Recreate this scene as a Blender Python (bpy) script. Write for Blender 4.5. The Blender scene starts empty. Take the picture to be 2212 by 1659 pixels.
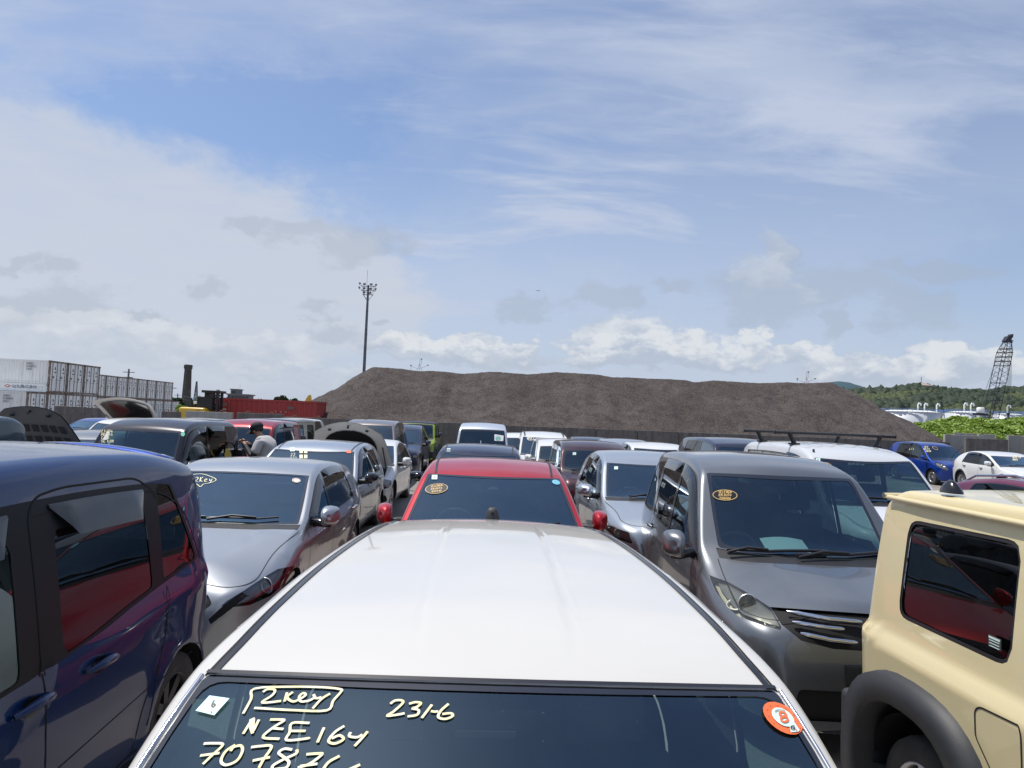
import bpy, bmesh, math, random
import numpy as np
from mathutils import Vector, Matrix
from mathutils.bvhtree import BVHTree
R = math.radians
D = bpy.data
SC = bpy.context.scene
COL = SC.collection

# ------------------------------------------------------------------ camera
CAM_H = 2.0
FPX = 1500.0                       # focal length in units of a 2212 px wide picture
YAW, PITCH, ROLL = R(1.8), R(2.85), R(2.3)
fwd = Vector((math.sin(YAW)*math.cos(PITCH), math.cos(YAW)*math.cos(PITCH), math.sin(PITCH)))
rt0 = Vector((math.cos(YAW), -math.sin(YAW), 0))
up0 = rt0.cross(fwd)
rt = rt0*math.cos(ROLL) + up0*math.sin(ROLL)
up = up0*math.cos(ROLL) - rt0*math.sin(ROLL)
CAM = Vector((0.0, 0.0, CAM_H))
cam_d = D.cameras.new('camera'); cam = D.objects.new('camera', cam_d); COL.objects.link(cam)
cam_d.sensor_width = 36.0; cam_d.lens = FPX/2212*36.0; cam_d.clip_start = .05; cam_d.clip_end = 20000
cam.matrix_world = Matrix(((rt.x, up.x, -fwd.x, CAM.x), (rt.y, up.y, -fwd.y, CAM.y), (rt.z, up.z, -fwd.z, CAM.z), (0, 0, 0, 1)))
SC.camera = cam

def ray(u, v):
    return (fwd + rt*((u-1106)/FPX) - up*((v-829.5)/FPX))
def at_d(u, v, d):                 # the point seen at (u, v) at depth d
    return CAM + ray(u, v)*d
def gx(u, d, v=900):               # world x of the column u at world distance y = d
    r = ray(u, v); return CAM.x + r.x/r.y*d
def hz(u, v, d):                   # height seen at (u, v) at world distance y = d
    r = ray(u, v); return CAM.z + r.z/r.y*d
def azel(u, v):
    r = ray(u, v).normalized(); return math.atan2(r.x, r.y), math.asin(r.z)

# ------------------------------------------------------------------ light
SUN_EL, SUN_AZ = R(69), R(-56)     # azimuth measured from +y towards +x: ahead and to the left
sun_dir = Vector((math.sin(SUN_AZ)*math.cos(SUN_EL), math.cos(SUN_AZ)*math.cos(SUN_EL), math.sin(SUN_EL)))
sl = D.lights.new('sun', 'SUN'); sl.energy = 4.6; sl.angle = R(.5); sl.color = (1, .95, .88)
so = D.objects.new('sun', sl); COL.objects.link(so)
so.rotation_euler = (-sun_dir).to_track_quat('-Z', 'Y').to_euler()
SC.view_settings.view_transform = 'Standard'; SC.view_settings.look = 'None'
SC.view_settings.exposure = 0.0; SC.view_settings.gamma = 1.0
SC.cycles.use_denoising = True
SC.cycles.max_bounces = 7; SC.cycles.glossy_bounces = 4; SC.cycles.transparent_max_bounces = 12
SC.cycles.diffuse_bounces = 3; SC.cycles.sample_clamp_indirect = 6

class NT:                          # small node-tree helper
    def __init__(s, tree): s.t = tree; s.n = tree.nodes; s.l = tree.links
    def add(s, typ, **kw):
        n = s.n.new(typ)
        for k, v in kw.items(): setattr(n, k, v)
        return n
    def put(s, sock, v):
        if hasattr(v, 'links') or isinstance(v, bpy.types.NodeSocket): s.l.new(v, sock)
        else: sock.default_value = v
    def math(s, op, a, b=0, c=None, clamp=False):
        n = s.add('ShaderNodeMath', operation=op, use_clamp=clamp)
        s.put(n.inputs[0], a); s.put(n.inputs[1], b)
        if c is not None: s.put(n.inputs[2], c)
        return n.outputs[0]
    def vmath(s, op, a, b=(0, 0, 0)):
        n = s.add('ShaderNodeVectorMath', operation=op); s.put(n.inputs[0], a); s.put(n.inputs[1], b); return n.outputs[0]
    def ramp(s, v, lo, hi, a=0.0, b=1.0, smooth=True):
        n = s.add('ShaderNodeMapRange', interpolation_type='SMOOTHSTEP' if smooth else 'LINEAR')
        for i, x in enumerate((v, lo, hi, a, b)): s.put(n.inputs[i], x)
        return n.outputs[0]
    def noise(s, vec, scale, detail=4, rough=.55, dist=0, out='Fac', lac=2.0):
        n = s.add('ShaderNodeTexNoise'); s.put(n.inputs['Vector'], vec)
        n.inputs['Scale'].default_value = scale; n.inputs['Detail'].default_value = detail
        n.inputs['Roughness'].default_value = rough; n.inputs['Distortion'].default_value = dist
        n.inputs['Lacunarity'].default_value = lac
        return n.outputs[out]
    def mix(s, f, a, b):
        n = s.add('ShaderNodeMix', data_type='RGBA'); s.put(n.inputs[0], f); s.put(n.inputs[6], a); s.put(n.inputs[7], b); return n.outputs[2]
    def comb(s, x, y, z):
        n = s.add('ShaderNodeCombineXYZ'); s.put(n.inputs[0], x); s.put(n.inputs[1], y); s.put(n.inputs[2], z); return n.outputs[0]
    def map(s, vec, scale=(1, 1, 1), rot=(0, 0, 0), loc=(0, 0, 0)):
        n = s.add('ShaderNodeMapping'); s.put(n.inputs[0], vec)
        n.inputs['Scale'].default_value = scale; n.inputs['Rotation'].default_value = rot; n.inputs['Location'].default_value = loc
        return n.outputs[0]

def c4(c): return (c[0], c[1], c[2], 1.0)

# ------------------------------------------------------------------ sky
world = D.worlds.new('World'); SC.world = world; world.use_nodes = True
w = NT(world.node_tree); w.n.clear()
SKYK = 0.095
sky = w.add('ShaderNodeTexSky', sky_type='NISHITA', sun_disc=False)
sky.sun_elevation = SUN_EL; sky.sun_rotation = SUN_AZ; sky.air_density = 1.0; sky.dust_density = 1.2; sky.ozone_density = 1.2; sky.altitude = 0
tc = w.add('ShaderNodeTexCoord').outputs['Generated']
sep = w.add('ShaderNodeSeparateXYZ'); w.l.new(tc, sep.inputs[0])
dx, dy, dz = sep.outputs
zz = w.math('MAXIMUM', dz, 0.0)
den = w.math('ADD', zz, .16)
plane = w.comb(w.math('DIVIDE', dx, den), w.math('DIVIDE', dy, den), 0)
AZ = w.math('ARCTAN2', dx, dy); EL = w.math('ARCSINE', dz)
azel_v = w.comb(AZ, w.math('MULTIPLY', EL, 1.6), 0)
# thin streaky high cloud, broad veils of it
wp = w.map(plane, rot=(0, 0, R(38)), scale=(1.0, 2.3, 1))
n1 = w.noise(wp, 1.15, 7, .56, .5)
n2 = w.noise(plane, .62, 3, .5, .3)
n3 = w.noise(w.map(plane, rot=(0, 0, R(30)), scale=(1, 3.4, 1), loc=(3, 1, 0)), 3.6, 6, .62, .7)
veil = w.math('MULTIPLY', w.ramp(n1, .36, .66), w.ramp(n2, .30, .62))
veil = w.math('ADD', veil, w.math('MULTIPLY', w.ramp(n3, .42, .75), .22))
haze = w.ramp(EL, R(30), R(0), 0.0, .62)
# the clear band at the left and the pale bank under it
_wn = w.add('ShaderNodeTexNoise'); w.l.new(azel_v, _wn.inputs['Vector']); _wn.inputs['Scale'].default_value = 13.0; _wn.inputs['Detail'].default_value = 7; _wn.inputs['Roughness'].default_value = .62
_wv = w.vmath('MULTIPLY', w.vmath('SUBTRACT', _wn.outputs['Color'], (.5, .5, .5)), (.15, .085, 0))
aev = w.vmath('ADD', w.comb(AZ, EL, 0), _wv)
def blob(u, v, ru, rv, ns=None, soft=.5, amp=.5, rot=0.0):
    a, e = azel(u, v)
    n = w.add('ShaderNodeMapping', vector_type='TEXTURE'); w.l.new(aev, n.inputs[0])
    n.inputs['Location'].default_value = (a, e, 0); n.inputs['Rotation'].default_value = (0, 0, -rot); n.inputs['Scale'].default_value = (ru/FPX, rv/FPX, 1)
    ln = w.add('ShaderNodeVectorMath', operation='LENGTH'); w.l.new(n.outputs[0], ln.inputs[0])
    q = w.math('MULTIPLY_ADD', ns, -amp*2, ln.outputs['Value'])
    return w.ramp(q, 1.0+soft*.5-amp, 1.0-soft*.5-amp), n.outputs[0]
nA = w.noise(w.map(azel_v, loc=(5, 2, 0)), 5.0, 8, .6, .2)
nB = w.noise(w.map(azel_v, loc=(1, 7, 0)), 16.0, 8, .62, .1)
nC = w.noise(w.map(azel_v, loc=(8, 3, 0), scale=(1, 2.2, 1)), 11.0, 7, .6, .3)
clear, _ = blob(330, 290, 430, 95, nA, 1.3, .7, rot=R(-16))
clear2, _ = blob(640, 420, 420, 80, nA, 1.4, .8, rot=R(-14))
clear3, _ = blob(2230, 620, 200, 120, nA, 1.2, .5)
bank = None
for (u, v, a_, b_) in ((-40, 500, 360, 235), (230, 560, 360, 225), (470, 600, 300, 195), (690, 640, 240, 130)):
    m_, _ = blob(u, v, a_, b_, nA, .34, .30); bank = m_ if bank is None else w.math('MAXIMUM', bank, m_)
bank2, _ = blob(800, 650, 900, 170, nA, 1.2, .6)
cv = w.math('MAXIMUM', w.math('MULTIPLY', veil, .85), haze)
cv = w.math('ADD', cv, .17)
cv = w.math('MULTIPLY', cv, w.ramp(EL, R(38), R(62), 1.0, .42))
cv = w.math('SUBTRACT', cv, w.math('MULTIPLY', clear, .55))
cv = w.math('SUBTRACT', cv, w.math('MULTIPLY', clear2, .22))
cv = w.math('SUBTRACT', cv, w.math('MULTIPLY', clear3, .25))
cv = w.math('MAXIMUM', cv, 0.0)
cv = w.math('MAXIMUM', cv, w.math('MULTIPLY', bank2, .72))
cv = w.math('MINIMUM', cv, .93)
skyc = w.vmath('MULTIPLY', sky.outputs[0], (1.19, 1.26, 1.39))
veilc = (5.7, 6.4, 7.95, 1)
col = w.mix(cv, skyc, veilc)
col = w.mix(w.math('MULTIPLY', bank, w.math('ADD', .50, w.math('MULTIPLY', nC, .5))), col, (6.35, 6.8, 7.7, 1))
# grey scraps and bright cumulus low down: (u, v, ru, rv, rot, kind)
GREY = [(545, 492, 42, 16, 0), (660, 505, 85, 26, -8), (790, 535, 90, 28, -14), (450, 605, 42, 24, -12), (115, 575, 28, 22, -10), (40, 565, 30, 22, -20),
        (60, 660, 130, 34, -10), (690, 672, 45, 13, -6), (740, 715, 60, 22, 0), (1130, 668, 55, 20, -8), (1320, 635, 75, 26, 0), (1470, 625, 50, 18, 10),
        (1640, 640, 95, 60, 20), (1800, 620, 110, 34, -6), (2010, 585, 110, 20, 10), (1960, 665, 65, 42, 20), (1805, 690, 22, 28, 20), (1700, 560, 40, 44, 40), (310, 683, 28, 10, 0),(812,683,14,9,0)]
gm = None
for (u, v, a, b, ro) in GREY:
    m, _ = blob(u, v, a, b, nB, .8, 1.1, rot=R(ro))
    gm = m if gm is None else w.math('MAXIMUM', gm, m)
gm = w.math('MULTIPLY', gm, .42)
col = w.mix(gm, col, (4.2, 4.8, 5.7, 1))
WHITE = [(1350, 730, 115, 55, 0), (1460, 752, 110, 36, 0), (1270, 755, 60, 26, 0), (1560, 765, 130, 30, 0), (1632, 742, 34, 18, 0), (1720, 752, 50, 24, 0), (1125, 755, 48, 28, 0),
         (920, 742, 55, 28, 0), (1010, 752, 80, 26, 0), (1825, 785, 85, 38, 0), (1950, 800, 110, 24, 0), (2040, 768, 52, 20, 0), (2130, 790, 120, 26, 0),
         (250, 712, 62, 28, 0), (90, 708, 130, 30, 0), (390, 745, 130, 42, 0), (590, 770, 150, 44, 0), (560, 800, 70, 18, 0), (640, 785, 60, 16, 0), (720, 815, 120, 18, 0),
         (180, 760, 160, 30, 0), (840, 740, 60, 20, 0), (1690, 535, 40, 34, 35), (1650, 600, 75, 36, 30), (1000, 770, 220, 20, 0), (1400, 775, 260, 20, 0)]
wm = None; wy = None
for (u, v, a, b, ro) in WHITE:
    m, y = blob(u, v, a, b, nB, .6, 1.15, rot=R(ro))
    if u < 800: m = w.math('MULTIPLY', m, .55)
    elif v < 650: m = w.math('MULTIPLY', m, .5)
    sp = w.add('ShaderNodeSeparateXYZ'); w.l.new(y, sp.inputs[0])
    y2 = w.math('MULTIPLY', w.math('ADD', sp.outputs[1], .35), m)       # tops lit, bases grey
    wm = m if wm is None else w.math('MAXIMUM', wm, m)
    wy = y2 if wy is None else w.math('ADD', wy, y2)
lit = w.ramp(w.math('ADD', wy, w.math('MULTIPLY', w.math('SUBTRACT', nB, .5), 4.2)), -.5, 1.5)
cum = w.mix(lit, (4.9, 5.6, 6.7, 1), (8.2, 8.4, 8.6, 1))
col = w.mix(w.math('MULTIPLY', wm, .8), col, cum)
bg = w.add('ShaderNodeBackground'); bg.inputs[1].default_value = SKYK
w.l.new(col, bg.inputs[0])
wo = w.add('ShaderNodeOutputWorld'); w.l.new(bg.outputs[0], wo.inputs[0])
world.cycles.sampling_method = 'MANUAL'; world.cycles.sample_map_resolution = 512

# ------------------------------------------------------------------ materials
MATS = {}
def mat(name, col=(.5, .5, .5), rough=.6, metal=0.0, coat=0.0, spec=.5, bump=None, var=None, back=None, coatr=.04):
    """plain procedural surface; var=(scale, amount, colour2), bump=(scale, strength)"""
    if name in MATS: return MATS[name]
    m = D.materials.new(name); m.use_nodes = True; t = NT(m.node_tree); t.n.clear()
    p = t.add('ShaderNodeBsdfPrincipled'); o = t.add('ShaderNodeOutputMaterial')
    p.inputs['Base Color'].default_value = c4(col); p.inputs['Roughness'].default_value = rough
    p.inputs['Metallic'].default_value = metal; p.inputs['Coat Weight'].default_value = coat
    p.inputs['Coat Roughness'].default_value = coatr; p.inputs['Specular IOR Level'].default_value = spec
    tc = t.add('ShaderNodeTexCoord').outputs['Object']
    if var:
        f = t.ramp(t.noise(tc, var[0], 5, .6), .35, .68, 0, var[1])
        t.l.new(t.mix(f, c4(col), c4(var[2])), p.inputs['Base Color'])
    if bump:
        b = t.add('ShaderNodeBump'); b.inputs['Strength'].default_value = bump[1]; b.inputs['Distance'].default_value = .003
        t.l.new(t.noise(tc, bump[0], 4, .6), b.inputs['Height']); t.l.new(b.outputs[0], p.inputs['Normal'])
    out = p.outputs[0]
    if back is not None:            # the lining seen from inside the shell
        q = t.add('ShaderNodeBsdfDiffuse'); q.inputs[0].default_value = c4(back)
        g = t.add('ShaderNodeNewGeometry'); mx = t.add('ShaderNodeMixShader')
        t.l.new(g.outputs['Backfacing'], mx.inputs[0]); t.l.new(out, mx.inputs[1]); t.l.new(q.outputs[0], mx.inputs[2]); out = mx.outputs[0]
    t.l.new(out, o.inputs[0]); MATS[name] = m
    return m
def paint(name, col, metal=.0, rough=.35, dirt=.12, lining=(.16, .155, .14)):
    """car paint: (metallic) base under a clear coat, faint dust film"""
    if name in MATS: return MATS[name]
    m = D.materials.new(name); m.use_nodes = True; t = NT(m.node_tree); t.n.clear()
    p = t.add('ShaderNodeBsdfPrincipled'); o = t.add('ShaderNodeOutputMaterial')
    tc = t.add('ShaderNodeTexCoord').outputs['Object']
    n = t.noise(tc, 2.2, 6, .65); n2 = t.noise(tc, 90.0, 2, .5)
    f = t.math('MULTIPLY', t.ramp(n, .35, .75), dirt)
    f = t.math('ADD', f, t.math('MULTIPLY', t.ramp(n2, .62, .75), dirt*.5))
    t.l.new(t.mix(f, c4(col), (.42, .40, .37, 1)), p.inputs['Base Color'])
    p.inputs['Metallic'].default_value = metal; p.inputs['Roughness'].default_value = rough
    p.inputs['Coat Weight'].default_value = 1.0; p.inputs['Coat IOR'].default_value = 1.5; p.inputs['Specular IOR Level'].default_value = .12
    t.l.new(t.math('ADD', .02, t.math('MULTIPLY', f, .5)), p.inputs['Coat Roughness'])
    q = t.add('ShaderNodeBsdfDiffuse'); q.inputs[0].default_value = c4(lining)
    g = t.add('ShaderNodeNewGeometry'); mx = t.add('ShaderNodeMixShader')
    t.l.new(g.outputs['Backfacing'], mx.inputs[0]); t.l.new(p.outputs[0], mx.inputs[1]); t.l.new(q.outputs[0], mx.inputs[2])
    t.l.new(mx.outputs[0], o.inputs[0]); MATS[name] = m
    return m
def glass(name, tint, refl=1.5, rough=.0, dust=.03, gcol=(1, 1, 1)):
    if name in MATS: return MATS[name]
    m = D.materials.new(name); m.use_nodes = True; t = NT(m.node_tree); t.n.clear()
    o = t.add('ShaderNodeOutputMaterial')
    tr = t.add('ShaderNodeBsdfTransparent'); tr.inputs[0].default_value = c4(tint)
    gl = t.add('ShaderNodeBsdfGlossy'); gl.inputs['Roughness'].default_value = rough; gl.inputs[0].default_value = c4(gcol)  # gcol: tint put in to make the reflected sky look bluer
    fr = t.add('ShaderNodeFresnel'); fr.inputs[0].default_value = 1.5
    g = t.add('ShaderNodeNewGeometry')
    f = t.math('MULTIPLY', fr.outputs[0], refl, clamp=True)
    f = t.math('MULTIPLY', f, t.math('SUBTRACT', 1.0, t.math('MULTIPLY', g.outputs['Backfacing'], .8)))
    mx = t.add('ShaderNodeMixShader'); t.l.new(f, mx.inputs[0]); t.l.new(tr.outputs[0], mx.inputs[1]); t.l.new(gl.outputs[0], mx.inputs[2])
    df = t.add('ShaderNodeBsdfDiffuse'); df.inputs[0].default_value = (.55, .55, .52, 1)
    tc = t.add('ShaderNodeTexCoord').outputs['Object']
    dn = t.math('MULTIPLY', t.ramp(t.noise(tc, 2.5, 8, .7), .3, .8), dust)
    dn = t.math('ADD', dn, t.math('MULTIPLY', t.ramp(t.noise(tc, 70, 2, .5), .72, .80), min(.12, dust*6)))
    m2 = t.add('ShaderNodeMixShader'); t.l.new(dn, m2.inputs[0]); t.l.new(mx.outputs[0], m2.inputs[1]); t.l.new(df.outputs[0], m2.inputs[2])
    t.l.new(m2.outputs[0], o.inputs[0]); MATS[name] = m
    return m
G_WIND = glass('windshield glass', (.36, .52, .54), 2.8, dust=.010, gcol=(.55, .80, 1.0))
G_CLEAR = glass('clear side glass', (.38, .50, .47), 1.9, dust=.008, gcol=(.75, .9, 1))
G_DARK = glass('privacy glass', (.06, .075, .08), 1.0, dust=.006)
G_LENS = glass('lamp lens', (.85, .86, .84), 1.2, dust=.05)
M_BLK = mat('black rubber trim', (.018, .018, .02), .45, bump=(40, .1))
M_PIANO = mat('gloss black pillar trim', (.012, .012, .014), .14, coat=.35)
M_FRIT = mat('black glass border', (.008, .009, .012), .03, coat=1.0, spec=1.0, coatr=.01)
M_PLAS = mat('grey black grained plastic', (.022, .024, .029), .55, bump=(220, .25), var=(3, .4, (.045, .045, .048)))
M_TYRE = mat('tyre rubber', (.03, .03, .031), .8, var=(6, .5, (.09, .08, .07)), bump=(60, .2))
M_RIM = mat('alloy rim', (.55, .56, .58), .3, .85)
M_CHR = mat('chrome', (.75, .76, .78), .08, 1.0)
M_GREY = mat('dark grey cloth', (.045, .05, .058), .9, bump=(120, .2))
M_BEI = mat('pale beige seat cloth', (.33, .32, .27), .9, bump=(120, .2))
M_DASH = mat('dashboard plastic', (.06, .068, .072), .7, bump=(150, .15))
M_STEER = mat('steering wheel leather', (.11, .12, .12), .6)
M_DASHB = mat('beige dashboard plastic', (.22, .23, .19), .7)
M_RED = mat('red lamp lens', (.45, .01, .015), .15, coat=.8)
M_REFL = mat('lamp reflector', (.78, .79, .78), .38, .8)
M_SEAM = mat('panel gap', (.006, .006, .007), .8)
M_YMARK = mat('pale yellow paint marker', (.78, .68, .33), .55, var=(30, .8, (.80, .78, .62)))
M_WMARK = mat('white paint marker', (.75, .72, .6), .55)
M_GOLD = mat('gold paint marker', (.62, .42, .16), .5)
M_STKW = mat('pale green white sticker', (.62, .78, .72), .5)
M_STKT = mat('sticker ink', (.03, .035, .04), .5)
M_STKO = mat('orange sticker', (.85, .16, .05), .5)
M_STKB = mat('light blue sticker', (.12, .45, .62), .5)
M_STKG = mat('green sticker', (.1, .5, .35), .5)
M_WHITE = mat('plain white', (.78, .79, .77), .5)

# ------------------------------------------------------------------ object helpers
def link(name, me, m, parent=None, smooth=False):
    if m is not None and not len(me.materials):
        for x in (m if isinstance(m, (list, tuple)) else [m]): me.materials.append(x)
    o = D.objects.new(name, me); COL.objects.link(o)
    if parent is not None: o.parent = parent
    if smooth: me.shade_smooth()
    return o
def tag(o, label=None, cat=None, group=None, kind=None):
    if label: o['label'] = label
    if cat: o['category'] = cat
    if group: o['group'] = group
    if kind: o['kind'] = kind
    return o
def empty(name, loc, rz=0.0, label=None, cat=None, group=None):
    o = D.objects.new(name, None); COL.objects.link(o); o.location = loc; o.rotation_euler = (0, 0, rz)
    o.empty_display_size = .2
    return tag(o, label, cat, group)
class MB:
    """collects geometry, then links it as one mesh object"""
    def __init__(s): s.v = []; s.f = []; s.m = []; s.sm = []
    def add(s, vs, fs, mi=0, sm=False):
        b = len(s.v); s.v.extend([tuple(p) for p in vs])
        for f in fs: s.f.append(tuple(b+i for i in f)); s.m.append(mi); s.sm.append(sm)
    def box(s, c, d, rot=None, mi=0, bev=0.0):
        hx, hy, hz_ = d[0]/2, d[1]/2, d[2]/2
        M_ = Matrix.Identity(3) if rot is None else (rot if isinstance(rot, Matrix) else Matrix.Rotation(rot, 3, 'Z'))
        if bev <= 0:
            vs = [M_@Vector((x*hx, y*hy, z*hz_))+Vector(c) for z in (-1, 1) for y in (-1, 1) for x in (-1, 1)]
            s.add(vs, [(0, 2, 3, 1), (4, 5, 7, 6), (0, 1, 5, 4), (2, 6, 7, 3), (0, 4, 6, 2), (1, 3, 7, 5)], mi)
        else:
            bm = bmesh.new(); bmesh.ops.create_cube(bm, size=1)
            for v in bm.verts: v.co = Vector((v.co.x*2*hx, v.co.y*2*hy, v.co.z*2*hz_))
            bmesh.ops.bevel(bm, geom=bm.edges[:], offset=bev, segments=3, profile=.6, affect='EDGES')
            bm.verts.ensure_lookup_table(); bm.verts.index_update()
            s.add([M_@v.co+Vector(c) for v in bm.verts], [[v.index for v in f.verts] for f in bm.faces], mi, True); bm.free()
    def tube(s, pts, r, n=8, mi=0, caps=True, closed=False):
        pts = [Vector(p) for p in pts]; k = len(pts); rs = r if isinstance(r, (list, tuple)) else [r]*k
        vs = []; prev = None
        for i, p in enumerate(pts):
            a = pts[(i-1) % k] if (closed or i) else pts[0]; b = pts[(i+1) % k] if (closed or i < k-1) else pts[-1]
            t = (b-a).normalized() if (b-a).length > 1e-9 else Vector((0, 0, 1))
            if prev is None: ref = Vector((0, 0, 1)) if abs(t.z) < .9 else Vector((1, 0, 0)); x = t.cross(ref).normalized()
            else: x = (prev-t*prev.dot(t)); x = x.normalized() if x.length > 1e-6 else t.orthogonal().normalized()
            prev = x; y = t.cross(x)
            for j in range(n): an = 2*math.pi*j/n; vs.append(p+(x*math.cos(an)+y*math.sin(an))*rs[i])
        fs = []
        for i in range(k if closed else k-1):
            for j in range(n):
                a, b = i*n+j, i*n+(j+1) % n; i2 = (i+1) % k
                fs.append((a, b, i2*n+(j+1) % n, i2*n+j))
        s.add(vs, fs, mi, True)
        if caps and not closed: s.add(vs[:n], [tuple(range(n))[::-1]], mi); s.add(vs[-n:], [tuple(range(n))], mi)
    def lathe(s, prof, c=(0, 0, 0), axis='Z', n=24, mi=0):
        vs = []
        for (r, h) in prof:
            for j in range(n):
                an = 2*math.pi*j/n; a, b = r*math.cos(an), r*math.sin(an)
                vs.append(Vector((a, b, h) if axis == 'Z' else ((h, a, b) if axis == 'X' else (a, h, b)))+Vector(c))
        fs = [(i*n+j, i*n+(j+1) % n, (i+1)*n+(j+1) % n, (i+1)*n+j) for i in range(len(prof)-1) for j in range(n)]
        s.add(vs, fs, mi, True)
    def prism(s, poly, a, b, axis='Y', mi=0):
        def P(u, v, h): return {'Y': (u, h, v), 'X': (h, u, v), 'Z': (u, v, h)}[axis]
        n = len(poly); vs = [P(u, v, a) for u, v in poly]+[P(u, v, b) for u, v in poly]
        s.add(vs, [tuple(range(n))[::-1], tuple(range(n, 2*n))]+[(i, (i+1) % n, n+(i+1) % n, n+i) for i in range(n)], mi)
    def ribbon(s, pts, nrm, wd, mi=0, off=.003, round_end=True):
        k = len(pts); vs = []
        for i in range(k):
            t = (pts[min(i+1, k-1)]-pts[max(i-1, 0)])
            if t.length < 1e-9: t = Vector((1, 0, 0))
            b = nrm[i].cross(t.normalized()).normalized(); w_ = wd[i] if isinstance(wd, (list, tuple)) else wd
            vs += [pts[i]+nrm[i]*off+b*w_/2, pts[i]+nrm[i]*off-b*w_/2]
        s.add(vs, [(2*i, 2*i+1, 2*i+3, 2*i+2) for i in range(k-1)], mi, True)
    def mesh(s, name):
        me = D.meshes.new(name); me.from_pydata(s.v, [], s.f); me.polygons.foreach_set('material_index', s.m)
        me.polygons.foreach_set('use_smooth', s.sm); me.update(); return me
    def fix(s):
        me = s.mesh('t'); bm = bmesh.new(); bm.from_mesh(me); bmesh.ops.recalc_face_normals(bm, faces=bm.faces); return me, bm
    def build(s, name, m, parent=None, recalc=True):
        me = s.mesh(name)
        if recalc:
            bm = bmesh.new(); bm.from_mesh(me); bmesh.ops.recalc_face_normals(bm, faces=bm.faces[:]); bm.to_mesh(me); bm.free()
        return link(name, me, m, parent)
def copy_tree(o, parent=None):
    c = o.copy(); COL.objects.link(c); c.parent = parent
    for ch in list(o.children): copy_tree(ch, c)
    return c

# ------------------------------------------------------------------ car engine
def mono(pts):                      # monotone cubic through the points (x, y)
    xs = np.array([p[0] for p in pts], float); ys = np.array([p[1] for p in pts], float)
    if len(xs) == 1: return lambda x: np.full_like(np.asarray(x, float), ys[0])
    h = np.diff(xs); d = np.diff(ys)/h; m = np.zeros_like(xs)
    m[0], m[-1] = d[0], d[-1]
    for i in range(1, len(xs)-1):
        if d[i-1]*d[i] > 0:
            w1, w2 = 2*h[i]+h[i-1], h[i]+2*h[i-1]; m[i] = (w1+w2)/(w1/d[i-1]+w2/d[i])
    def f(x):
        x = np.clip(np.asarray(x, float), xs[0], xs[-1]); i = np.clip(np.searchsorted(xs, x)-1, 0, len(xs)-2)
        t = (x-xs[i])/h[i]; t2, t3 = t*t, t**3
        return (2*t3-3*t2+1)*ys[i]+(t3-2*t2+t)*h[i]*m[i]+(3*t2-2*t3)*ys[i+1]+(t3-t2)*h[i]*m[i+1]
    return f
def fillet(pts, r=.1, closed=False, n=5):
    """round the corners of a polyline of (a, b[, r])"""
    out = []; k = len(pts)
    for i, p in enumerate(pts):
        rr = p[2] if len(p) > 2 else r; P = np.array(p[:2], float)
        if (not closed and i in (0, k-1)) or rr <= 0: out.append(tuple(P)); continue
        A = np.array(pts[i-1][:2], float); B = np.array(pts[(i+1) % k][:2], float)
        la, lb = np.linalg.norm(A-P), np.linalg.norm(B-P); q = min(rr, la*.5, lb*.5)
        a = P+(A-P)/la*q; b = P+(B-P)/lb*q
        for j in range(n+1): t = j/n; out.append(tuple((1-t)**2*a+2*t*(1-t)*P+t*t*b))
    res = [out[0]]
    for p in out[1:]:
        if math.dist(p, res[-1]) > 1e-4: res.append(p)
    return res

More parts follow.
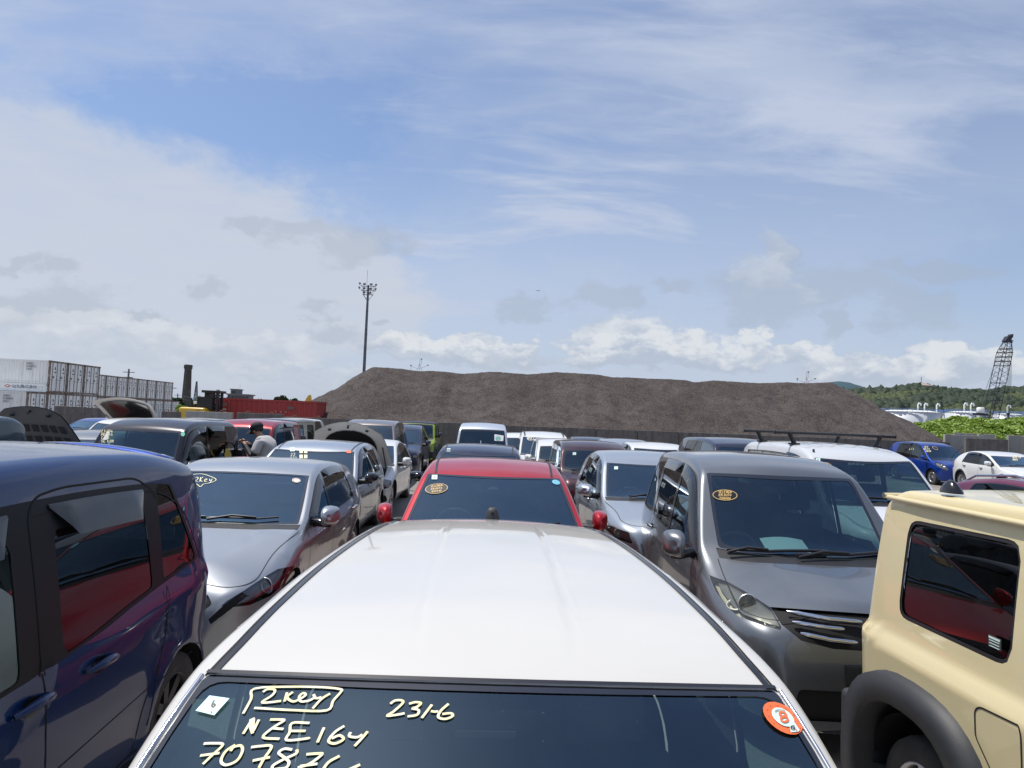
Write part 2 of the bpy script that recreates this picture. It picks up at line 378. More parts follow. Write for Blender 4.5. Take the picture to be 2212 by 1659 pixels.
class Car:
    def __init__(s, name, P, pos, rz=0.0, label='', cat='car', group='cars parked in the yard', paintm=None, res=.045):
        s.P = P; s.W, s.L, s.H = P['W'], P['L'], P['H']; s.hw = s.W/2; s.z0 = P.get('z0', .22)
        s.root = empty(name, (pos[0], pos[1], P.get('dz', 0)), rz, label, cat, group)
        s.M = Matrix.Translation((pos[0], pos[1], P.get('dz', 0))) @ Matrix.Rotation(rz, 4, 'Z'); s.Mi = s.M.inverted()
        s.paint = paintm; s.seams = MB()
        c = fillet(P['sil'], P.get('silr', .25), n=7); c = np.array(c)
        # resample by arc length
        sg = np.r_[0, np.cumsum(np.hypot(*np.diff(c, axis=0).T))]; n = int(sg[-1]/res)
        t = np.linspace(0, sg[-1], n); y = np.interp(t, sg, c[:, 0]); z = np.interp(t, sg, c[:, 1])
        y = np.maximum.accumulate(y)+np.arange(n)*2e-5
        s.sy, s.sz = y, z
        s.plan = mono(P['plan']); s.belt = mono(P['belt']); s.tum = mono(P['tum']); s.crown = mono(P['crown']); s.rad = mono(P['rad'])
        s.prof = mono(P.get('prof', [(0, .93), (.12, .972), (.35, .992), (.6, 1.0), (.82, .988), (1, .95)]))
        s.wh = P.get('wheels'); s.flare = P.get('flare', .018); s.feat = P.get('feat'); s.crease = P.get('crease')
        nt, nb, ns = P.get('nt', 11), 5, P.get('ns', 20)
        V = []
        for k in range(n): V.append(s.ring(float(y[k]), float(z[k]), nt, nb, ns))
        V = np.array(V); m = V.shape[1]                     # right half, from the centre line down to the floor
        full = np.concatenate([V[:, ::-1]*np.array([-1, 1, 1]), V[:, 1:]], axis=1); mm = full.shape[1]
        A = full; du = np.gradient(A, axis=0); dv = np.gradient(A, axis=1); N = np.cross(dv, du); ln = np.linalg.norm(N, axis=2, keepdims=True)
        N = np.where(ln > 1e-12, N/np.maximum(ln, 1e-12), np.array([0, 0, 1.0]))
        k0 = int(np.argmax(A[:, mm//2, 2]));
        if N[k0, mm//2, 2] < 0: N = -N
        s.vp = [tuple(p) for p in A.reshape(-1, 3).tolist()]; s.vn = [tuple(p) for p in N.reshape(-1, 3).tolist()]
        I = np.arange(n*mm).reshape(n, mm); q = np.stack([I[:-1, :-1], I[1:, :-1], I[1:, 1:], I[:-1, 1:]], -1).reshape(-1, 4)
        PV = A.reshape(-1, 3); fv = PV[q]; fn = np.cross(fv[:, 2]-fv[:, 0], fv[:, 3]-fv[:, 1]); fl = np.linalg.norm(fn, axis=1); ok = fl > 1e-10
        q, fv, fn, fl = q[ok], fv[ok], fn[ok], fl[ok]; fn = fn/fl[:, None]
        if (fn*N.reshape(-1, 3)[q[:, 0]]).sum() < 0: fn = -fn; q = q[:, ::-1]; fv = fv[:, ::-1]
        s.F0 = q.tolist(); s.fn0 = fn; s.lo0, s.hi0, s.fc0 = fv.min(1), fv.max(1), fv.mean(1); s.alive = np.ones(len(q), bool); s.reg0 = np.zeros(len(q), int)
        s.ex = []                                            # cut pieces: [indices, region, normal]
        s.regs = {}
        s.bvh = BVHTree.FromPolygons([Vector(p) for p in s.vp], s.F0)
    def X(s, y, z):
        y = np.asarray(y, float); z = np.asarray(z, float)
        pl = s.plan(y); zb = s.belt(y); w_ = s.hw*pl
        u = np.clip((z-s.z0)/(zb-s.z0), 0, 1); lo = w_*s.prof(u)
        if s.wh is not None:
            Rw = s.P['R']
            for yw in s.wh:
                d = np.hypot(y-yw, z-Rw); lo = lo+s.flare*np.exp(-((d-Rw*1.14)/.075)**2)*(1-u**4)
        if s.crease: lo = lo+s.crease(y, z)*(u < 1)
        t = np.maximum(z-zb, 0)/np.maximum(s.H-zb, .1)
        return lo-s.tum(y)*(.72*t+.28*t*t)
    def corner(s, y, zt):
        c = float(s.crown(y)); xe = float(s.X(y, zt))
        for _ in range(5): ze = zt-c*(xe/s.hw)**2; xe = float(s.X(y, ze))
        return xe, max(ze, s.z0+.02), c
    def ring(s, y, zt, nt, nb, ns):
        xe, ze, c = s.corner(y, zt); r = max(min(float(s.rad(y)), .42*(ze-s.z0), .4*xe), .002)
        P = []
        x1 = xe-r
        for j in range(nt):
            x = x1*j/(nt-1); P.append((x, y, zt-c*(x/s.hw)**2+(s.feat(x, y) if s.feat else 0)))
        a = np.array(P[-1]); q = np.array((xe, y, ze)); zb = ze-r; b = np.array((float(s.X(y, zb)), y, zb))
        for j in range(1, nb+1): t = j/(nb+1); P.append(tuple((1-t)**2*a+2*t*(1-t)*q+t*t*b))
        zs = zb+(s.z0-zb)*np.linspace(0, 1, ns)**.95; xs = s.X(np.full(ns, y), zs)
        P += [(float(xs[j]), y, float(zs[j])) for j in range(ns)]
        P += [(float(xs[-1])*.8, y, s.z0-.03), (0, y, s.z0-.03)]
        return P
    def zt(s, y): return float(np.interp(y, s.sy, s.sz))
    def sidep(s, y, z, sg=1, off=0.0):
        x = float(s.X(y, z)); e = .01
        gy = (float(s.X(y+e, z))-float(s.X(y-e, z)))/(2*e); gz = (float(s.X(y, z+e))-float(s.X(y, z-e)))/(2*e)
        nn = Vector((1, -gy, -gz)).normalized(); p = Vector((x, y, z))+nn*off
        return Vector((p.x*sg, p.y, p.z)), Vector((nn.x*sg, nn.y, nn.z))
    def topp(s, x, y, off=0.0):
        zt = s.zt(y); c = float(s.crown(y))
        f = lambda X_, Y_: s.zt(Y_)-float(s.crown(Y_))*(X_/s.hw)**2+(s.feat(abs(X_), Y_) if s.feat else 0)
        e = .02; nn = Vector((-(f(x+e, y)-f(x-e, y))/(2*e), -(f(x, y+e)-f(x, y-e))/(2*e), 1)).normalized()
        return Vector((x, y, f(x, y)))+nn*off, nn
    def px(s, u, v, maxd=80):       # what the camera sees of this body at (u, v), in car space
        o = s.Mi@CAM; d = (s.Mi.to_3x3()@ray(u, v)).normalized(); h = s.bvh.ray_cast(o, d, maxd)
        return (h[0], h[1] if h[1].dot(d) < 0 else -h[1]) if h[0] is not None else (None, None)
    # -- cutting regions out of the shell
    def reg(s, name, m, inset=0.0, key=None, parent=None, solid=0.0):
        rid = len(s.regs)+1; s.regs[rid] = dict(name=name, mat=m, inset=inset, key=key, parent=parent, solid=solid); return rid
    def clip(s, pieces, ia, ib, a, b, c):
        """split every piece by the line a*P[ia] + b*P[ib] = c; returns (negative side, positive side)"""
        lo, hi = [], []; cache = {}; vp, vn = s.vp, s.vn
        for pc in pieces:
            idx = pc[0]; d = [a*vp[i][ia]+b*vp[i][ib]-c for i in idx]
            mn, mx = min(d), max(d)
            if mn >= -1e-7: hi.append(pc); continue
            if mx <= 1e-7: lo.append(pc); continue
            L_, H_ = [], []; n = len(idx)
            for k in range(n):
                i, j = idx[k], idx[(k+1) % n]; di, dj = d[k], d[(k+1) % n]
                if di <= 0: L_.append(i)
                if di >= 0: H_.append(i)
                if di*dj < 0:
                    key = (i, j) if i < j else (j, i)
                    if key not in cache:
                        t = di/(di-dj); p, q = vp[i], vp[j]; m, o = vn[i], vn[j]; cache[key] = len(vp)
                        vp.append(tuple(p[x]+(q[x]-p[x])*t for x in (0, 1, 2))); vn.append(tuple(m[x]+(o[x]-m[x])*t for x in (0, 1, 2)))
                    L_.append(cache[key]); H_.append(cache[key])
            if len(L_) > 2: lo.append([L_, pc[1], pc[2]])
            if len(H_) > 2: hi.append([H_, pc[1], pc[2]])
        return lo, hi
    def region(s, poly, axis, sgn, rid, thr=.1, rnd=.03, cond=None, over=True):
        """cut the outline poly (side: (y, z); top: (x, y); front/back: (x, z)) out of the faces that look along the axis"""
        poly = fillet(poly, rnd, closed=True, n=4) if rnd else poly
        ia, ib, an = {'side': (1, 2, 0), 'top': (0, 1, 2), 'front': (0, 2, 1)}[axis]
        P = np.array(poly); u0, u1 = P[:, 0].min(), P[:, 0].max(); v0, v1 = P[:, 1].min(), P[:, 1].max()
        m = s.alive & (s.fn0[:, an]*sgn >= thr) & (s.hi0[:, ia] > u0) & (s.lo0[:, ia] < u1) & (s.hi0[:, ib] > v0) & (s.lo0[:, ib] < v1)
        if axis == 'side': m &= s.fc0[:, 0]*sgn > 0
        if not over: m &= s.reg0 == 0
        fs = []
        ids = np.nonzero(m)[0]
        for i in ids:
            if cond and not cond(Vector(s.fc0[i])): continue
            s.alive[i] = False; fs.append([s.F0[i], int(s.reg0[i]), s.fn0[i]])
        keep = []
        for pc in s.ex:
            q = [s.vp[i] for i in pc[0]]; qa = [p[ia] for p in q]; qb = [p[ib] for p in q]
            bad = pc[2][an]*sgn < thr or max(qa) < u0 or min(qa) > u1 or max(qb) < v0 or min(qb) > v1 or (axis == 'side' and q[0][0]*sgn < 0) or (not over and pc[1])
            if not bad and cond and not cond(Vector([sum(p[x] for p in q)/len(q) for x in (0, 1, 2)])): bad = True
            (keep if bad else fs).append(pc)
        s.ex = keep
        us = sorted(set(P[:, 0].tolist())); cl = [us[0]]
        for u in us[1:]:
            if u-cl[-1] > .006: cl.append(u)
        cl[-1] = us[-1]
        def span(u):
            hit = []
            for i in range(len(P)):
                a, b = P[i], P[(i+1) % len(P)]
                if (a[0]-u)*(b[0]-u) <= 0 and abs(a[0]-b[0]) > 1e-9: t = (u-a[0])/(b[0]-a[0]); hit.append(a[1]+t*(b[1]-a[1]))
            return (min(hit), max(hit)) if hit else (0, 0)
        out, fs = s.clip(fs, ia, ib, 1, 0, cl[0]); e = 1e-4
        for i in range(len(cl)-1):
            a, b = cl[i], cl[i+1]; here, fs = s.clip(fs, ia, ib, 1, 0, b); la, ha = span(a+e); lb, hb = span(b-e)
            o, here = s.clip(here, ia, ib, -(lb-la), b-a, -(lb-la)*a+(b-a)*la); out += o
            here, o = s.clip(here, ia, ib, -(hb-ha), b-a, -(hb-ha)*a+(b-a)*ha); out += o
            for pc in here: pc[1] = rid
            out += [pc for pc in here]
        s.ex += out+fs
    def clip3(s, pieces, nv, e):
        lo, hi = [], []; cache = {}; vp, vn = s.vp, s.vn; a, b, c = nv
        for pc in pieces:
            idx = pc[0]; d = [a*vp[i][0]+b*vp[i][1]+c*vp[i][2]-e for i in idx]; n = len(idx)
            if min(d) >= -1e-7: hi.append(pc); continue
            if max(d) <= 1e-7: lo.append(pc); continue
            L_, H_ = [], []
            for k in range(n):
                i, j = idx[k], idx[(k+1) % n]; di, dj = d[k], d[(k+1) % n]
                if di <= 0: L_.append(i)
                if di >= 0: H_.append(i)
                if di*dj < 0:
                    key = (i, j) if i < j else (j, i)
                    if key not in cache:
                        t = di/(di-dj); p, q = vp[i], vp[j]; m, o = vn[i], vn[j]; cache[key] = len(vp)
                        vp.append(tuple(p[x]+(q[x]-p[x])*t for x in (0, 1, 2))); vn.append(tuple(m[x]+(o[x]-m[x])*t for x in (0, 1, 2)))
                    L_.append(cache[key]); H_.append(cache[key])
            if len(L_) > 2: lo.append([L_, pc[1], pc[2]])
            if len(H_) > 2: hi.append([H_, pc[1], pc[2]])
        return lo, hi
    def region_px(s, polys, rids, flip=False, maxy=None):
        """cut convex outlines, measured on the photograph, out of the shell (and mirrored on the other side of the car)"""
        o = s.Mi@CAM; R3 = s.Mi.to_3x3(); dirs = [[(R3@ray(u, v)) for u, v in pl] for pl in polys]
        for side, rid in zip((1, -1), rids):
            O = Vector((o.x*side, o.y, o.z))
            for ds in dirs:
                DD = [Vector((d.x*side, d.y, d.z)) for d in ds]; mid = sum(DD, Vector())/len(DD); pls = []
                for i in range(len(DD)):
                    n = DD[i].cross(DD[(i+1) % len(DD)]).normalized()
                    if n.dot(mid) < 0: n = -n
                    pls.append((tuple(n), n.dot(O)))
                c = s.fc0; m = s.alive & (((np.array(tuple(O))-c)*s.fn0).sum(1) > 0)
                if maxy: m &= c[:, 1] < maxy
                ok = np.ones(len(c), bool)
                for n, e in pls: ok &= (c@np.array(n)-e) > -.12
                fs = []
                for i in np.nonzero(m & ok)[0]: s.alive[i] = False; fs.append([s.F0[i], int(s.reg0[i]), s.fn0[i]])
                keep = []
                for pc in s.ex:
                    q = s.vp[pc[0][0]]
                    good = (Vector(pc[2]).dot(O-Vector(q)) > 0) and all(q[0]*n[0]+q[1]*n[1]+q[2]*n[2]-e > -.12 for n, e in pls) and (not maxy or q[1] < maxy)
                    (fs if good else keep).append(pc)
                s.ex = keep
                for n, e in pls: o_, fs = s.clip3(fs, n, e); s.ex += o_
                for pc in fs: pc[1] = rid
                s.ex += fs
    def both(s, poly, name, m, **kw):
        ins = kw.pop('inset', 0.0); par = kw.pop('parent', None); sol = kw.pop('solid', 0.0); r = []
        for sg in (1, -1): rid = s.reg(name, m, ins, parent=par, solid=sol); s.region(poly, 'side', sg, rid, **kw); r.append(rid)
        return r
    def line_side(s, pts, wd=.007, sides=(1, -1), rnd=.05, mb=None, mi=1, off=.0015):
        pts = fillet(pts, rnd) if rnd else pts; q = [pts[0]]
        for a, b in zip(pts[:-1], pts[1:]):
            k = max(1, int(math.dist(a, b)/.06)); q += [(a[0]+(b[0]-a[0])*i/k, a[1]+(b[1]-a[1])*i/k) for i in range(1, k+1)]
        for sg in sides:
            pn = [s.sidep(y, z, sg) for y, z in q]; (mb or s.seams).ribbon([p for p, n in pn], [n for p, n in pn], wd, mi if mb is None else 0, off)
    def line_top(s, pts, wd=.007, mb=None, mi=1, off=.0015, mirror=True, rnd=.05):
        pts = fillet(pts, rnd) if rnd else pts; q = [pts[0]]
        for a, b in zip(pts[:-1], pts[1:]):
            k = max(1, int(math.dist(a, b)/.05)); q += [(a[0]+(b[0]-a[0])*i/k, a[1]+(b[1]-a[1])*i/k) for i in range(1, k+1)]
        for sg in ((1, -1) if mirror else (1,)):
            pn = [s.topp(x*sg, y) for x, y in q]; (mb or s.seams).ribbon([p for p, n in pn], [n for p, n in pn], wd, mi if mb is None else 0, off)
    def finish(s, mats=None):
        groups = {}
        for i in np.nonzero(s.alive)[0]: groups.setdefault(int(s.reg0[i]), []).append(s.F0[i])
        for pc in s.ex: groups.setdefault(pc[1], []).append(pc[0])
        objs = {}
        for rid in sorted(groups):
            if rid == -1: continue
            idx = {}; vs = []; F = []; VN = []
            ins = s.regs[rid]['inset'] if rid else 0.0
            for f in groups[rid]:
                q = []
                for i in f:
                    if i not in idx: n = Vector(s.vn[i]).normalized(); idx[i] = len(vs); vs.append(Vector(s.vp[i])-n*ins); VN.append(n)
                    q.append(idx[i])
                q = [a_ for k_, a_ in enumerate(q) if a_ != q[k_-1]]
                if len(q) > 2: F.append(q)
            nm = 'body' if rid == 0 else s.regs[rid]['name']
            if rid == 0:
                b = len(vs); vs += [Vector(p) for p in s.seams.v]; nb_ = len(F); F += [[b+i for i in f] for f in s.seams.f]; VN += [Vector((0, 0, 0))]*len(s.seams.v)
                me = D.meshes.new(nm); me.from_pydata(vs, [], F); me.shade_smooth()
                me.materials.append(s.paint); me.materials.append(M_SEAM); me.materials.append(M_PLAS)
                me.polygons.foreach_set('material_index', [0]*nb_+list(s.seams.m))
            else:
                me = D.meshes.new(nm); me.from_pydata(vs, [], F); me.shade_smooth(); me.materials.append(s.regs[rid]['mat'])
            me.update(); me.normals_split_custom_set_from_vertices([tuple(x) for x in VN])
            par = s.root
            o = link(nm, me, None, par); objs[rid] = o
        for rid, o in objs.items():
            if rid and s.regs[rid].get('parent') in objs: o.parent = objs[s.regs[rid]['parent']]
        s.objs = objs; return objs
    # -- add-on parts
    def part(s, mb, name, m, parent=None, recalc=True): return mb.build(name, m, parent or s.root, recalc)

def build_mirror(car, y, z, sg, m_shell, m_foot, size=(.17, .15, .16), out=.11, lamp=False):
    """door mirror: shell open to the rear, black foot, glass"""
    W_, D_, H_ = size; p, n = car.sidep(y, z, sg); c = p+Vector((sg*(out+W_/2-.02), -.02, .06))
    mb = MB(); nu, nv = 16, 10; vs = []
    for i in range(nv+1):
        ph = math.pi/2*i/nv      # 0 at the rim, to the front pole
        for j in range(nu):
            a = 2*math.pi*j/nu; ca, sa = math.cos(a), math.sin(a)
            ex = (abs(ca)**.62)*(1 if ca > 0 else -1); ez = (abs(sa)**.62)*(1 if sa > 0 else -1)
            rr = math.cos(ph)**.7
            taper = 1-.18*(ex*sg)*(1 if ez < 0 else .4)
            vs.append(c+Vector((ex*rr*W_/2, -math.sin(ph)*D_+ex*sg*.025, ez*rr*H_/2*taper)))
    fs = [(i*nu+j, i*nu+(j+1) % nu, (i+1)*nu+(j+1) % nu, (i+1)*nu+j) for i in range(nv) for j in range(nu)]
    mb.add(vs, fs, 0, True); shell = mb.build('mirror', m_shell, car.root)
    g = MB(); g.add([c+Vector((math.cos(2*math.pi*j/16)*W_*.44, .006+math.cos(2*math.pi*j/16)*sg*.02, math.sin(2*math.pi*j/16)*H_*.42)) for j in range(16)], [tuple(range(16))])
    link('mirror_glass', g.mesh('mirror_glass'), mat('mirror silver', (.8, .82, .85), .03, 1.0), shell)
    f = MB(); f.tube([p+Vector((-sg*.02, .0, -.02)), p+Vector((sg*.05, -.02, -.01)), c+Vector((-sg*W_*.25, -.04, -H_*.42)), c+Vector((sg*W_*.1, -.05, -H_*.47))], [.05, .04, .035, .02], 8)
    f.build('mirror_foot', m_foot, shell)
    if lamp:
        l = MB(); l.tube([c+Vector((sg*W_*.1, -D_*1.0, -.03)), c+Vector((sg*W_*.4, -D_*.72, -.03)), c+Vector((sg*W_*.5, -D_*.3, -.03))], .01, 6); l.build('indicator', M_REFL, shell)

WHEEL = {}
def wheel(car, y, sg, Rw, spokes=7, steel=False):
    key = (round(Rw, 3), spokes, steel)
    if key not in WHEEL:
        t = MB(); wd = .1
        t.lathe([(Rw*.64, -wd), (Rw*.80, -wd*1.05), (Rw*.96, -wd*.95), (Rw, -wd*.6), (Rw, wd*.6), (Rw*.96, wd*.95), (Rw*.80, wd*1.05), (Rw*.64, wd)], axis='X', n=36)
        r = MB(); Rr = Rw*.65
        r.lathe([(Rr, -.09), (Rr*.93, -.07), (Rr*.93, .05), (Rr*1.0, .1), (Rr*.95, .105), (Rr*.9, .07)], axis='X', n=36)
        r.lathe([(.0, .075), (Rr*.2, .075), (Rr*.24, .05)], axis='X', n=16)
        for k in range(spokes):
            a = 2*math.pi*k/spokes; c, s_ = math.cos(a), math.sin(a); tw = .16 if not steel else .3
            q = []
            for (rr, h, wv) in ((Rr*.16, .07, tw*Rr*.8), (Rr*.95, .085, tw*Rr)):
                for e in (-1, 1): q += [Vector((h, c*rr-s_*e*wv*.5, s_*rr+c*e*wv*.5)), Vector((h-.03, c*rr-s_*e*wv*.5, s_*rr+c*e*wv*.5))]
            r.add(q, [(0, 2, 6, 4), (0, 4, 5, 1), (2, 3, 7, 6)], 0)
        b = MB(); b.lathe([(0, .0), (Rr*.9, .0)], axis='X', n=24)
        me = []
        for x, nm in ((t, 'tyre'), (r, 'rim'), (b, 'brake_disc')):
            m_, bm = x.fix(); bm.to_mesh(m_); bm.free(); m_.name = nm; me.append(m_)
        me[0].materials.append(M_TYRE); me[1].materials.append(M_RIM if not steel else M_BLK); me[2].materials.append(M_BLK)
        WHEEL[key] = me
    me = WHEEL[key]; x = float(car.X(y, Rw))-.115
    h = D.objects.new('wheel', me[0]); COL.objects.link(h); h.parent = car.root; h.location = (sg*x, y, Rw)
    if sg < 0: h.rotation_euler = (0, 0, math.pi)
    for k, nm in ((1, 'rim'), (2, 'brake_disc')):
        o = D.objects.new(nm, me[k]); COL.objects.link(o); o.parent = h

SEATS = {}
def interior(car, yc, zc, yh, zh, y2, seatm=M_GREY, dashm=M_DASH, rhd=True, wheel_=True, rows=2, full=True):
    """dashboard, seats, steering wheel; (yc, zc) windshield foot, (yh, zh) header, y2 rear of the cabin"""
    W_ = float(car.X(yc+.3, zc-.05))-.07; zs = max(.62, zc-.42)
    d = MB(); n = 9; vs = []
    prof = [(yc+.04, zc-.09), (yc+.18, zc-.055), (yc+.38, zc-.05), (yc+.55, zc-.09), (yc+.60, zc-.2), (yc+.52, zc-.45), (yc+.5, .3)]
    for (yy, zz_) in prof:
        for j in range(n): x = -1+2*j/(n-1); vs.append((x*W_*(.88 if yy < yc+.1 else 1), yy+.04*x*x, zz_+.035*math.exp(-((x+(.45 if rhd else -.45))/.22)**2)-.02*x*x))
    d.add(vs, [(i*n+j, i*n+j+1, (i+1)*n+j+1, (i+1)*n+j) for i in range(len(prof)-1) for j in range(n-1)], 0, True)
    d.build('dashboard', dashm, car.root)
    if wheel_:
        sx = -.36 if rhd else .36; cw = Vector((sx, yc+.68, zc-.1)); sw = MB(); ax = Matrix.Rotation(R(-62), 3, 'X')
        sw.tube([cw+ax@Vector((math.cos(a)*.185, math.sin(a)*.185, 0)) for a in [2*math.pi*k/28 for k in range(28)]], .015, 8, closed=True)
        for a in (R(0), R(180), R(-90)): sw.tube([cw+ax@Vector((math.cos(a)*.18, math.sin(a)*.18, 0)), cw], .018, 6)
        sw.box(cw, (.12, .1, .04), ax, bev=.015); sw.build('steering_wheel', M_STEER, car.root)
    ys = [yh+.35, yh+1.25, yh+2.05][:rows]
    for k, yy in enumerate(ys):
        if yy > y2-.25: break
        for sx in (-.36, .36):
            st = MB(); zz_ = zs-.12; tilt = Matrix.Rotation(R(-16), 3, 'X')
            top = min(zh-.42, zs+.62)
            bh = top-zz_
            st.box((sx, yy-.28, zz_), (.48, .5, .16), bev=.06)
            st.box((sx, yy+.02+bh*.12, zz_+bh/2), (.46, .13, bh), tilt, bev=.06)
            o = st.build('seat', seatm, car.root)
            hr = MB(); hr.box((sx, yy+.03+bh*.25, top+.1), (.25, .09, .17), tilt, bev=.04); hr.build('headrest', seatm, o)
    if full:
        rm = MB(); pm, nn = car.topp(0, yh-.02); c = Vector((0, yh+.06, pm.z-.15)); rm.box(c, (.22, .03, .06), bev=.012); rm.tube([c, Vector((0, yh, pm.z-.03))], .008, 6)
        rm.build('rear_view_mirror', M_BLK, car.root)
    fl = MB(); fl.add([(-W_, yc, .36), (W_, yc, .36), (W_, y2, .36), (-W_, y2, .36)], [(0, 1, 2, 3)]); fl.build('cabin_floor', M_DASH, car.root)

def wiper(car, pts, m=M_BLK, r=.009):
    mb = MB(); q = []
    for a, b in zip(pts[:-1], pts[1:]):
        for i in range(6): t = i/6; q.append((a[0]+(b[0]-a[0])*t, a[1]+(b[1]-a[1])*t))
    q.append(pts[-1]); mb.tube([car.topp(x, y, .02)[0] for x, y in q], r, 6)
    a = car.topp(*q[0], .02)[0]; b = car.topp(*q[len(q)//2], .034)[0]; mb.tube([a+Vector((0, -.05, -.01)), (a+b)/2+Vector((0, -.02, .02)), b], .011, 6)
    mb.build('wiper', m, car.root)
def handle(car, y, z, sg, m, L=.19):
    mb = MB(); pts = []; rs = []
    for i in range(9):
        t = i/8; p, n = car.sidep(y-L/2+L*t, z+.01*math.sin(math.pi*t), sg, .008+.032*math.sin(math.pi*t)**.6); pts.append(p); rs.append(.009+.010*math.sin(math.pi*(.1+.8*t)))
    mb.tube(pts, rs, 8); h = mb.build('door_handle', m, car.root)
    c = MB(); P = []
    for j in range(16): a = 2*math.pi*j/16; P.append(car.sidep(y+.055*math.cos(a)-.005, z+.036*math.sin(a), sg, .002)[0])
    c.add(P, [tuple(range(16))]); c.build('handle_recess', M_PIANO, h)
def visor(car, top, drop=.09, out=.035, m=None, sides=(1, -1), rnd=.12, lip=.0):
    """smoked rain visor along the top line of a side window: top = [(y, z), ...]"""
    q = fillet(top, rnd, n=5); r = [q[0]]
    for a, b in zip(q[:-1], q[1:]):
        k = max(1, int(math.dist(a, b)/.08)); r += [(a[0]+(b[0]-a[0])*i/k, a[1]+(b[1]-a[1])*i/k) for i in range(1, k+1)]
    for sg in sides:
        mb = MB(); vs = []; k = len(r)
        for i, (y, z) in enumerate(r):
            t = Vector((r[min(i+1, k-1)][0]-r[max(i-1, 0)][0], r[min(i+1, k-1)][1]-r[max(i-1, 0)][1])).normalized()
            dn = Vector((t.y, -t.x)) if t.x > 0 else Vector((-t.y, t.x))     # downwards normal in the side view
            e = min(1, (i+.15)/1.6, (k-1-i+.15)/1.6)
            for (f, o_) in ((0, .004), (.25, out*.55), (1.0, out)): 
                p, n = car.sidep(y+dn.x*drop*f*e, z+dn.y*drop*f*e, sg, o_*e+.003); vs.append(p)
        mb.add(vs, [(i*3+j, i*3+j+1, (i+1)*3+j+1, (i+1)*3+j) for i in range(k-1) for j in range(2)], 0, True)
        mb.build('door_visor', m or M_VIS, car.root)
M_VIS = glass('smoked visor', (.03, .036, .042), 1.3, .12, dust=.05)

FONT = {  # single-stroke letters on a unit box
 '0': [[(.5, 1), (.1, .75), (.05, .3), (.4, 0), (.8, .2), (.9, .7), (.5, 1)]], '1': [[(.3, .8), (.55, 1), (.5, 0)]],
 '2': [[(.1, .8), (.45, 1), (.8, .8), (.6, .45), (.05, 0), (.9, .05)]], '3': [[(.1, .9), (.6, 1), (.8, .75), (.4, .52), (.85, .3), (.5, 0), (.05, .1)]],
 '4': [[(.15, 1), (.1, .45), (.8, .5)], [(.75, .95), (.6, 0)]], '5': [[(.85, 1), (.25, .97), (.2, .55), (.7, .55), (.8, .2), (.4, 0), (.05, .1)]],
 '6': [[(.75, 1), (.25, .6), (.1, .2), (.45, 0), (.85, .2), (.6, .48), (.15, .3)]], '7': [[(.05, .95), (.9, 1), (.35, 0)], [(.2, .5), (.75, .55)]],
 '8': [[(.5, .52), (.15, .78), (.5, 1), (.82, .78), (.5, .52), (.1, .22), (.5, 0), (.88, .22), (.5, .52)]], '9': [[(.85, .7), (.5, .5), (.15, .75), (.5, 1), (.85, .75), (.6, 0)]],
 'A': [[(0, 0), (.5, 1), (.95, 0)], [(.2, .38), (.8, .38)]], 'B': [[(.1, 0), (.1, 1), (.7, .85), (.15, .53), (.8, .25), (.1, 0)]], 'D': [[(.1, 0), (.1, 1), (.8, .7), (.8, .3), (.1, 0)]],
 'E': [[(.85, 1), (.1, 1), (.05, 0), (.85, 0)], [(.08, .5), (.7, .52)]], 'G': [[(.85, .85), (.45, 1), (.05, .5), (.4, 0), (.85, .15), (.85, .45), (.5, .45)]],
 'K': [[(.1, 1), (.1, 0)], [(.85, 1), (.12, .45), (.85, 0)]], 'L': [[(.15, 1), (.1, 0), (.85, .02)]], 'M': [[(0, 0), (.15, 1), (.5, .3), (.85, 1), (1, 0)]],
 'N': [[(.05, 0), (.1, 1), (.8, 0), (.9, 1)]], 'O': [[(.5, 1), (.08, .5), (.45, 0), (.92, .5), (.5, 1)]], 'P': [[(.1, 0), (.15, 1), (.8, .8), (.15, .48)]],
 'R': [[(.1, 0), (.12, 1), (.8, .8), (.15, .5), (.85, 0)]], 'S': [[(.85, .9), (.4, 1), (.15, .72), (.8, .35), (.5, 0), (.05, .12)]], 'T': [[(0, 1), (.95, 1)], [(.5, 1), (.48, 0)]],
 'U': [[(.08, 1), (.15, .15), (.5, 0), (.85, .2), (.9, 1)]], 'V': [[(.05, 1), (.45, 0), (.92, 1)]], 'Z': [[(.1, 1), (.9, .95), (.1, .02), (.95, .05)], [(.25, .5), (.75, .52)]],
 'C': [[(.85, .85), (.4, 1), (.08, .5), (.4, 0), (.85, .15)]], 'F': [[(.85, 1), (.1, 1), (.08, 0)], [(.1, .52), (.7, .52)]], 'H': [[(.1, 1), (.1, 0)], [(.85, 1), (.85, 0)], [(.1, .5), (.85, .5)]],
 'I': [[(.5, 1), (.5, 0)]], 'k': [[(.12, 1), (.05, 0)], [(.75, .62), (.12, .28), (.7, 0)]], 'e': [[(.1, .35), (.75, .42), (.55, .66), (.2, .5), (.15, .12), (.5, 0), (.85, .15)]],
 'y': [[(.1, .6), (.3, .2), (.7, .3)], [(.9, .62), (.6, .0), (.1, -.35)]], 'o': [[(.5, .6), (.15, .3), (.45, 0), (.8, .3), (.5, .6)]], 'r': [[(.15, .6), (.2, 0)], [(.2, .35), (.45, .6), (.75, .55)]],
 '/': [[(.8, 1.05), (.15, -.1)]], '-': [[(.15, .5), (.85, .5)]], '?': [[(.1, .8), (.5, 1), (.8, .75), (.45, .4)]], ' ': []}
def strokes(txt, cw=1.0, gap=.3, slant=.0, jit=0.0, seed=1):
    rnd = random.Random(seed); out = []; x = 0
    for ch in txt:
        for st in FONT.get(ch, []): out.append([(x+a*cw+slant*b+rnd.uniform(-jit, jit), b+rnd.uniform(-jit, jit)) for a, b in st])
        x += cw+gap if ch != ' ' else cw*.8
    return out, x-gap
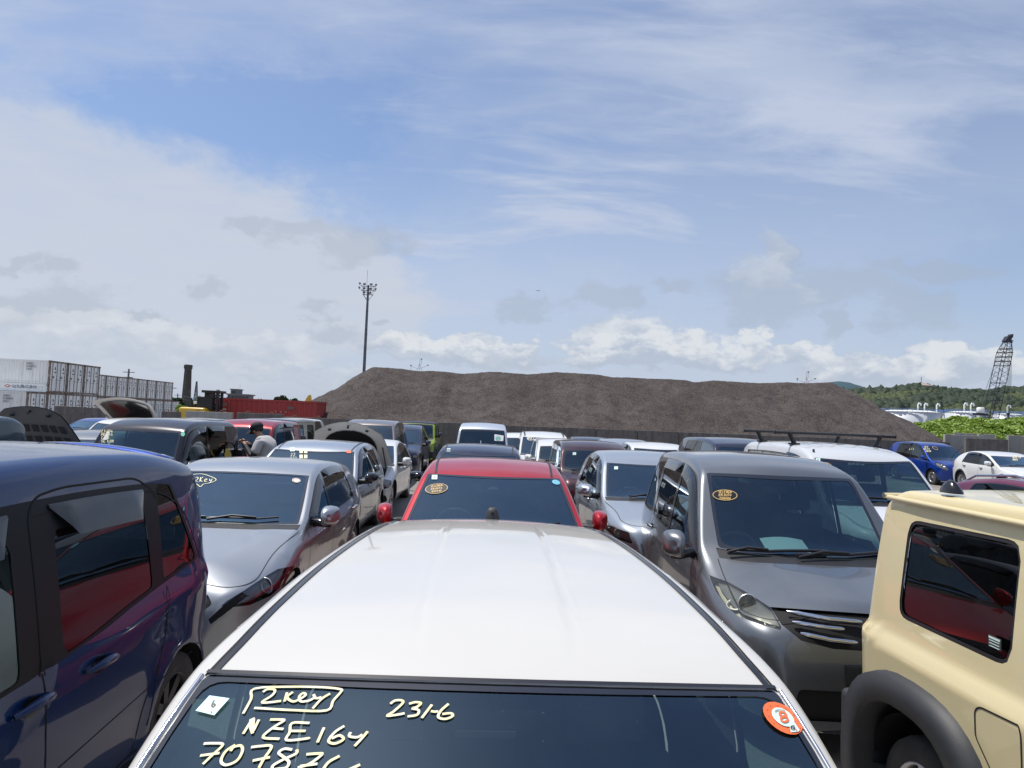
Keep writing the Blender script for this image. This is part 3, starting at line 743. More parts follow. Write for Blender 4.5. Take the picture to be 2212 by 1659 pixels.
def smooth(pl, n=4):                # rounded hand stroke
    if len(pl) < 3: return pl
    P = [np.array(p, float) for p in pl]; P = [2*P[0]-P[1]]+P+[2*P[-1]-P[-2]]; o = []
    for i in range(1, len(P)-2):
        for j in range(n):
            t = j/n; o.append(tuple(.5*((2*P[i])+(-P[i-1]+P[i+1])*t+(2*P[i-1]-5*P[i]+4*P[i+1]-P[i+2])*t*t+(-P[i-1]+3*P[i]-3*P[i+1]+P[i+2])*t**3)))
    return o+[tuple(pl[-1])]
def mark(car, polys, m, name='paint_marking', wd=.006, sm=True, off=.003, parent=None):
    """hand-drawn strokes lying on the car's surface; polys in picture units, found on the real surface"""
    mb = MB()
    for pl in polys:
        q = smooth(pl) if sm else pl; r = [q[0]]
        for a, b in zip(q[:-1], q[1:]):
            k = max(1, int(math.dist(a, b)/3)); r += [(a[0]+(b[0]-a[0])*i/k, a[1]+(b[1]-a[1])*i/k) for i in range(1, k+1)]
        P, N = [], []
        for u, v in r:
            p, n = car.px(u, v)
            if p is not None and (not P or (p-P[-1]).length > .001): P.append(p); N.append(n)
        if len(P) > 1: mb.ribbon(P, N, wd, 0, off)
    if mb.f: return mb.build(name, m, parent or car.root, False)
def text_px(car, txt, u, v, h, m, wd=.004, cw=.7, slope=0.0, slant=.0, gap=.25, name='paint_marking', seed=1, jit=.04, parent=None):
    st, _ = strokes(txt, cw, gap, slant, jit, seed)
    return mark(car, [[(u+a*h, v-b*h+a*h*slope) for a, b in s_] for s_ in st], m, name, wd, parent=parent)
def patch(car, poly, m, name, off=.003, parent=None):
    pts = []
    for u, v in poly:
        p, n = car.px(u, v)
        if p is None: return None
        pts.append(p+n*off)
    mb = MB(); mb.add(pts, [tuple(range(len(pts)))]); return mb.build(name, m, parent or car.root, False)
def oval(cx, cy, a, b, rot=0, n=24): return [(cx+a*math.cos(2*math.pi*k/n)*math.cos(rot)-b*math.sin(2*math.pi*k/n)*math.sin(rot), cy+a*math.cos(2*math.pi*k/n)*math.sin(rot)+b*math.sin(2*math.pi*k/n)*math.cos(rot)) for k in range(n)]

# ------------------------------------------------------------------ a whole car from a few numbers
def std(L, W, H, cowl, header, nose, roof, tail, Rw=.31, wheels=None, **kw):
    """nose/roof/tail: silhouette points before the cowl, between header and tail, and the rear end"""
    P = dict(L=L, W=W, H=H, R=Rw)
    P['sil'] = nose+[cowl, header]+roof+tail
    P['plan'] = [(0, .64), (.10, .79), (.3, .925), (.7, .985), (1.3, 1), (L*.6, 1), (L-.7, .985), (L-.25, .93), (L-.06, .85), (L, .78)]
    zb = cowl[1]
    P['belt'] = [(0, zb-.1), (cowl[0], zb-.055), (L*.5, zb-.05), (L, zb+.02)]
    P['tum'] = [(0, .2), (cowl[0], .2), (header[0], .19), (L*.6, .18), (L-.5, .22), (L, .28)]
    P['crown'] = [(0, .06), (.3, .13), (cowl[0], .07), (cowl[0]+.2, .07), (header[0], .055), (header[0]+.4, .05), (L-.8, .05), (L-.2, .10), (L, .12)]
    P['rad'] = [(0, .08), (.4, .11), (cowl[0]-.1, .08), (cowl[0]+.15, .035), (header[0], .05), (header[0]+.5, .075), (L-.6, .07), (L, .06)]
    P['wheels'] = wheels or (Rw+.5, L-Rw-.5)
    P['cowl'] = cowl; P['header'] = header
    P.update(kw); return P

def make(name, P, pos, label, paintm, cat='car', rz=0.0, res=.05, sidew=None, wind=True, rear=None, doors=None, mirrors=True, mirror_m=None, foot_m=None,
         vis=False, seatm=M_GREY, dashm=M_DASH, cabin=True, rows=2, handles=None, glass_w=None, group='cars parked in the yard', pill=.055, spokes=7,
         ditch=None, wip=True, hood=True, full=True, wheels=True, lights=True, drop=.07, bulge=.09, cowlpart=True, steel=False, y2=None, mirror_size=(.17, .15, .16), finish=True, visdrop=.085, grille=True, trimm=None, frit=.028):
    c = Car(name, P, pos, rz, label, cat, group, paintm, res); bulge = P.get('bulge', bulge)
    yc, zc = P['cowl'][:2]; yh, zh = P['header'][:2]; H, L = P['H'], P['L']
    if wheels:
        Rw = P['R']
        rid = -1
        for sg in (1, -1):
            for yw in P['wheels']:
                pl = [(yw+P.get('archr', Rw*1.13)*math.cos(a), Rw+P.get('archr', Rw*1.13)*math.sin(a)) for a in [2*math.pi*k/28 for k in range(28)]]
                if P.get('archsq'): pl = [(yw+.405*math.copysign(abs(math.cos(a))**.8, math.cos(a)), .36+.40*math.copysign(abs(math.sin(a))**.8, math.sin(a))) for a in [2*math.pi*k/28+.01 for k in range(28)]]
                c.region(pl, 'side', sg, rid, thr=-.2, rnd=0, cond=lambda q: abs(q.x) > P['W']*.36 and q.z > P.get('z0', .22)-.01)
        for sg in (1, -1):
            for yw in P['wheels']:
                lin = MB(); n = 20; vs = []; ra = P.get('archr', Rw*1.13)*1.005
                for k in range(n+1):
                    a = math.pi*1.15*k/n-.2
                    for xx in (float(c.X(yw+ra*math.cos(a), max(Rw+ra*math.sin(a), .2)))-.012, P['W']/2-.34): vs.append((sg*xx, yw+ra*math.cos(a), Rw+ra*math.sin(a)))
                q_ = len(vs); xi = sg*(P['W']/2-.34); vs += [(xi, yw, Rw)]
                lin.add(vs, [(2*k, 2*k+1, 2*k+3, 2*k+2) for k in range(n)]+[(2*k+1, 2*k+3, q_) for k in range(n)], 0, True); lin.build('wheel_arch_liner', M_BLK, c.root)
    def cz(y): return c.corner(y, c.zt(y))[1]
    def tl(y, d=drop): return cz(y)-d
    # side windows
    if sidew is None: sidew = [(None, L*.53, L*.53, G_CLEAR), (L*.53+.07, L*.80, L*.76, G_DARK)]
    wins = []
    for sw in sidew:
        ya, ybb, ybt, gm = sw[:4]; dr = sw[4] if len(sw) > 4 else drop
        if ya is None:
            ya = yc+.1
            while tl(ya) < float(c.belt(ya))+.045 and ya < yh+.6: ya += .02
            ya_t = ya
        k = max(3, int((ybt-ya)/.14)); top = [(ya+(ybt-ya)*i/k, tl(ya+(ybt-ya)*i/k, dr)) for i in range(k+1)]
        bot = [(ya+(ybb-ya)*i/4, float(c.belt(ya+(ybb-ya)*i/4))+.02) for i in range(5)]
        wins.append((bot+top[::-1], gm, top, bot))
    lo_y = wins[0][3][0][0] if wins else 0
    if wins:
        ya, yb_b, yb_t = wins[0][3][0][0]-.05, wins[-1][3][-1][0]+.035, wins[-1][2][-1][0]+.03
        k = 14; tr = [(ya+(yb_b-ya)*i/6, float(c.belt(ya+(yb_b-ya)*i/6))+.002) for i in range(7)]+[(ya+(yb_t-ya)*i/k, tl(ya+(yb_t-ya)*i/k, drop-.018)) for i in range(k, -1, -1)]
        tr = [p for p in tr]
        c.both(tr, 'window_trim', trimm or M_PIANO, rnd=.03, thr=.1)
        for (pl, gm, top, bot) in wins: c.both(pl, 'side_window', gm, inset=.004, rnd=.035, thr=.1)
    # windshield
    pf = mono(pill) if isinstance(pill, list) else (lambda y: pill)
    xw = lambda y: c.corner(y, c.zt(y))[0]-float(pf(y))
    def wpoly(e, e2=0.0):
        yt, yb = yh-e2, yc+.06+e; n = 10; ph = []
        for i in range(n+1): x = -1+2*i/n; X_ = xw(yt)-e; ph.append((x*X_, yt-bulge*(1-x*x)-e))
        lf = [(xw(yb+(yt-yb)*i/5)-e, yb+(yt-yb)*i/5) for i in range(4, -1, -1)]
        bt = [(x*(xw(yb)-e), yb-.13*(1-x*x)) for x in [1-2*i/8 for i in range(1, 8)]]
        return ph+[(a, b) for a, b in lf]+bt+[(-a, b) for a, b in lf[::-1]]
    if wind:
        r0 = c.reg('windshield_frame', M_FRIT); c.region(wpoly(0), 'top', 1, r0, rnd=.02, thr=.12)
        r1 = c.reg('windshield', glass_w or G_WIND, .003); c.region(wpoly(frit, .008), 'top', 1, r1, rnd=.05, thr=.12)
        if cowlpart:
            yb = yc+.06; n = 10
            pl = [(x*(xw(yb)+.02), yb-.13*(1-x*x)) for x in [-1+2*i/n for i in range(n+1)]]+[(x*(xw(yb)+.02), yb-.10-.15*(1-x*x)) for x in [1-2*i/n for i in range(n+1)]]
            r2 = c.reg('cowl', M_BLK, .004); c.region(pl, 'top', 1, r2, rnd=0, thr=.2)
    if rear:
        zlo, zhi, xb, xt, dark = rear
        r3 = c.reg('rear_window', G_DARK if dark else G_CLEAR, .003)
        c.region([(-xb, zlo), (xb, zlo), (xt, zhi), (-xt, zhi)], 'front', 1, r3, thr=.12, rnd=.07)
    # seams
    if hood:
        ze = min(.30, yc*.35)
        c.line_top([(0, .13), (.35*P['W'], .17), (.42*P['W'], .33), (.415*P['W'], yc*.6), (xw(yc)+.035, yc-.05)], rnd=.15)
    if doors is None: doors = [yc+.10, L*.53+.035, L*.78] if wins else []
    for k, yd in enumerate(doors):
        z1 = float(c.belt(yd))
        if k == 0: c.line_side([(yd, z1), (yd+.02, .55), (yd+.05, .3)])
        elif k == len(doors)-1 and len(doors) > 2: c.line_side([(yd+.05, z1), (yd, .72), (yd-.22, .5), (yd-.25, .3)], rnd=.12)
        else: c.line_side([(yd, z1), (yd, .3)])
    if len(doors) > 1: c.line_side([(doors[0]+.05, .30), (doors[-1]-.2, .30)], rnd=0)
    if ditch:                                     # roof mouldings
        for sg in (1, -1): mb = MB(); c.line_top([(sg*ditch, yh+.0), (sg*(ditch+.02), yh+.5), (sg*(ditch+.01), L-.9), (sg*(ditch-.05), L-.45)], wd=.022, mb=mb, rnd=.2, off=.003, mirror=False); mb.build('roof_moulding', M_BLK, c.root, False)
    if lights:
        z = min(.72, zc-.25); pl = [(.06, z-.07), (.62, z+.0), (.66, z+.05), (.40, z+.07), (.12, z+.05)]
        if P.get('lamp'): pl = P['lamp']
        for sg in (1, -1):
            rid = c.reg('headlight', G_LENS, .0, solid=1); c.region(pl, 'side', sg, rid, thr=.02, rnd=.03)
        tz = P.get('tail_z', (zc-.3, zc+.0))
        for sg in (1, -1):
            rid = c.reg('taillight', M_RED); c.region([(L-.30, tz[0]+.05), (L+.05, tz[0]), (L+.05, tz[1]), (L-.26, tz[1])], 'side', sg, rid, thr=.02, rnd=.03)
    if grille:
        gz = P.get('grille', (zc-.42, zc-.30, .42))
        rid = c.reg('grille', M_BLK, .01); c.region([(-gz[2], gz[0]), (gz[2], gz[0]), (gz[2]+.05, gz[1]), (-gz[2]-.05, gz[1])], 'front', -1, rid, thr=.2, rnd=.03)
        rid = c.reg('lower_grille', M_BLK, .01); c.region([(-.42, .3), (.42, .3), (.36, .42), (-.36, .42)], 'front', -1, rid, thr=.2, rnd=.03)
    c.wins = wins; c.cz = cz; c.tl = tl; c.xw = xw; c.doors = doors
    def rest():
        objs = c.finish()
        for rid, r in c.regs.items():             # behind each lamp lens a bright reflector bowl
            if r['name'] == 'headlight' and rid in objs:
                o = objs[rid]; q = [v.co for v in o.data.vertices]; ctr = sum(q, Vector())/len(q); sgx = 1 if ctr.x > 0 else -1
                b = MB(); b.add([p-Vector((sgx*.05, -.05, 0)) for p in q], [tuple(pp.vertices) for pp in o.data.polygons], 0, True); b.build('reflector', mat('headlight housing', (.25, .26, .27), .25, .6), o)
                l = MB(); l.lathe([(.0, .0), (.05, -.01), (.062, -.04), (.058, -.045)], (0, 0, 0), 'Y', 18)
                lo = l.build('bulb_bowl', M_REFL, o); lo.location = ctr-Vector((sgx*.03, -.025, 0))
        if cabin: interior(c, yc, zc, yh, zh, y2 or L-.7, seatm, dashm, rows=rows, full=full)
        if wheels:
            for sg in (1, -1):
                for yw in P['wheels']: wheel(c, yw, sg, P['R'], spokes, steel)
        if mirrors:
            for sg in (1, -1): build_mirror(c, lo_y+.10, float(c.belt(lo_y+.1))+.03, sg, mirror_m or paintm, foot_m or M_BLK, size=mirror_size)
        if handles or (handles is None and full):
            for sg in (1, -1):
                for yd in (handles or [doors[1]-.17, doors[-1]-.12 if len(doors) > 2 else doors[1]-.17]): handle(c, yd, float(c.belt(yd))-.10, sg, paintm)
        if vis:
            for (pl, gm, top, bot) in wins[:2]:
                lw = [(y, z+.035) for y, z in top]; visor(c, lw, visdrop)
        if wip and wind:
            wiper(c, [(-.50, yc+.0), (.0, yc-.02), (.12, yc+.015)]); wiper(c, [(.02, yc+.0), (.42, yc+.03), (.6, yc+.10)])
        return c
    c.rest = rest
    if finish: rest()
    return c
def place(u, d, yh, v=960): return (gx(u, d, v), d-yh)

# ------------------------------------------------------------------ ground and yard
def grid_mesh(name, xs, ys, zf, m, label=None, kind=None, smooth=True):
    nx, ny = len(xs), len(ys); v = [(float(x), float(y), float(zf(x, y))) for y in ys for x in xs]
    f = [(j*nx+i, j*nx+i+1, (j+1)*nx+i+1, (j+1)*nx+i) for j in range(ny-1) for i in range(nx-1)]
    me = D.meshes.new(name); me.from_pydata(v, [], f); me.update()
    if smooth: me.shade_smooth()
    return tag(link(name, me, m), label, kind=kind)
def gmat():
    m = D.materials.new('yard ground'); m.use_nodes = True; t = NT(m.node_tree); p = t.n['Principled BSDF']
    co = t.add('ShaderNodeTexCoord').outputs['Object']
    a = t.noise(co, .22, 5, .6); b = t.noise(co, 1.7, 6, .65); c = t.noise(co, 45, 3, .6)
    col = t.mix(t.ramp(a, .35, .65), (.165, .15, .135, 1), (.27, .245, .22, 1)); col = t.mix(t.math('MULTIPLY', t.ramp(b, .4, .7), .6), col, (.21, .195, .175, 1))
    col = t.mix(t.math('MULTIPLY', t.ramp(c, .5, .75), .35), col, (.36, .33, .29, 1)); t.l.new(col, p.inputs['Base Color']); p.inputs['Roughness'].default_value = .92
    bp = t.add('ShaderNodeBump'); bp.inputs['Strength'].default_value = .4; bp.inputs['Distance'].default_value = .01; t.l.new(c, bp.inputs['Height']); t.l.new(bp.outputs[0], p.inputs['Normal'])
    return m
gnd = grid_mesh('ground', [-6000, -200, -50, 0, 50, 200, 6000], [-3000, -50, 0, 50, 200, 9000], lambda x, y: 0, gmat(), kind='structure')

# concrete panels of the yard wall, each a precast L block with two lifting loops
def cmat(name, c1, c2, streak=.6):
    m = D.materials.new(name); m.use_nodes = True; t = NT(m.node_tree); p = t.n['Principled BSDF']
    co = t.add('ShaderNodeTexCoord').outputs['Object']; oi = t.add('ShaderNodeObjectInfo').outputs['Random']
    off = t.comb(t.math('MULTIPLY', oi, 40), 0, 0); co2 = t.vmath('ADD', co, off)
    st = t.noise(t.map(co2, scale=(3.0, 1, .35)), 1.6, 6, .65); sp = t.noise(co2, 5, 6, .7)
    col = t.mix(t.ramp(st, .35, .68), c4(c1), c4(c2)); col = t.mix(t.math('MULTIPLY', t.ramp(sp, .48, .7), streak), col, c4([x*.62 for x in c1]))
    t.l.new(col, p.inputs['Base Color']); p.inputs['Roughness'].default_value = .9
    return m
C_DARK = cmat('weathered dark concrete', (.11, .10, .095), (.17, .155, .14))
C_PALE = cmat('paler concrete', (.30, .29, .27), (.36, .35, .32), .3)
C_RUST = mat('rusty lifting loop', (.19, .12, .07), .8)
RP = random.Random(4)
def panel(x, y, wd, h, rz, label, m=C_DARK, loops=True, th=.16):
    r = empty('concrete_panel', (x, y, 0), rz, label, 'wall panel', 'precast concrete panels along the yard edge')
    mb = MB(); mb.box((0, 0, h/2), (wd-.02, th, h), bev=.015); mb.box((0, .5, .08), (wd-.02, .9, .16)); mb.build('panel', m, r)
    if loops:
        for sx in (-.25, .25):
            l = MB(); c = Vector((sx*wd+RP.uniform(-.05, .05), 0, h)); a0 = RP.uniform(-.5, .5)
            l.tube([c+Vector((.10*math.cos(a)*math.cos(a0), .10*math.cos(a)*math.sin(a0), .075*math.sin(a)+.0)) for a in [math.pi*k/8 for k in range(9)]], .014, 6); l.build('lifting_loop', C_RUST, r)
    return r
WL = [(gx(613, 30.2, 902), 30.2), (gx(2050, 33.2, 945), 33.2)]
(x0, y0), (x1, y1) = WL; LW = math.hypot(x1-x0, y1-y0); NP = int(round(LW/2.0)); rzw = math.atan2(y1-y0, x1-x0)
ORD = ['first', 'second', 'third', 'fourth', 'fifth', 'sixth', 'seventh', 'eighth', 'ninth', 'tenth', 'eleventh', 'twelfth', 'thirteenth', 'fourteenth', 'fifteenth', 'sixteenth', 'seventeenth', 'eighteenth', 'nineteenth', 'twentieth']
for k in range(NP):
    t = (k+.5)/NP; lb = 'dark stained concrete panel below the dark gravel heap, %s from the left' % ORD[k] if k < NP/2 else 'dark stained concrete panel below the dark gravel heap, %s from the right' % ORD[NP-1-k]
    panel(x0+(x1-x0)*t, y0+(y1-y0)*t, 2*LW/NP/2, 1.70+RP.uniform(-.015, .015), rzw, lb)
for (ua, ub, vtop, d, m, lb) in ((188, 227, 881, 31, C_DARK, 'short dark concrete panel at the left, in front of the white containers'), (350, 391, 889, 31, C_DARK, 'dark concrete panel in front of the yellow forklift'),
        (403, 504, 889.5, 31, C_PALE, 'pale grey concrete panel between the yellow forklift and the red container'), (512, 612, 893, 31, C_DARK, 'dark concrete panel in front of the left part of the red container'),
        (2039, 2124, 940, 33.5, C_PALE, 'pale grey concrete panel just right of the dark gravel heap'), (2084, 2176, 948, 31.5, C_DARK, 'dark concrete panel standing in front of pale panels by the green bank'),
        (2112, 2148, 938, 37, C_PALE, 'small far pale panel close under the green bank'), (2176, 2214, 941, 35, C_PALE, 'pale concrete panel near the right frame edge'), (2210, 2300, 944, 33, C_DARK, 'dark concrete panel cut by the right frame edge'),
        (2060, 2108, 936, 40, C_PALE, 'far pale panel partly hidden behind the pale panel beside the heap'), (120, 187, 878, 33, C_DARK, 'dark concrete panel left of the short one, under the containers')):
    xa, xb = gx(ua, d, vtop), gx(ub, d, vtop); um = (ua+ub)/2; panel((xa+xb)/2, d, xb-xa, hz(um, vtop, d), 0, lb, m)

# the gravel heap
def heap_mat():
    m = D.materials.new('crushed scrap and gravel'); m.use_nodes = True; t = NT(m.node_tree); p = t.n['Principled BSDF']
    co = t.add('ShaderNodeTexCoord').outputs['Object']
    big = t.noise(co, .25, 5, .6); mid = t.noise(co, 1.6, 5, .65)
    v = t.add('ShaderNodeTexVoronoi'); t.l.new(co, v.inputs['Vector']); v.inputs['Scale'].default_value = 24.0
    sv = t.add('ShaderNodeSeparateXYZ'); t.l.new(v.outputs['Color'], sv.inputs[0])
    fine = t.noise(co, 14, 3, .7)
    col = t.mix(t.ramp(big, .42, .58), (.085, .064, .056, 1), (.115, .095, .084, 1)); col = t.mix(t.math('MULTIPLY', t.ramp(mid, .42, .62), .8), col, (.055, .036, .034, 1))
    col = t.mix(t.ramp(sv.outputs[0], .62, .98, 0, .6, False), col, (.24, .21, .19, 1)); col = t.mix(t.ramp(sv.outputs[1], .72, 1.0, 0, .8, False), col, (.03, .025, .025, 1))
    t.l.new(col, p.inputs['Base Color']); p.inputs['Roughness'].default_value = .9
    b = t.add('ShaderNodeBump'); b.inputs['Strength'].default_value = 1.0; b.inputs['Distance'].default_value = .12
    t.l.new(t.math('ADD', fine, t.math('MULTIPLY', sv.outputs[2], .6)), b.inputs['Height']); t.l.new(b.outputs[0], p.inputs['Normal'])
    return m
YC = 46.5
SIL = [(812, 793), (845, 795), (870, 797), (905, 802), (930, 801), (960, 803), (1000, 808), (1060, 803), (1095, 805), (1140, 809), (1200, 804), (1240, 806), (1290, 809), (1320, 815), (1370, 816), (1400, 818), (1440, 819), (1480, 821), (1500, 826), (1540, 822), (1580, 824), (1640, 828), (1700, 826), (1740, 828), (1790, 826)]
ridge = [(gx(u, YC, v), hz(u, v, YC)) for u, v in SIL]
rx = np.array([a for a, b in ridge]); rz_ = np.array([b for a, b in ridge])
from mathutils import noise as mn
def heap(x, y):
    xc = min(max(x, rx[0]), rx[-1]); h = float(np.interp(xc, rx, rz_)); dxx = x-xc; dyy = y-YC
    sl = .66 if dxx < 0 else .50+.03*0
    if dxx > 0: d = math.hypot(dxx*.53, dyy*.60)
    elif dxx < 0: d = math.hypot(dxx*.635, dyy*.60)
    else: d = abs(dyy)*.60
    z = h-max(0, d-.12)
    q = Vector((x*.45, y*.45, 1.0)); z += (mn.noise(q)*.28+mn.noise(q*3.1)*.09)*min(1, max(0, (h-z))/1.2)+mn.noise(Vector((x*4, y*4, 3)))*.035+mn.noise(Vector((x*1.1, y*.18, 9)))*.22*min(1, max(0, h-z)/1.0)
    return max(z, -.3)
hp = grid_mesh('gravel_heap', np.arange(-19, 36, .16), np.concatenate([np.arange(36.5, 48, .16), np.arange(48.0, 57, .6)]), heap, heap_mat())
tag(hp, 'long flat-topped heap of dark brown gravel behind the concrete wall', 'gravel heap')

# ================================================================== the cars
P_WHITE = paint('white car paint', (.60, .59, .555), 0, .3, .07)
P_SILV = paint('silver car paint', (.37, .395, .42), .75, .36, .08)
P_SILV2 = paint('bright silver car paint', (.42, .465, .51), .7, .34, .08)
P_GREY = paint('dark grey metallic paint', (.15, .163, .178), .65, .38, .10)
P_RED = paint('deep red car paint', (.42, .008, .014), .35, .35, .06)
P_BLUE = paint('navy blue car paint', (.0, .021, .095), .1, .38, .0)
P_BLUE2 = paint('bright blue car paint', (.001, .035, .26), .35, .35, .0)
P_BLACK = paint('black car paint', (.007, .007, .013), .2, .3, .012)
P_BROWN = paint('maroon brown car paint', (.05, .018, .024), .4, .35, .08)
P_BEIGE = paint('beige car paint', (.68, .585, .34), 0, .35, .06)
P_NAVY = paint('dark navy car paint', (.012, .018, .045), .3, .32, .05)
P_TEAL = paint('dark blue green car paint', (.02, .045, .06), .4, .35, .05)
P_LIME = paint('lime green car paint', (.26, .38, .03), 0, .35, .05)
P_CREAM = paint('cream car paint', (.58, .56, .44), 0, .35, .06)

M_MOULD = mat('satin black moulding', (.02, .02, .024), .25, coat=.3)
# ---- the white estate car right under the camera
def wfeat(x, y):
    e = max(0, min(1, (y-1.98)/.25, (3.95-y)/.4)); x0 = .205+.01*(y-2)
    return e*(-.006*math.exp(-((x-x0)/.009)**2)-.004*(1 if x > x0 else 0)*min(1, (x-x0)/.03))
PW = std(4.60, 1.695, 1.475, (1.02, .98, .2), (1.99, 1.405, .10), [(0, .22, 0), (0, .45, .1), (.06, .68, .1), (.25, .80, .2)],
         [(2.25, 1.462, .25), (2.9, 1.497, .5), (3.45, 1.490, .4), (4.05, 1.455, .3)], [(4.40, 1.39, .06), (4.54, 1.0, .1), (4.6, .75, .2), (4.58, .25, 0)], feat=wfeat, Rw=.30, nt=46)
PW['tum'] = [(0, .06), (1.0, .05), (1.75, .05), (2.0, .065), (2.3, .11), (2.6, .125), (3.0, .16), (3.4, .187), (3.8, .213), (4.3, .25), (4.6, .27)]
PW['crown'] = [(0, .06), (.3, .12), (1.0, .10), (1.9, .075), (2.3, .055), (3.6, .05), (4.1, .075), (4.4, .1)]
PW['rad'] = [(0, .08), (.4, .11), (.9, .08), (1.2, .05), (2.0, .05), (2.4, .07), (3.8, .06), (4.4, .06)]
cw = make('estate_car', PW, (gx(1075, 1.5, 1475), 1.50-1.99+.24), 'white estate car in the foreground with yellow marker writing on its windshield', P_WHITE, 'car', res=.03,
          frit=.014, pill=[(1.0, .06), (1.7, .048), (1.99, .06)], bulge=.07, finish=False, rear=(1.0, 1.33, .55, .48, True), sidew=[(None, 2.42, 2.42, G_CLEAR), (2.5, 3.2, 3.2, G_DARK), (3.28, 4.0, 3.85, G_DARK)], doors=[1.1, 2.46, 3.3], wip=False, drop=.085)
cw.rest()
# roof mouldings in their ditch, header moulding and the bright edge strip down each pillar
MP = [(.684, 1.985), (.655, 2.1), (.628, 2.3), (.613, 2.6), (.578, 3.0), (.554, 3.4), (.525, 3.8), (.48, 4.25)]
for sg in (1, -1):
    mb = MB(); cw.line_top([(x*sg, y) for x, y in MP], wd=.017, mb=mb, rnd=.2, off=.004, mirror=False); mb.build('roof_moulding', M_MOULD, cw.root, False)
    mb = MB(); cw.line_top([((x+.016)*sg, y) for x, y in MP], wd=.006, mb=mb, rnd=.2, off=.002, mirror=False); mb.build('roof_edge_gap', M_SEAM, cw.root, False)
xe = cw.xw(1.99)
mb = MB(); q = [(xe*(-1+2*i/24), 1.99-.07*(1-(-1+2*i/24)**2)+.006) for i in range(25)]
mb.ribbon([cw.topp(x, y)[0] for x, y in q], [cw.topp(x, y)[1] for x, y in q], .012, 0, .006); mb.build('header_moulding', M_MOULD, cw.root, False)
for sg in (1, -1):
    mb = MB()
    q = [(sg*(cw.xw(1.99-t*.9)+.008), 1.985-t*.9) for t in [i/12 for i in range(13)]]
    mb.tube([cw.topp(x, y)[0]+Vector((0, 0, .004)) for x, y in q], .0055, 6)
    mb.build('windshield_edge_strip', M_CHR, cw.root)
# antenna base near the tail of the roof
mb = MB(); p, n = cw.topp(0, 4.12); nn = 14
vs = []
for (h, a, b) in ((0, .042, .036), (.02, .038, .034), (.045, .030, .028), (.058, .024, .022), (.062, .016, .015)):
    vs += [p+Vector((a*math.copysign(abs(math.cos(t))**.7, math.cos(t)), b*math.copysign(abs(math.sin(t))**.7, math.sin(t))+h*.2, h)) for t in [2*math.pi*k/nn for k in range(nn)]]
mb.add(vs, [(i*nn+j, i*nn+(j+1) % nn, (i+1)*nn+(j+1) % nn, (i+1)*nn+j) for i in range(4) for j in range(nn)]+[tuple(range(4*nn, 5*nn))], 0, True)
ab = mb.build('antenna_base', M_PLAS, cw.root)
h_ = MB(); h_.tube([p+Vector((0, -.03, .036)), p+Vector((0, .03, .048))], .008, 10); h_.build('socket_hole', M_SEAM, ab)
# marker writing and stickers on the windshield (picture units of a 2212 px wide frame)
def S(pts, x0=600, y0=2500, k=.632): return [((x0+a*k)*.54, (y0+b*k)*.54) for a, b in pts]
WRITE = [
 [(590, 562), (640, 470), (662, 404), (900, 392), (1100, 396), (1205, 408), (1208, 425), (1160, 480), (1118, 542), (900, 540), (660, 526)],
 [(715, 425), (745, 408), (790, 412), (775, 445), (710, 488), (745, 492), (830, 482)], [(868, 428), (852, 486)], [(905, 425), (868, 458), (905, 486), (950, 470)],
 [(950, 470), (985, 445), (970, 432), (945, 455), (955, 485), (1005, 480), (1040, 462)], [(1035, 440), (1050, 465), (1085, 458)], [(1140, 435), (1085, 470), (1030, 530)],
 [(1522, 500), (1550, 480), (1590, 478), (1600, 495), (1540, 550), (1500, 576), (1560, 570), (1612, 560)], [(1640, 500), (1680, 490), (1715, 496), (1690, 520), (1660, 530), (1700, 540), (1690, 570), (1630, 580)],
 [(1785, 505), (1720, 590)], [(1778, 546), (1800, 550), (1824, 548)], [(1890, 500), (1840, 545), (1825, 585), (1870, 596), (1915, 578), (1905, 560), (1850, 565)],
 [(590, 690), (650, 596), (655, 620), (648, 680), (690, 600)], [(640, 596), (635, 640), (650, 688)],
 [(760, 600), (820, 600), (850, 606), (780, 650), (715, 712), (820, 722)], [(775, 655), (845, 660)],
 [(1010, 622), (900, 622), (885, 680), (865, 730), (990, 720), (1010, 712)], [(890, 672), (985, 672)],
 [(1102, 650), (1060, 745)], [(1230, 640), (1170, 680), (1130, 735), (1170, 752), (1225, 725), (1200, 700), (1150, 720)],
 [(1270, 680), (1262, 705), (1310, 712), (1345, 695)], [(1378, 675), (1340, 720), (1295, 768)],
 [(340, 752), (400, 750), (462, 758), (400, 820), (335, 882)], [(318, 828), (440, 812)],
 [(540, 760), (480, 800), (450, 860), (480, 888), (550, 860), (585, 800), (575, 765), (530, 775), (510, 800)],
 [(640, 775), (700, 768), (770, 770), (720, 850), (690, 905)], [(650, 860), (760, 838)],
 [(900, 790), (850, 785), (815, 810), (850, 840), (880, 870), (860, 905), (790, 915)], [(930, 790), (925, 815), (850, 850), (780, 890), (775, 920)],
 [(990, 820), (1060, 815), (1090, 820), (1010, 880), (935, 905)], [(950, 895), (1060, 880)],
 [(1200, 830), (1130, 870), (1090, 925)], [(1330, 885), (1270, 915)], [(1330, 885), (1240, 925)]]
mark(cw, [S(p) for p in WRITE], M_YMARK, 'marker_writing', .0062, off=.0008)
pk = lambda a, b: ((3000+a*.586)*.54, (2100+b*.586)*.54)
stk = patch(cw, S([(378, 452), (505, 470), (408, 578), (290, 548)]), mat('pale cyan sticker', (.55, .82, .82), .5), 'inspection_sticker')
text_px(cw, '6', 458, 1530, 15, M_STKT, .0045, cw=.55, jit=0, parent=stk, slope=-.1)
text_px(cw, '9', 456, 1544, 5, M_STKT, .002, cw=.55, jit=0, parent=stk)
stk = patch(cw, [pk(a, b) for a, b in oval(221, 1325, 155, 82, .62)], M_STKO, 'maintenance_sticker')
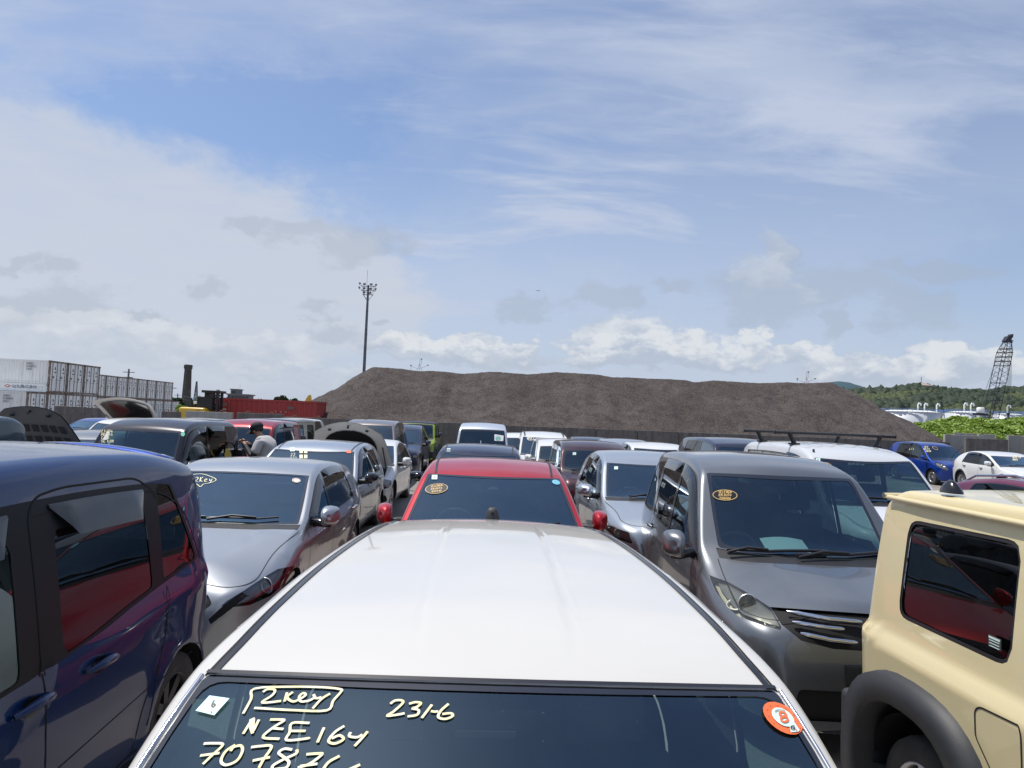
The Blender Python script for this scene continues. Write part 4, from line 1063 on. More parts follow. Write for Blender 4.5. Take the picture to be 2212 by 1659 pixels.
patch(cw, [pk(a, b) for a, b in oval(221, 1322, 88, 50, .62)], M_STKW, 'sticker_centre', .005, stk)
patch(cw, [pk(a, b) for a, b in [(262, 1372), (300, 1358), (335, 1410), (325, 1422), (275, 1426)]], M_STKW, 'sticker_notch', .005, stk)
mark(cw, [[pk(a, b) for a, b in [(222, 1322), (198, 1308), (205, 1290), (232, 1296), (240, 1312), (222, 1322), (205, 1338), (222, 1358), (250, 1350), (248, 1330), (222, 1322)]]], M_STKO, 'sticker_number', .0052, parent=stk, off=.007)
mark(cw, [[pk(a, b) for a, b in [(298, 1385), (278, 1388), (274, 1402), (290, 1408), (300, 1398), (285, 1392)]]], M_STKT, 'sticker_number', .0025, parent=stk, off=.007)
tk = [[pk(221+130*math.cos(a)*math.cos(.62)-66*math.sin(a)*math.sin(.62)+dx_, 1325+130*math.cos(a)*math.sin(.62)+66*math.sin(a)*math.cos(.62)+dy_) for dx_, dy_ in ((-5, -5), (3, 4))] for a in [2*math.pi*k/12+.3 for k in range(12) if k not in (1, 2)]]
mark(cw, tk, mat('faded sticker ink', (.62, .2, .1), .5), 'sticker_months', .003, False, .007, stk)
mark(cw, [[pk(a, b) for a, b in [(165, 1288), (185, 1278), (232, 1280)]]], M_STKT, 'sticker_title', .002, True, .007, stk)

def nearcar_sil(kind):
    if kind == 'hatch':
        return dict(nose=[(0, .22, 0), (0, .45, .1), (.07, .70, .12), (.28, .83, .25)], cowl=(1.28, .99, .2), header=(2.15, 1.385, .14), roof=[(2.55, 1.455, .3), (3.2, 1.455, .5), (3.9, 1.36, .3)], tail=[(4.12, 1.27, .05), (4.32, .98, .1), (4.46, .78, .2), (4.43, .25, 0)])
# ---- deep red hatchback straight ahead
K = nearcar_sil('hatch')
PR = std(4.46, 1.78, 1.56, (1.30, 1.04, .2), (2.15, 1.455, .12), K['nose'], [(2.6, 1.545, .3), (3.2, 1.55, .5), (3.9, 1.44, .3)], K['tail'], Rw=.33)
cr = make('hatchback', PR, place(1067, 7.05, 2.15, 1025), 'deep red hatchback directly behind the white estate car, gold oval writing on its windshield', P_RED, res=.04, ditch=.585,
          rear=(1.02, 1.25, .5, .42, True), finish=False, bulge=.08, mirror_size=(.15, .17, .19))
cr.rest()
def oval_mark(car, u, v, a, b, lines, h, m=M_GOLD, rot=0, wd=.006, seed=1, slope=0, cw_=.62):
    bk = patch(car, oval(u, v, a, b, rot), mat('black oval backing', (.008, .008, .012), .35), 'marker_oval', .002)
    if bk is None: return
    mark(car, [oval(u, v, a, b, rot)+[oval(u, v, a, b, rot)[0]]], m, 'marker_ring', wd, True, .004, bk)
    n = len(lines)
    for i, t in enumerate(lines):
        st, L_ = strokes(t, cw_, .22, .05, .05, seed+i); w_ = L_*h
        vv = v-b*.0+(i-(n-1)/2)*h*1.35+h*.5
        mark(car, [[(u-w_/2+a_*h, vv-b_*h+(a_*h-w_/2)*slope) for a_, b_ in s_] for s_ in st], m, 'marker_writing', wd*.8, parent=bk, off=.005)
oval_mark(cr, 943, 1056, 24, 10.5, ['SELENGA', 'KM AVTO', '999995'], 4.4, rot=-.12, slope=-.12)
def small_sticker(car, u, v, s_=5, m=M_STKW, n='4'):
    k = patch(car, [(u-s_, v-s_*.8), (u+s_, v-s_*.8), (u+s_*.9, v+s_*.8), (u-s_*1.1, v+s_*.8)], m, 'window_sticker')
    if k: text_px(car, n, u-s_*.3, v+s_*.45, s_*.9, M_STKT, .004, parent=k)
small_sticker(cr, 939, 1031, 6)
k = patch(cr, oval(1201, 1042, 9, 5, .25), M_STKB, 'round_sticker')
if k: mark(cr, [oval(1200, 1042, 4.5, 2.4, .25, 10)], M_STKW, 'sticker_ring', .006, parent=k, off=.005)
mb = MB(); p, n = cr.topp(.03, 2.18); mb.box((.03, 2.17, 1.30), (.30, .12, .06), bev=.02); mb.box((.03, 2.1, 1.26), (.12, .1, .06), bev=.02); mb.build('camera_housing', M_BLK, cr.root)
mb = MB(); mb.add([(-.06, 2.09, 1.285), (.06, 2.09, 1.285), (.02, 2.12, 1.32), (-.02, 2.12, 1.32)], [(0, 1, 2, 3)]); mb.build('camera_window', M_WHITE, cr.root)

def lamp_inside(car, rids, m, bowls, depth=.10, shell=True):
    for k, rid in enumerate(rids):
        if rid not in car.objs: continue
        o = car.objs[rid]; me = o.data; sg = (1, -1)[k]
        if shell:
            b = MB(); b.add([v.co-v.normal*depth for v in me.vertices], [tuple(p.vertices) for p in me.polygons], 0, True); b.build('lamp_housing', m, o)
        for (u, v, r_) in bowls:
            p, n = car.px(u, v)
            if p is None: continue
            l = MB(); l.lathe([(.0, .06), (r_*.5, .05), (r_*.85, .02), (r_*.97, -.004), (r_*1.1, -.01), (r_*1.15, .004)], (0, 0, 0), 'Y', 24); l.lathe([(0, .02), (r_*.2, .025), (r_*.28, .05)], (0, 0, 0), 'Y', 16)
            lo = l.build('lamp_bowl', M_REFL, o); lo.location = Vector((p.x*sg, p.y, p.z))-Vector((n.x*sg, n.y, n.z))*.045; lo.rotation_euler = (-Vector((n.x*sg, n.y, n.z))).to_track_quat('Y', 'Z').to_euler()
# ---- silver hatchback, left column
def axfeat(x, y):
    if y > 1.3: return 0.0
    x0 = .22+.38*(y/1.3); e = min(1, y/.4)*min(1, (1.3-y)/.25)
    return e*(.018/(1+math.exp(-(x-x0)/.02)))*max(0, 1-(x-x0)/.5)
PS = std(4.46, 1.795, 1.47, K['cowl'], K['header'], K['nose'], K['roof'], K['tail'], Rw=.33, feat=axfeat)
PS['crown'] = [(0, .10), (.3, .20), (.9, .10), (1.28, .06), (2.15, .065), (2.6, .05), (3.7, .06), (4.3, .10), (4.46, .12)]
PS['plan'] = [(0, .58), (.10, .74), (.3, .90), (.7, .985), (1.3, 1), (2.4, .99), (3.3, 1.0), (3.8, .985), (4.2, .93), (4.4, .85), (4.46, .78)]
PS['crease'] = lambda y, z: .014*np.exp(-((z-(.80+.02*y))/.05)**2)*(y > .8)-.012*np.exp(-((z-.58)/.10)**2)*(y > 1)
cs = make('hatchback', PS, place(527, 7.15, 2.15, 1015), 'silver hatchback with a swept nose beside the white estate car, yellow 2Key on its glass', P_SILV, res=.035,
          rear=(1.02, 1.25, .5, .42, True), finish=False, vis=True, bulge=.05, lights=False, seatm=M_BEI, grille=False, foot_m=M_PIANO, mirror_size=(.16, .17, .18), wip=True)
LH = [cs.reg('headlight', glass('dark lamp lens', (.55, .57, .6), 1.6, dust=.02)) for _ in (0, 1)]
cs.region_px([[(637, 1222), (636, 1240), (620, 1257), (585, 1287), (540, 1307), (525, 1277), (565, 1250), (600, 1229)], [(525, 1277), (540, 1307), (495, 1313), (478, 1309), (490, 1298)]], LH, maxy=1.3)
RI = [cs.reg('bumper_intake', M_SEAM, .006) for _ in (0, 1)]
cs.region_px([[(522, 1279), (540, 1287), (478, 1332), (455, 1350), (450, 1338), (485, 1306)]], RI, maxy=1.0)
for sg in (1, -1):
    rid = cs.reg('taillight', M_RED); cs.region([(4.1, .85), (4.5, .8), (4.5, .98), (4.15, 1.0)], 'side', sg, rid, thr=.02)
rid = cs.reg('grille', M_BLK, .012); cs.region([(-.55, .60), (-.30, .40), (.30, .40), (.55, .60), (.50, .66), (-.50, .66)], 'front', -1, rid, thr=.15, rnd=.02)
cs.rest()
lamp_inside(cs, LH, M_BLK, [(585, 1262, .05)])
text_px(cs, '2Key', 421, 1041, 10, M_YMARK, .007, cw=.75, slant=.15)
mark(cs, [[(414, 1026), (435, 1024), (456, 1030), (467, 1037), (455, 1043), (440, 1046), (433, 1052), (425, 1046), (413, 1044)]], M_YMARK, 'marker_outline', .007)
k = patch(cs, oval(640, 1038, 9, 5, .1), M_STKW, 'round_sticker')
if k: mark(cs, [oval(640, 1038, 7, 3.8, .1, 14)], M_STKO, 'sticker_ring', .007, parent=k, off=.005)

# ---- grey minivan, right column
PF = std(4.25, 1.695, 1.77, (1.08, 1.05, .16), (1.72, 1.66, .12), [(0, .22, 0), (0, .52, .1), (.05, .78, .12), (.22, .90, .2)],
         [(2.15, 1.75, .4), (3.0, 1.765, .5), (3.75, 1.71, .3)], [(4.05, 1.60, .08), (4.18, 1.1, .12), (4.25, .8, .2), (4.25, .25, 0)], Rw=.315, wheels=(.78, 3.5))
PF['crown'] = [(0, .12), (.3, .17), (.8, .12), (1.08, .07), (1.72, .07), (2.2, .06), (3.6, .06), (4.0, .10), (4.2, .12)]
PF['belt'] = [(0, .92), (.86, .97), (2.0, 1.0), (4.2, 1.08)]
PF['tum'] = [(0, .2), (.86, .21), (1.72, .19), (3.4, .18), (3.9, .22), (4.2, .28)]
cf = make('minivan', PF, place(1655, 5.9, 1.72, 1030), 'dark grey minivan with hazy headlights and a paper sheet behind its windshield', P_GREY, cat='minivan', res=.035, finish=False, rz=R(-3.4),
          sidew=[(1.18, 2.28, 2.28, G_CLEAR), (2.36, 3.12, 3.12, G_DARK), (3.24, 3.82, 3.68, G_DARK)], doors=[1.0, 2.32, 3.2], vis=False, bulge=.05, lights=False, grille=False, wip=False, pill=[(1.08, .15), (1.72, .055)],
          foot_m=M_PIANO, mirror_size=(.17, .16, .21), rows=3, drop=.12, rear=(1.1, 1.5, .55, .5, True), seatm=mat('seat cloth charcoal', (.03, .032, .04), .9))
FH = [cf.reg('headlight', glass('hazy yellowed lens', (.85, .85, .76), 1.1, .04, dust=.12)) for _ in (0, 1)]
cf.region_px([[(1531, 1242), (1590, 1263), (1626, 1287), (1661, 1307), (1688, 1354), (1686, 1361), (1651, 1352), (1596, 1332), (1571, 1312), (1546, 1277)]], FH[::-1], maxy=1.2)
for sg in (1, -1):
    rid = cf.reg('taillight', M_RED); cf.region([(3.98, .95), (4.3, .9), (4.3, 1.35), (4.05, 1.35)], 'side', sg, rid, thr=.02)
rid = cf.reg('grille', M_SEAM, .02); cf.region_px([[(1661, 1307), (1876, 1326), (1990, 1334), (1990, 1412), (1861, 1406), (1801, 1402), (1731, 1384), (1688, 1349)]], [rid], maxy=.5); cf.region_px([[(1661, 1307), (1876, 1326), (1990, 1334), (1990, 1412), (1861, 1406), (1801, 1402), (1731, 1384), (1688, 1349)]], [0, rid][:0], maxy=.5)
rid = cf.reg('lower_grille', M_SEAM, .02); cf.region([(-.50, .26), (.50, .26), (.46, .44), (-.46, .44)], 'front', -1, rid, thr=.15, rnd=.03)
cf.rest()
gy = lambda x, z: float(np.interp(z, cf.sz[:60], cf.sy[:60]))+.10*(x/.56)**2
def front_bar(car, z0_, z1_, xa, xb, hh, dd, m, nm, curve=.10, ylift=-.012, par=None, zc=0.0, sg=(1,)):
    for g in sg:
        mb = MB(); n = 12; vs = []
        for i in range(n+1):
            x = xa+(xb-xa)*i/n; z = z0_+(z1_-z0_)*i/n; y = float(np.interp(z, car.sz[:60], car.sy[:60]))+curve*(x/.56)**2+ylift
            for (a, b) in ((0, -hh/2), (-dd, -hh/2), (-dd, hh/2), (0, hh/2)): vs.append((x*g, y+a, z+b))
        mb.add(vs, [(i*4+j, i*4+(j+1) % 4, i*4+4+(j+1) % 4, i*4+4+j) for i in range(n) for j in range(4)]+[(0, 1, 2, 3), (4*n, 4*n+1, 4*n+2, 4*n+3)], 0, False)
        mb.build(nm, m, par or car.root)
def px_bar(car, pts, r, m, nm, off=.012, both=True, flat=.5):
    q = []
    for a, b in zip(pts[:-1], pts[1:]):
        for i in range(8): t = i/8; q.append((a[0]+(b[0]-a[0])*t, a[1]+(b[1]-a[1])*t))
    q.append(pts[-1]); P = []
    for u, v in q:
        p, n = car.px(u, v)
        if p is not None: P.append(p+n*off)
    for sg in ((1, -1) if both else (1,)):
        mb = MB(); mb.tube([Vector((p.x*sg, p.y, p.z)) for p in P], [r*(.45+.55*min(1, 9*i/len(P), 12*(len(P)-1-i+.3)/len(P))) for i in range(len(P))], 6); mb.build(nm, m, car.root)
px_bar(cf, [(1700, 1324), (1790, 1340), (1860, 1346)], .016, M_CHR, 'grille_bar'); px_bar(cf, [(1711, 1346), (1770, 1356), (1822, 1361)], .015, M_CHR, 'grille_bar'); px_bar(cf, [(1728, 1369), (1790, 1382), (1850, 1389)], .015, M_CHR, 'grille_bar')
ep, en_ = cf.px(1858, 1366)
em = MB(); ec = Vector((0, ep.y-.03, ep.z))
em.tube([ec+Vector((a, 0, b)) for a, b in fillet([(-.062, .046), (.062, .046), (.052, -.05), (-.052, -.05)], .03, closed=True)], .007, 6, closed=True)
em.tube([ec+Vector((-.044, 0, .04)), ec+Vector((-.033, 0, 0)), ec+Vector((-.031, 0, -.042))], [.011, .006, .011], 6); em.tube([ec+Vector((.044, 0, .04)), ec+Vector((.033, 0, 0)), ec+Vector((.031, 0, -.042))], [.011, .006, .011], 6)
em.tube([ec+Vector((-.033, 0, -.004)), ec+Vector((.033, 0, -.004))], .008, 6); em.build('front_emblem', M_CHR, cf.root)
mb = MB(); mb.box((0, .005, .53), (.36, .02, .13), bev=.006); mb.build('plate_holder', M_PLAS, cf.root)
lamp_inside(cf, FH[::-1], mat('lamp housing grey', (.42, .42, .38), .4, .3), [(1590, 1293, .066), (1649, 1311, .026), (1664, 1335, .034)], .06)
for (pl, gm, top, bot) in cf.wins[:2]: visor(cf, [(y, z+.045) for y, z in top], .10, .035)
wiper(cf, [(-.60, 1.10), (-.3, 1.06), (.15, 1.08)], r=.012); wiper(cf, [(-.1, 1.02), (.3, 1.06), (.60, 1.14)], r=.012)
oval_mark(cf, 1566, 1070, 26, 11, ['SELENGA', 'KM AUTO', '208606'], 5.0, rot=.04)
mb = MB(); p, n = cf.topp(.05, 3.85); mb.box(p+Vector((0, 0, .015)), (.05, .09, .04), bev=.015); mb.tube([p+Vector((0, 0, .03)), p+Vector((0, .06, .05))], .012, 8); mb.build('roof_antenna', M_BLK, cf.root)
# a sheet of paper lying on the dashboard
def on_world(car, x, y, z): return car.M@Vector((x, y, z))
mb = MB(); n = 6; vs = []
for i in range(n+1):
    for j in range(n+1): a, b = i/n, j/n; vs.append((-.21+.34*a, -.10+.22*b, .02*math.sin(a*3)+.05*b))
mb.add(vs, [(i*(n+1)+j, (i+1)*(n+1)+j, (i+1)*(n+1)+j+1, i*(n+1)+j+1) for i in range(n) for j in range(n)], 0, True)
ps = mb.build('paper_sheet', mat('printed paper', (.72, .78, .70), .7), None); ps.location = on_world(cf, -.02, 1.36, 1.045); ps.rotation_euler = (R(4), R(0), R(-6))
tag(ps, 'pale printed sheet of paper lying on the dark grey minivan dashboard', 'paper')
mb = MB()
for k in range(5): mb.box((-.12+.01*k, .085-.035*k, .046-.0075*k), (.10+.03*(k % 2), .004, .0012))
mb.box((.0, .10, .052), (.22, .006, .0012)); mb.build('print_lines', M_STKT, ps)
mb = MB()
st, _ = strokes('P235N', .8, .3, .1, .05, 3); st2, _ = strokes('82KM', .8, .3, .1, .05, 5)
for row, st_ in enumerate((st, st2)):
    for s_ in st_: mb.ribbon([Vector((.0+a*.016, .03-row*.03+b*.018, .040-row*.004)) for a, b in s_], [Vector((0, 0, 1))]*len(s_), .003, 0, .001)
mb.build('handwriting', M_STKT, ps, False)

# ---- navy blue minivan, near left, seen from its right rear quarter
PB = std(4.45, 1.695, 1.80, (.86, 1.06, .18), (1.80, 1.69, .12), [(0, .22, 0), (0, .52, .1), (.06, .80, .12), (.22, .93, .2)],
         [(2.25, 1.78, .4), (3.0, 1.80, .5), (3.8, 1.775, .3)], [(4.24, 1.715, .07), (4.37, 1.25, .15), (4.44, .88, .2), (4.45, .25, 0)], Rw=.315, wheels=(.78, 3.88))
PB['belt'] = [(0, .90), (.86, .93), (2.0, .93), (2.8, .955), (3.57, 1.045), (4.2, 1.10)]
PB['crown'] = [(0, .12), (.3, .19), (.8, .15), (.9, .13), (1.72, .085), (2.2, .075), (3.6, .08), (4.0, .10), (4.2, .12)]
PB['plan'] = [(0, .64), (.1, .79), (.3, .925), (.7, .985), (1.3, 1), (2.6, 1), (3.5, .99), (4.0, .985), (4.25, .955), (4.38, .88), (4.45, .78)]
PB['tum'] = [(0, .2), (.86, .21), (1.8, .17), (3.0, .14), (4.1, .12), (4.45, .12)]
PB['rad'] = [(0, .08), (.4, .11), (.8, .08), (1.0, .035), (1.8, .05), (2.3, .085), (4.0, .09), (4.45, .06)]
PB['crease'] = lambda y, z: .012*np.exp(-((z-(.90+.02*y))/.035)**2)-.010*np.exp(-((z-(.72))/.12)**2)
cb = make('minivan', PB, (-2.48, .10), 'navy blue minivan in the left foreground with smoked door visors', P_BLUE, cat='minivan', res=.03, finish=False,
          sidew=[(None, 2.56, 2.56, G_CLEAR, .28), (2.82, 3.57, 3.55, G_DARK, .275), (3.69, 4.10, 3.84, G_DARK, .15)], doors=[1.0, 2.68, 3.66], bulge=.05, lights=False, drop=.16, rows=3, steel=True,
          rear=(1.15, 1.5, .55, .5, True), handles=[], trimm=mat('satin black pillar trim', (.008, .010, .013), .38, spec=.2), seatm=mat('pale grey seat cloth', (.30, .32, .30), .9))
for sg in (1, -1):
    rid = cb.reg('taillight', mat('clear tail lamp lens', (.5, .5, .5), .12, .5, .8)); cb.region([(4.25, .74), (4.5, .72), (4.5, .98), (4.27, 1.0)], 'side', sg, rid, thr=.01)
    rid = cb.reg('headlight', G_LENS); cb.region([(.03, .66), (.09, .60), (.40, .70), (.66, .90), (.70, .985), (.40, .93), (.16, .86)], 'side', sg, rid, thr=.01, rnd=.02)
cb.line_side([(2.68, .94), (2.675, 1.55), (2.73, 1.615), (2.9, 1.635), (3.5, 1.625), (3.64, 1.55), (3.68, 1.50)], .010, rnd=.08)
cb.line_side([(2.70, 1.54), (3.2, 1.555), (3.72, 1.54), (3.98, 1.42), (4.18, 1.08)], .008, rnd=.15)
cb.line_side([(3.66, 1.02), (3.68, .80), (3.55, .55), (3.5, .4)], .008)
cb.line_side([(2.68, .55), (4.0, .60)], .004, rnd=0)
cb.rest()
for (pl, gm, top, bot) in cb.wins[:2]: visor(cb, [(y, z+.105) for y, z in [(top[0][0]-.02, top[0][1])]+top[1:]], .145, .042)
for yd in (2.60, 3.05):
    for sg in (1, -1): handle(cb, yd, .86, sg, P_BLUE, .22)
# rear roof spoiler
mb = MB(); vs = []; n = 16
for i in range(n+1):
    x = -.60+1.2*i/n; p, _ = cb.topp(x, 4.12)
    for (a, b) in ((-.10, .004), (.06, .022), (.13, .012), (.15, -.01), (.02, -.03)): vs.append((x, 4.12+a-.09*(x/.6)**2, p.z+b*(1-.3*(x/.6)**8)))
mb.add(vs, [(i*5+j, i*5+(j+1) % 5, i*5+5+(j+1) % 5, i*5+5+j) for i in range(n) for j in range(5)]+[(0, 1, 2, 3, 4), (5*n, 5*n+1, 5*n+2, 5*n+3, 5*n+4)], 0, True)
mb.build('roof_spoiler', P_BLUE2, cb.root)

# ---- beige off-roader, near right, its right rear quarter
PJ = dict(L=3.40, W=1.50, H=1.76, R=.31, z0=.34, archr=.40, archsq=True)
PJ['sil'] = [(0, .34, 0), (0, .85, .08), (.03, 1.0, .06), (.75, 1.08, .05), (.80, 1.10, .04), (1.10, 1.66, .05), (1.28, 1.745, .08), (2.2, 1.76, .3), (3.20, 1.745, .08), (3.32, 1.67, .03), (3.40, 1.05, .03), (3.42, .5, .05), (3.42, .34, 0)]
PJ['plan'] = [(0, .90), (.08, .97), (.25, 1), (3.2, 1), (3.34, .985), (3.42, .955)]
PJ['belt'] = [(0, 1.03), (3.42, 1.03)]
PJ['tum'] = [(0, .07), (3.42, .075)]
PJ['crown'] = [(0, .03), (1.2, .03), (3.3, .03), (3.42, .03)]
PJ['rad'] = [(0, .05), (.7, .04), (1.2, .035), (3.3, .035), (3.42, .05)]
PJ['prof'] = [(0, .955), (.5, .985), (.80, .995), (.94, 1.0), (.965, .965), (1, .95)]
PJ['wheels'] = (.66, 2.92); PJ['flare'] = 0.0; PJ['nt'] = 9; PJ['ns'] = 34
PJ['cowl'] = (.80, 1.10); PJ['header'] = (1.10, 1.66)
def jimny(name, P, pos, label, pm, cat='off-roader', res=.035, roofm=None, near=False, rz=0.0):
    c = make(name, P, pos, label, pm, cat, rz, res, sidew=[], wind=True, hood=False, doors=[], handles=[], vis=False, cabin=True, finish=False, lights=False, grille=False, pill=.07, bulge=.0, mirrors=False, cowlpart=True, y2=3.1, rows=2)
    WN = [([(1.13, 1.17), (2.02, 1.17), (2.00, 1.59), (1.30, 1.59)], G_CLEAR), ([(2.40, 1.145), (3.10, 1.14), (3.09, 1.575), (2.40, 1.59)], G_DARK)]
    for pl, g in WN:
        ctr = (sum(p[0] for p in pl)/4, sum(p[1] for p in pl)/4); o = [(ctr[0]+(p[0]-ctr[0])*1.035, ctr[1]+(p[1]-ctr[1])*1.075) for p in pl]
        c.both(o, 'window_seal', M_BLK, rnd=.075, inset=.003); c.both(pl, 'side_window', g, inset=.010, rnd=.06)
    r3 = c.reg('rear_window', G_DARK, .006); c.region([(-.52, 1.16), (.52, 1.16), (.50, 1.52), (-.50, 1.52)], 'front', 1, r3, rnd=.06)
    if roofm:
        rr = c.reg('roof_panel', roofm); c.region([(-.9, 1.12), (.9, 1.12), (.9, 3.36), (-.9, 3.36)], 'top', 1, rr, thr=.3, rnd=0, cond=lambda q: q.z > 1.6)
    rid = c.reg('grille', M_BLK, .02); c.region([(-.62, .78), (.62, .78), (.62, .98), (-.62, .98)], 'front', -1, rid, thr=.3, rnd=.03)
    c.line_side([(1.08, 1.12), (1.08, .45)], .006); c.line_side([(2.22, 1.12), (2.22, .80), (2.18, .45)], .006)
    # fuel lid on the right rear wing, as an outline
    c.line_side([(2.29, .96), (2.49, .945), (2.52, .92), (2.52, .82), (2.43, .72), (2.32, .72), (2.28, .76), (2.28, .93), (2.29, .96)], .007, sides=(-1,), rnd=.02)
    c.rest()
    # gutter roof edge
    mb = MB()
    for sg in (1, -1):
        pts = [c.sidep(y, 1.675, sg, .014)[0] for y in (1.12, 1.5, 2.0, 2.6, 3.0, 3.28)]; mb.tube(pts, .015, 6)
    mb.tube([(-.66, 3.325, 1.68), (0, 3.34, 1.695), (.66, 3.325, 1.68)], .016, 6)
    mb.build('roof_gutter', roofm or pm, c.root)
    for sg in (1, -1):                      # black over-fenders
        for yw in P['wheels']:
            mb = MB(); n = 22; vs = []; pr = ((.0, -.12), (.0, .064), (.012, .078), (.125, .072), (.138, .0))
            for k in range(n+1):
                a = math.pi*(1.18*k/n-.09); 
                for (dr, dx_) in pr:
                    r_ = .385+dr; ca, sa = math.cos(a), math.sin(a)
                    ca = math.copysign(abs(ca)**.80, ca); sa = math.copysign(abs(sa)**.80, sa) if sa > 0 else sa
                    y, z = yw+r_*1.02*ca, .36+r_*1.0*sa
                    vs.append((sg*(P['W']/2-.015+dx_), y, max(z, .26)))
            m_ = len(pr); mb.add(vs, [(k*m_+j, k*m_+j+1, (k+1)*m_+j+1, (k+1)*m_+j) for k in range(n) for j in range(m_-1)], 0, True)
            mb.build('over_fender', M_PLAS, c.root)
        build_mirror(c, 1.2, 1.2, sg, M_PIANO, M_BLK, (.17, .12, .18))
    mb = MB(); mb.box((0, 3.50, .52), (1.5, .14, .20), bev=.04); mb.build('rear_bumper', M_PLAS, c.root)
    mb = MB(); mb.box((0, -.05, .55), (1.5, .16, .25), bev=.04); mb.build('front_bumper', M_PLAS, c.root)
    for sg in (1, -1):
        l = MB(); l.lathe([(.0, -.0), (.07, -.005), (.088, -.03), (.095, -.0), (.1, .05)], (0, 0, 0), 'Y', 20); lo = l.build('headlight', M_REFL, c.root); lo.location = (sg*.52, -.0, .87)
    return c
cj = jimny('off_roader', PJ, (2.72, .23), 'beige boxy off-roader with black over-fender in the right foreground', P_BEIGE, near=True, res=.03)
mb = MB(); ctr = cj.sidep(2.34, 1.27, -1)[0]
mb.box((ctr.x-.012, 2.47, 1.20), (.002, .07, .045)); mb.build('window_sticker', mat('dark label', (.05, .05, .055), .5), cj.root)
mb = MB()
for k in range(4): mb.box((ctr.x-.0140, 2.47, 1.215-.011*k), (.001, .055 if k else .06, .003 if k else .008))
mb.build('sticker_print', M_STKW, cj.root)
# rear-side antenna fin on the roof
mb = MB(); p = Vector((-.60, 2.88, 1.742)); vs = []; n = 10
for i in range(n+1):
    t = i/n; h = .105*(1-abs(t-.55)**1.8*3.0); h = max(h, .0)
    for (a, b) in ((-.055, 0), (-.048, .45), (-.02, .9), (0, 1), (.02, .9), (.048, .45), (.055, 0)): vs.append(p+Vector((a*.62*(1-(2*t-1)**4*.8), -.06+.13*t, b*h*.58)))
mb.add(vs, [(i*7+j, i*7+j+1, i*7+8+j, i*7+7+j) for i in range(n) for j in range(6)], 0, True); mb.build('antenna_fin', M_PIANO, cj.root)

# ---- the rest of the yard.  header(u, d) fixes each car; sizes per body style
def B_hatch(L=4.0, W=1.695, H=1.50): 
    return std(L, W, H, (1.05, .99, .2), (1.80, H-.10, .12), [(0, .22, 0), (0, .45, .1), (.06, .70, .1), (.25, .82, .2)], [(2.2, H-.02, .3), (2.9, H, .5), (L-.6, H-.08, .3)], [(L-.28, H-.2, .06), (L-.1, 1.02, .1), (L, .8, .2), (L-.02, .25, 0)], Rw=.30, nt=7, ns=14)
def B_mini(L=4.2, W=1.695, H=1.75, cy=.95):
    return std(L, W, H, (cy, 1.10, .2), (cy+.68, H-.11, .12), [(0, .22, 0), (0, .5, .1), (.06, .80, .1), (.25, .94, .2)], [(cy+1.15, H-.02, .3), (L*.6, H, .5), (L-.5, H-.04, .2)], [(L-.18, H-.14, .06), (L-.06, 1.1, .1), (L, .8, .1), (L-.01, .25, 0)], Rw=.31, nt=7, ns=14, bulge=.045)
def B_kei(L=3.4, W=1.475, H=1.75):
    P = std(L, W, H, (.68, 1.08, .12), (1.08, H-.13, .10), [(0, .22, 0), (0, .55, .06), (.04, .86, .08), (.18, .98, .12)], [(1.45, H-.015, .25), (L*.6, H, .5), (L-.35, H-.03, .2)], [(L-.12, H-.12, .06), (L-.04, 1.1, .1), (L, .8, .1), (L-.01, .25, 0)], Rw=.27, nt=7, ns=14)
    P['tum'] = [(0, .09), (L, .11)]; P['plan'] = [(0, .80), (.08, .89), (.25, .965), (.6, 1), (L-.5, 1), (L-.15, .97), (L, .9)]; P['crown'] = [(0, .04), (1.0, .05), (L, .05)]; P['flare'] = .008; P['bulge'] = .02
    return P
def B_suv(L=4.3, W=1.77, H=1.60):
    return std(L, W, H, (1.15, 1.06, .2), (1.95, H-.12, .12), [(0, .25, 0), (0, .55, .1), (.06, .82, .1), (.28, .94, .2)], [(2.4, H-.02, .3), (3.0, H, .5), (L-.75, H-.08, .3)], [(L-.42, H-.2, .06), (L-.1, 1.08, .1), (L, .85, .2), (L-.02, .3, 0)], Rw=.345, nt=7, ns=14, flare=.03)
def far(name, P, u, d, label, pm, cat='car', v=950, **kw):
    kw.setdefault('res', .085); kw.setdefault('full', d < 14)
    c = make(name, P, place(u, d, P['header'][0], v), label, pm, cat, **kw); return c
# left column behind the silver hatchback
P_ = B_hatch(4.2, 1.695, 1.52)
c13 = far('estate_car', P_, 682, 11.1, 'bright silver estate car with black door mirrors behind the silver 2Key hatchback', P_SILV2, mirror_m=M_PIANO, res=.05, ditch=.57, vis=True, seatm=M_GREY, mirror_size=(.19, .16, .15))
small_sticker(c13, 632, 971, 5)
text_px(c13, '22', 628, 985, 6, M_WMARK, .006); text_px(c13, '331', 626, 993, 6, M_WMARK, .006)
for (a, b) in ((650, 975), (660, 975), (650, 986), (660, 986)): patch(c13, [(a-3, b-3.5), (a+4, b-3.5), (a+4, b+4), (a-3, b+4)], M_YMARK, 'yellow_note')
k = patch(c13, oval(753, 976, 6, 3.2, .1), M_STKO, 'round_sticker')
mb = MB(); mb.box((.02, 1.86, 1.27), (.26, .12, .06), bev=.02); mb.build('camera_housing', M_BLK, c13.root)
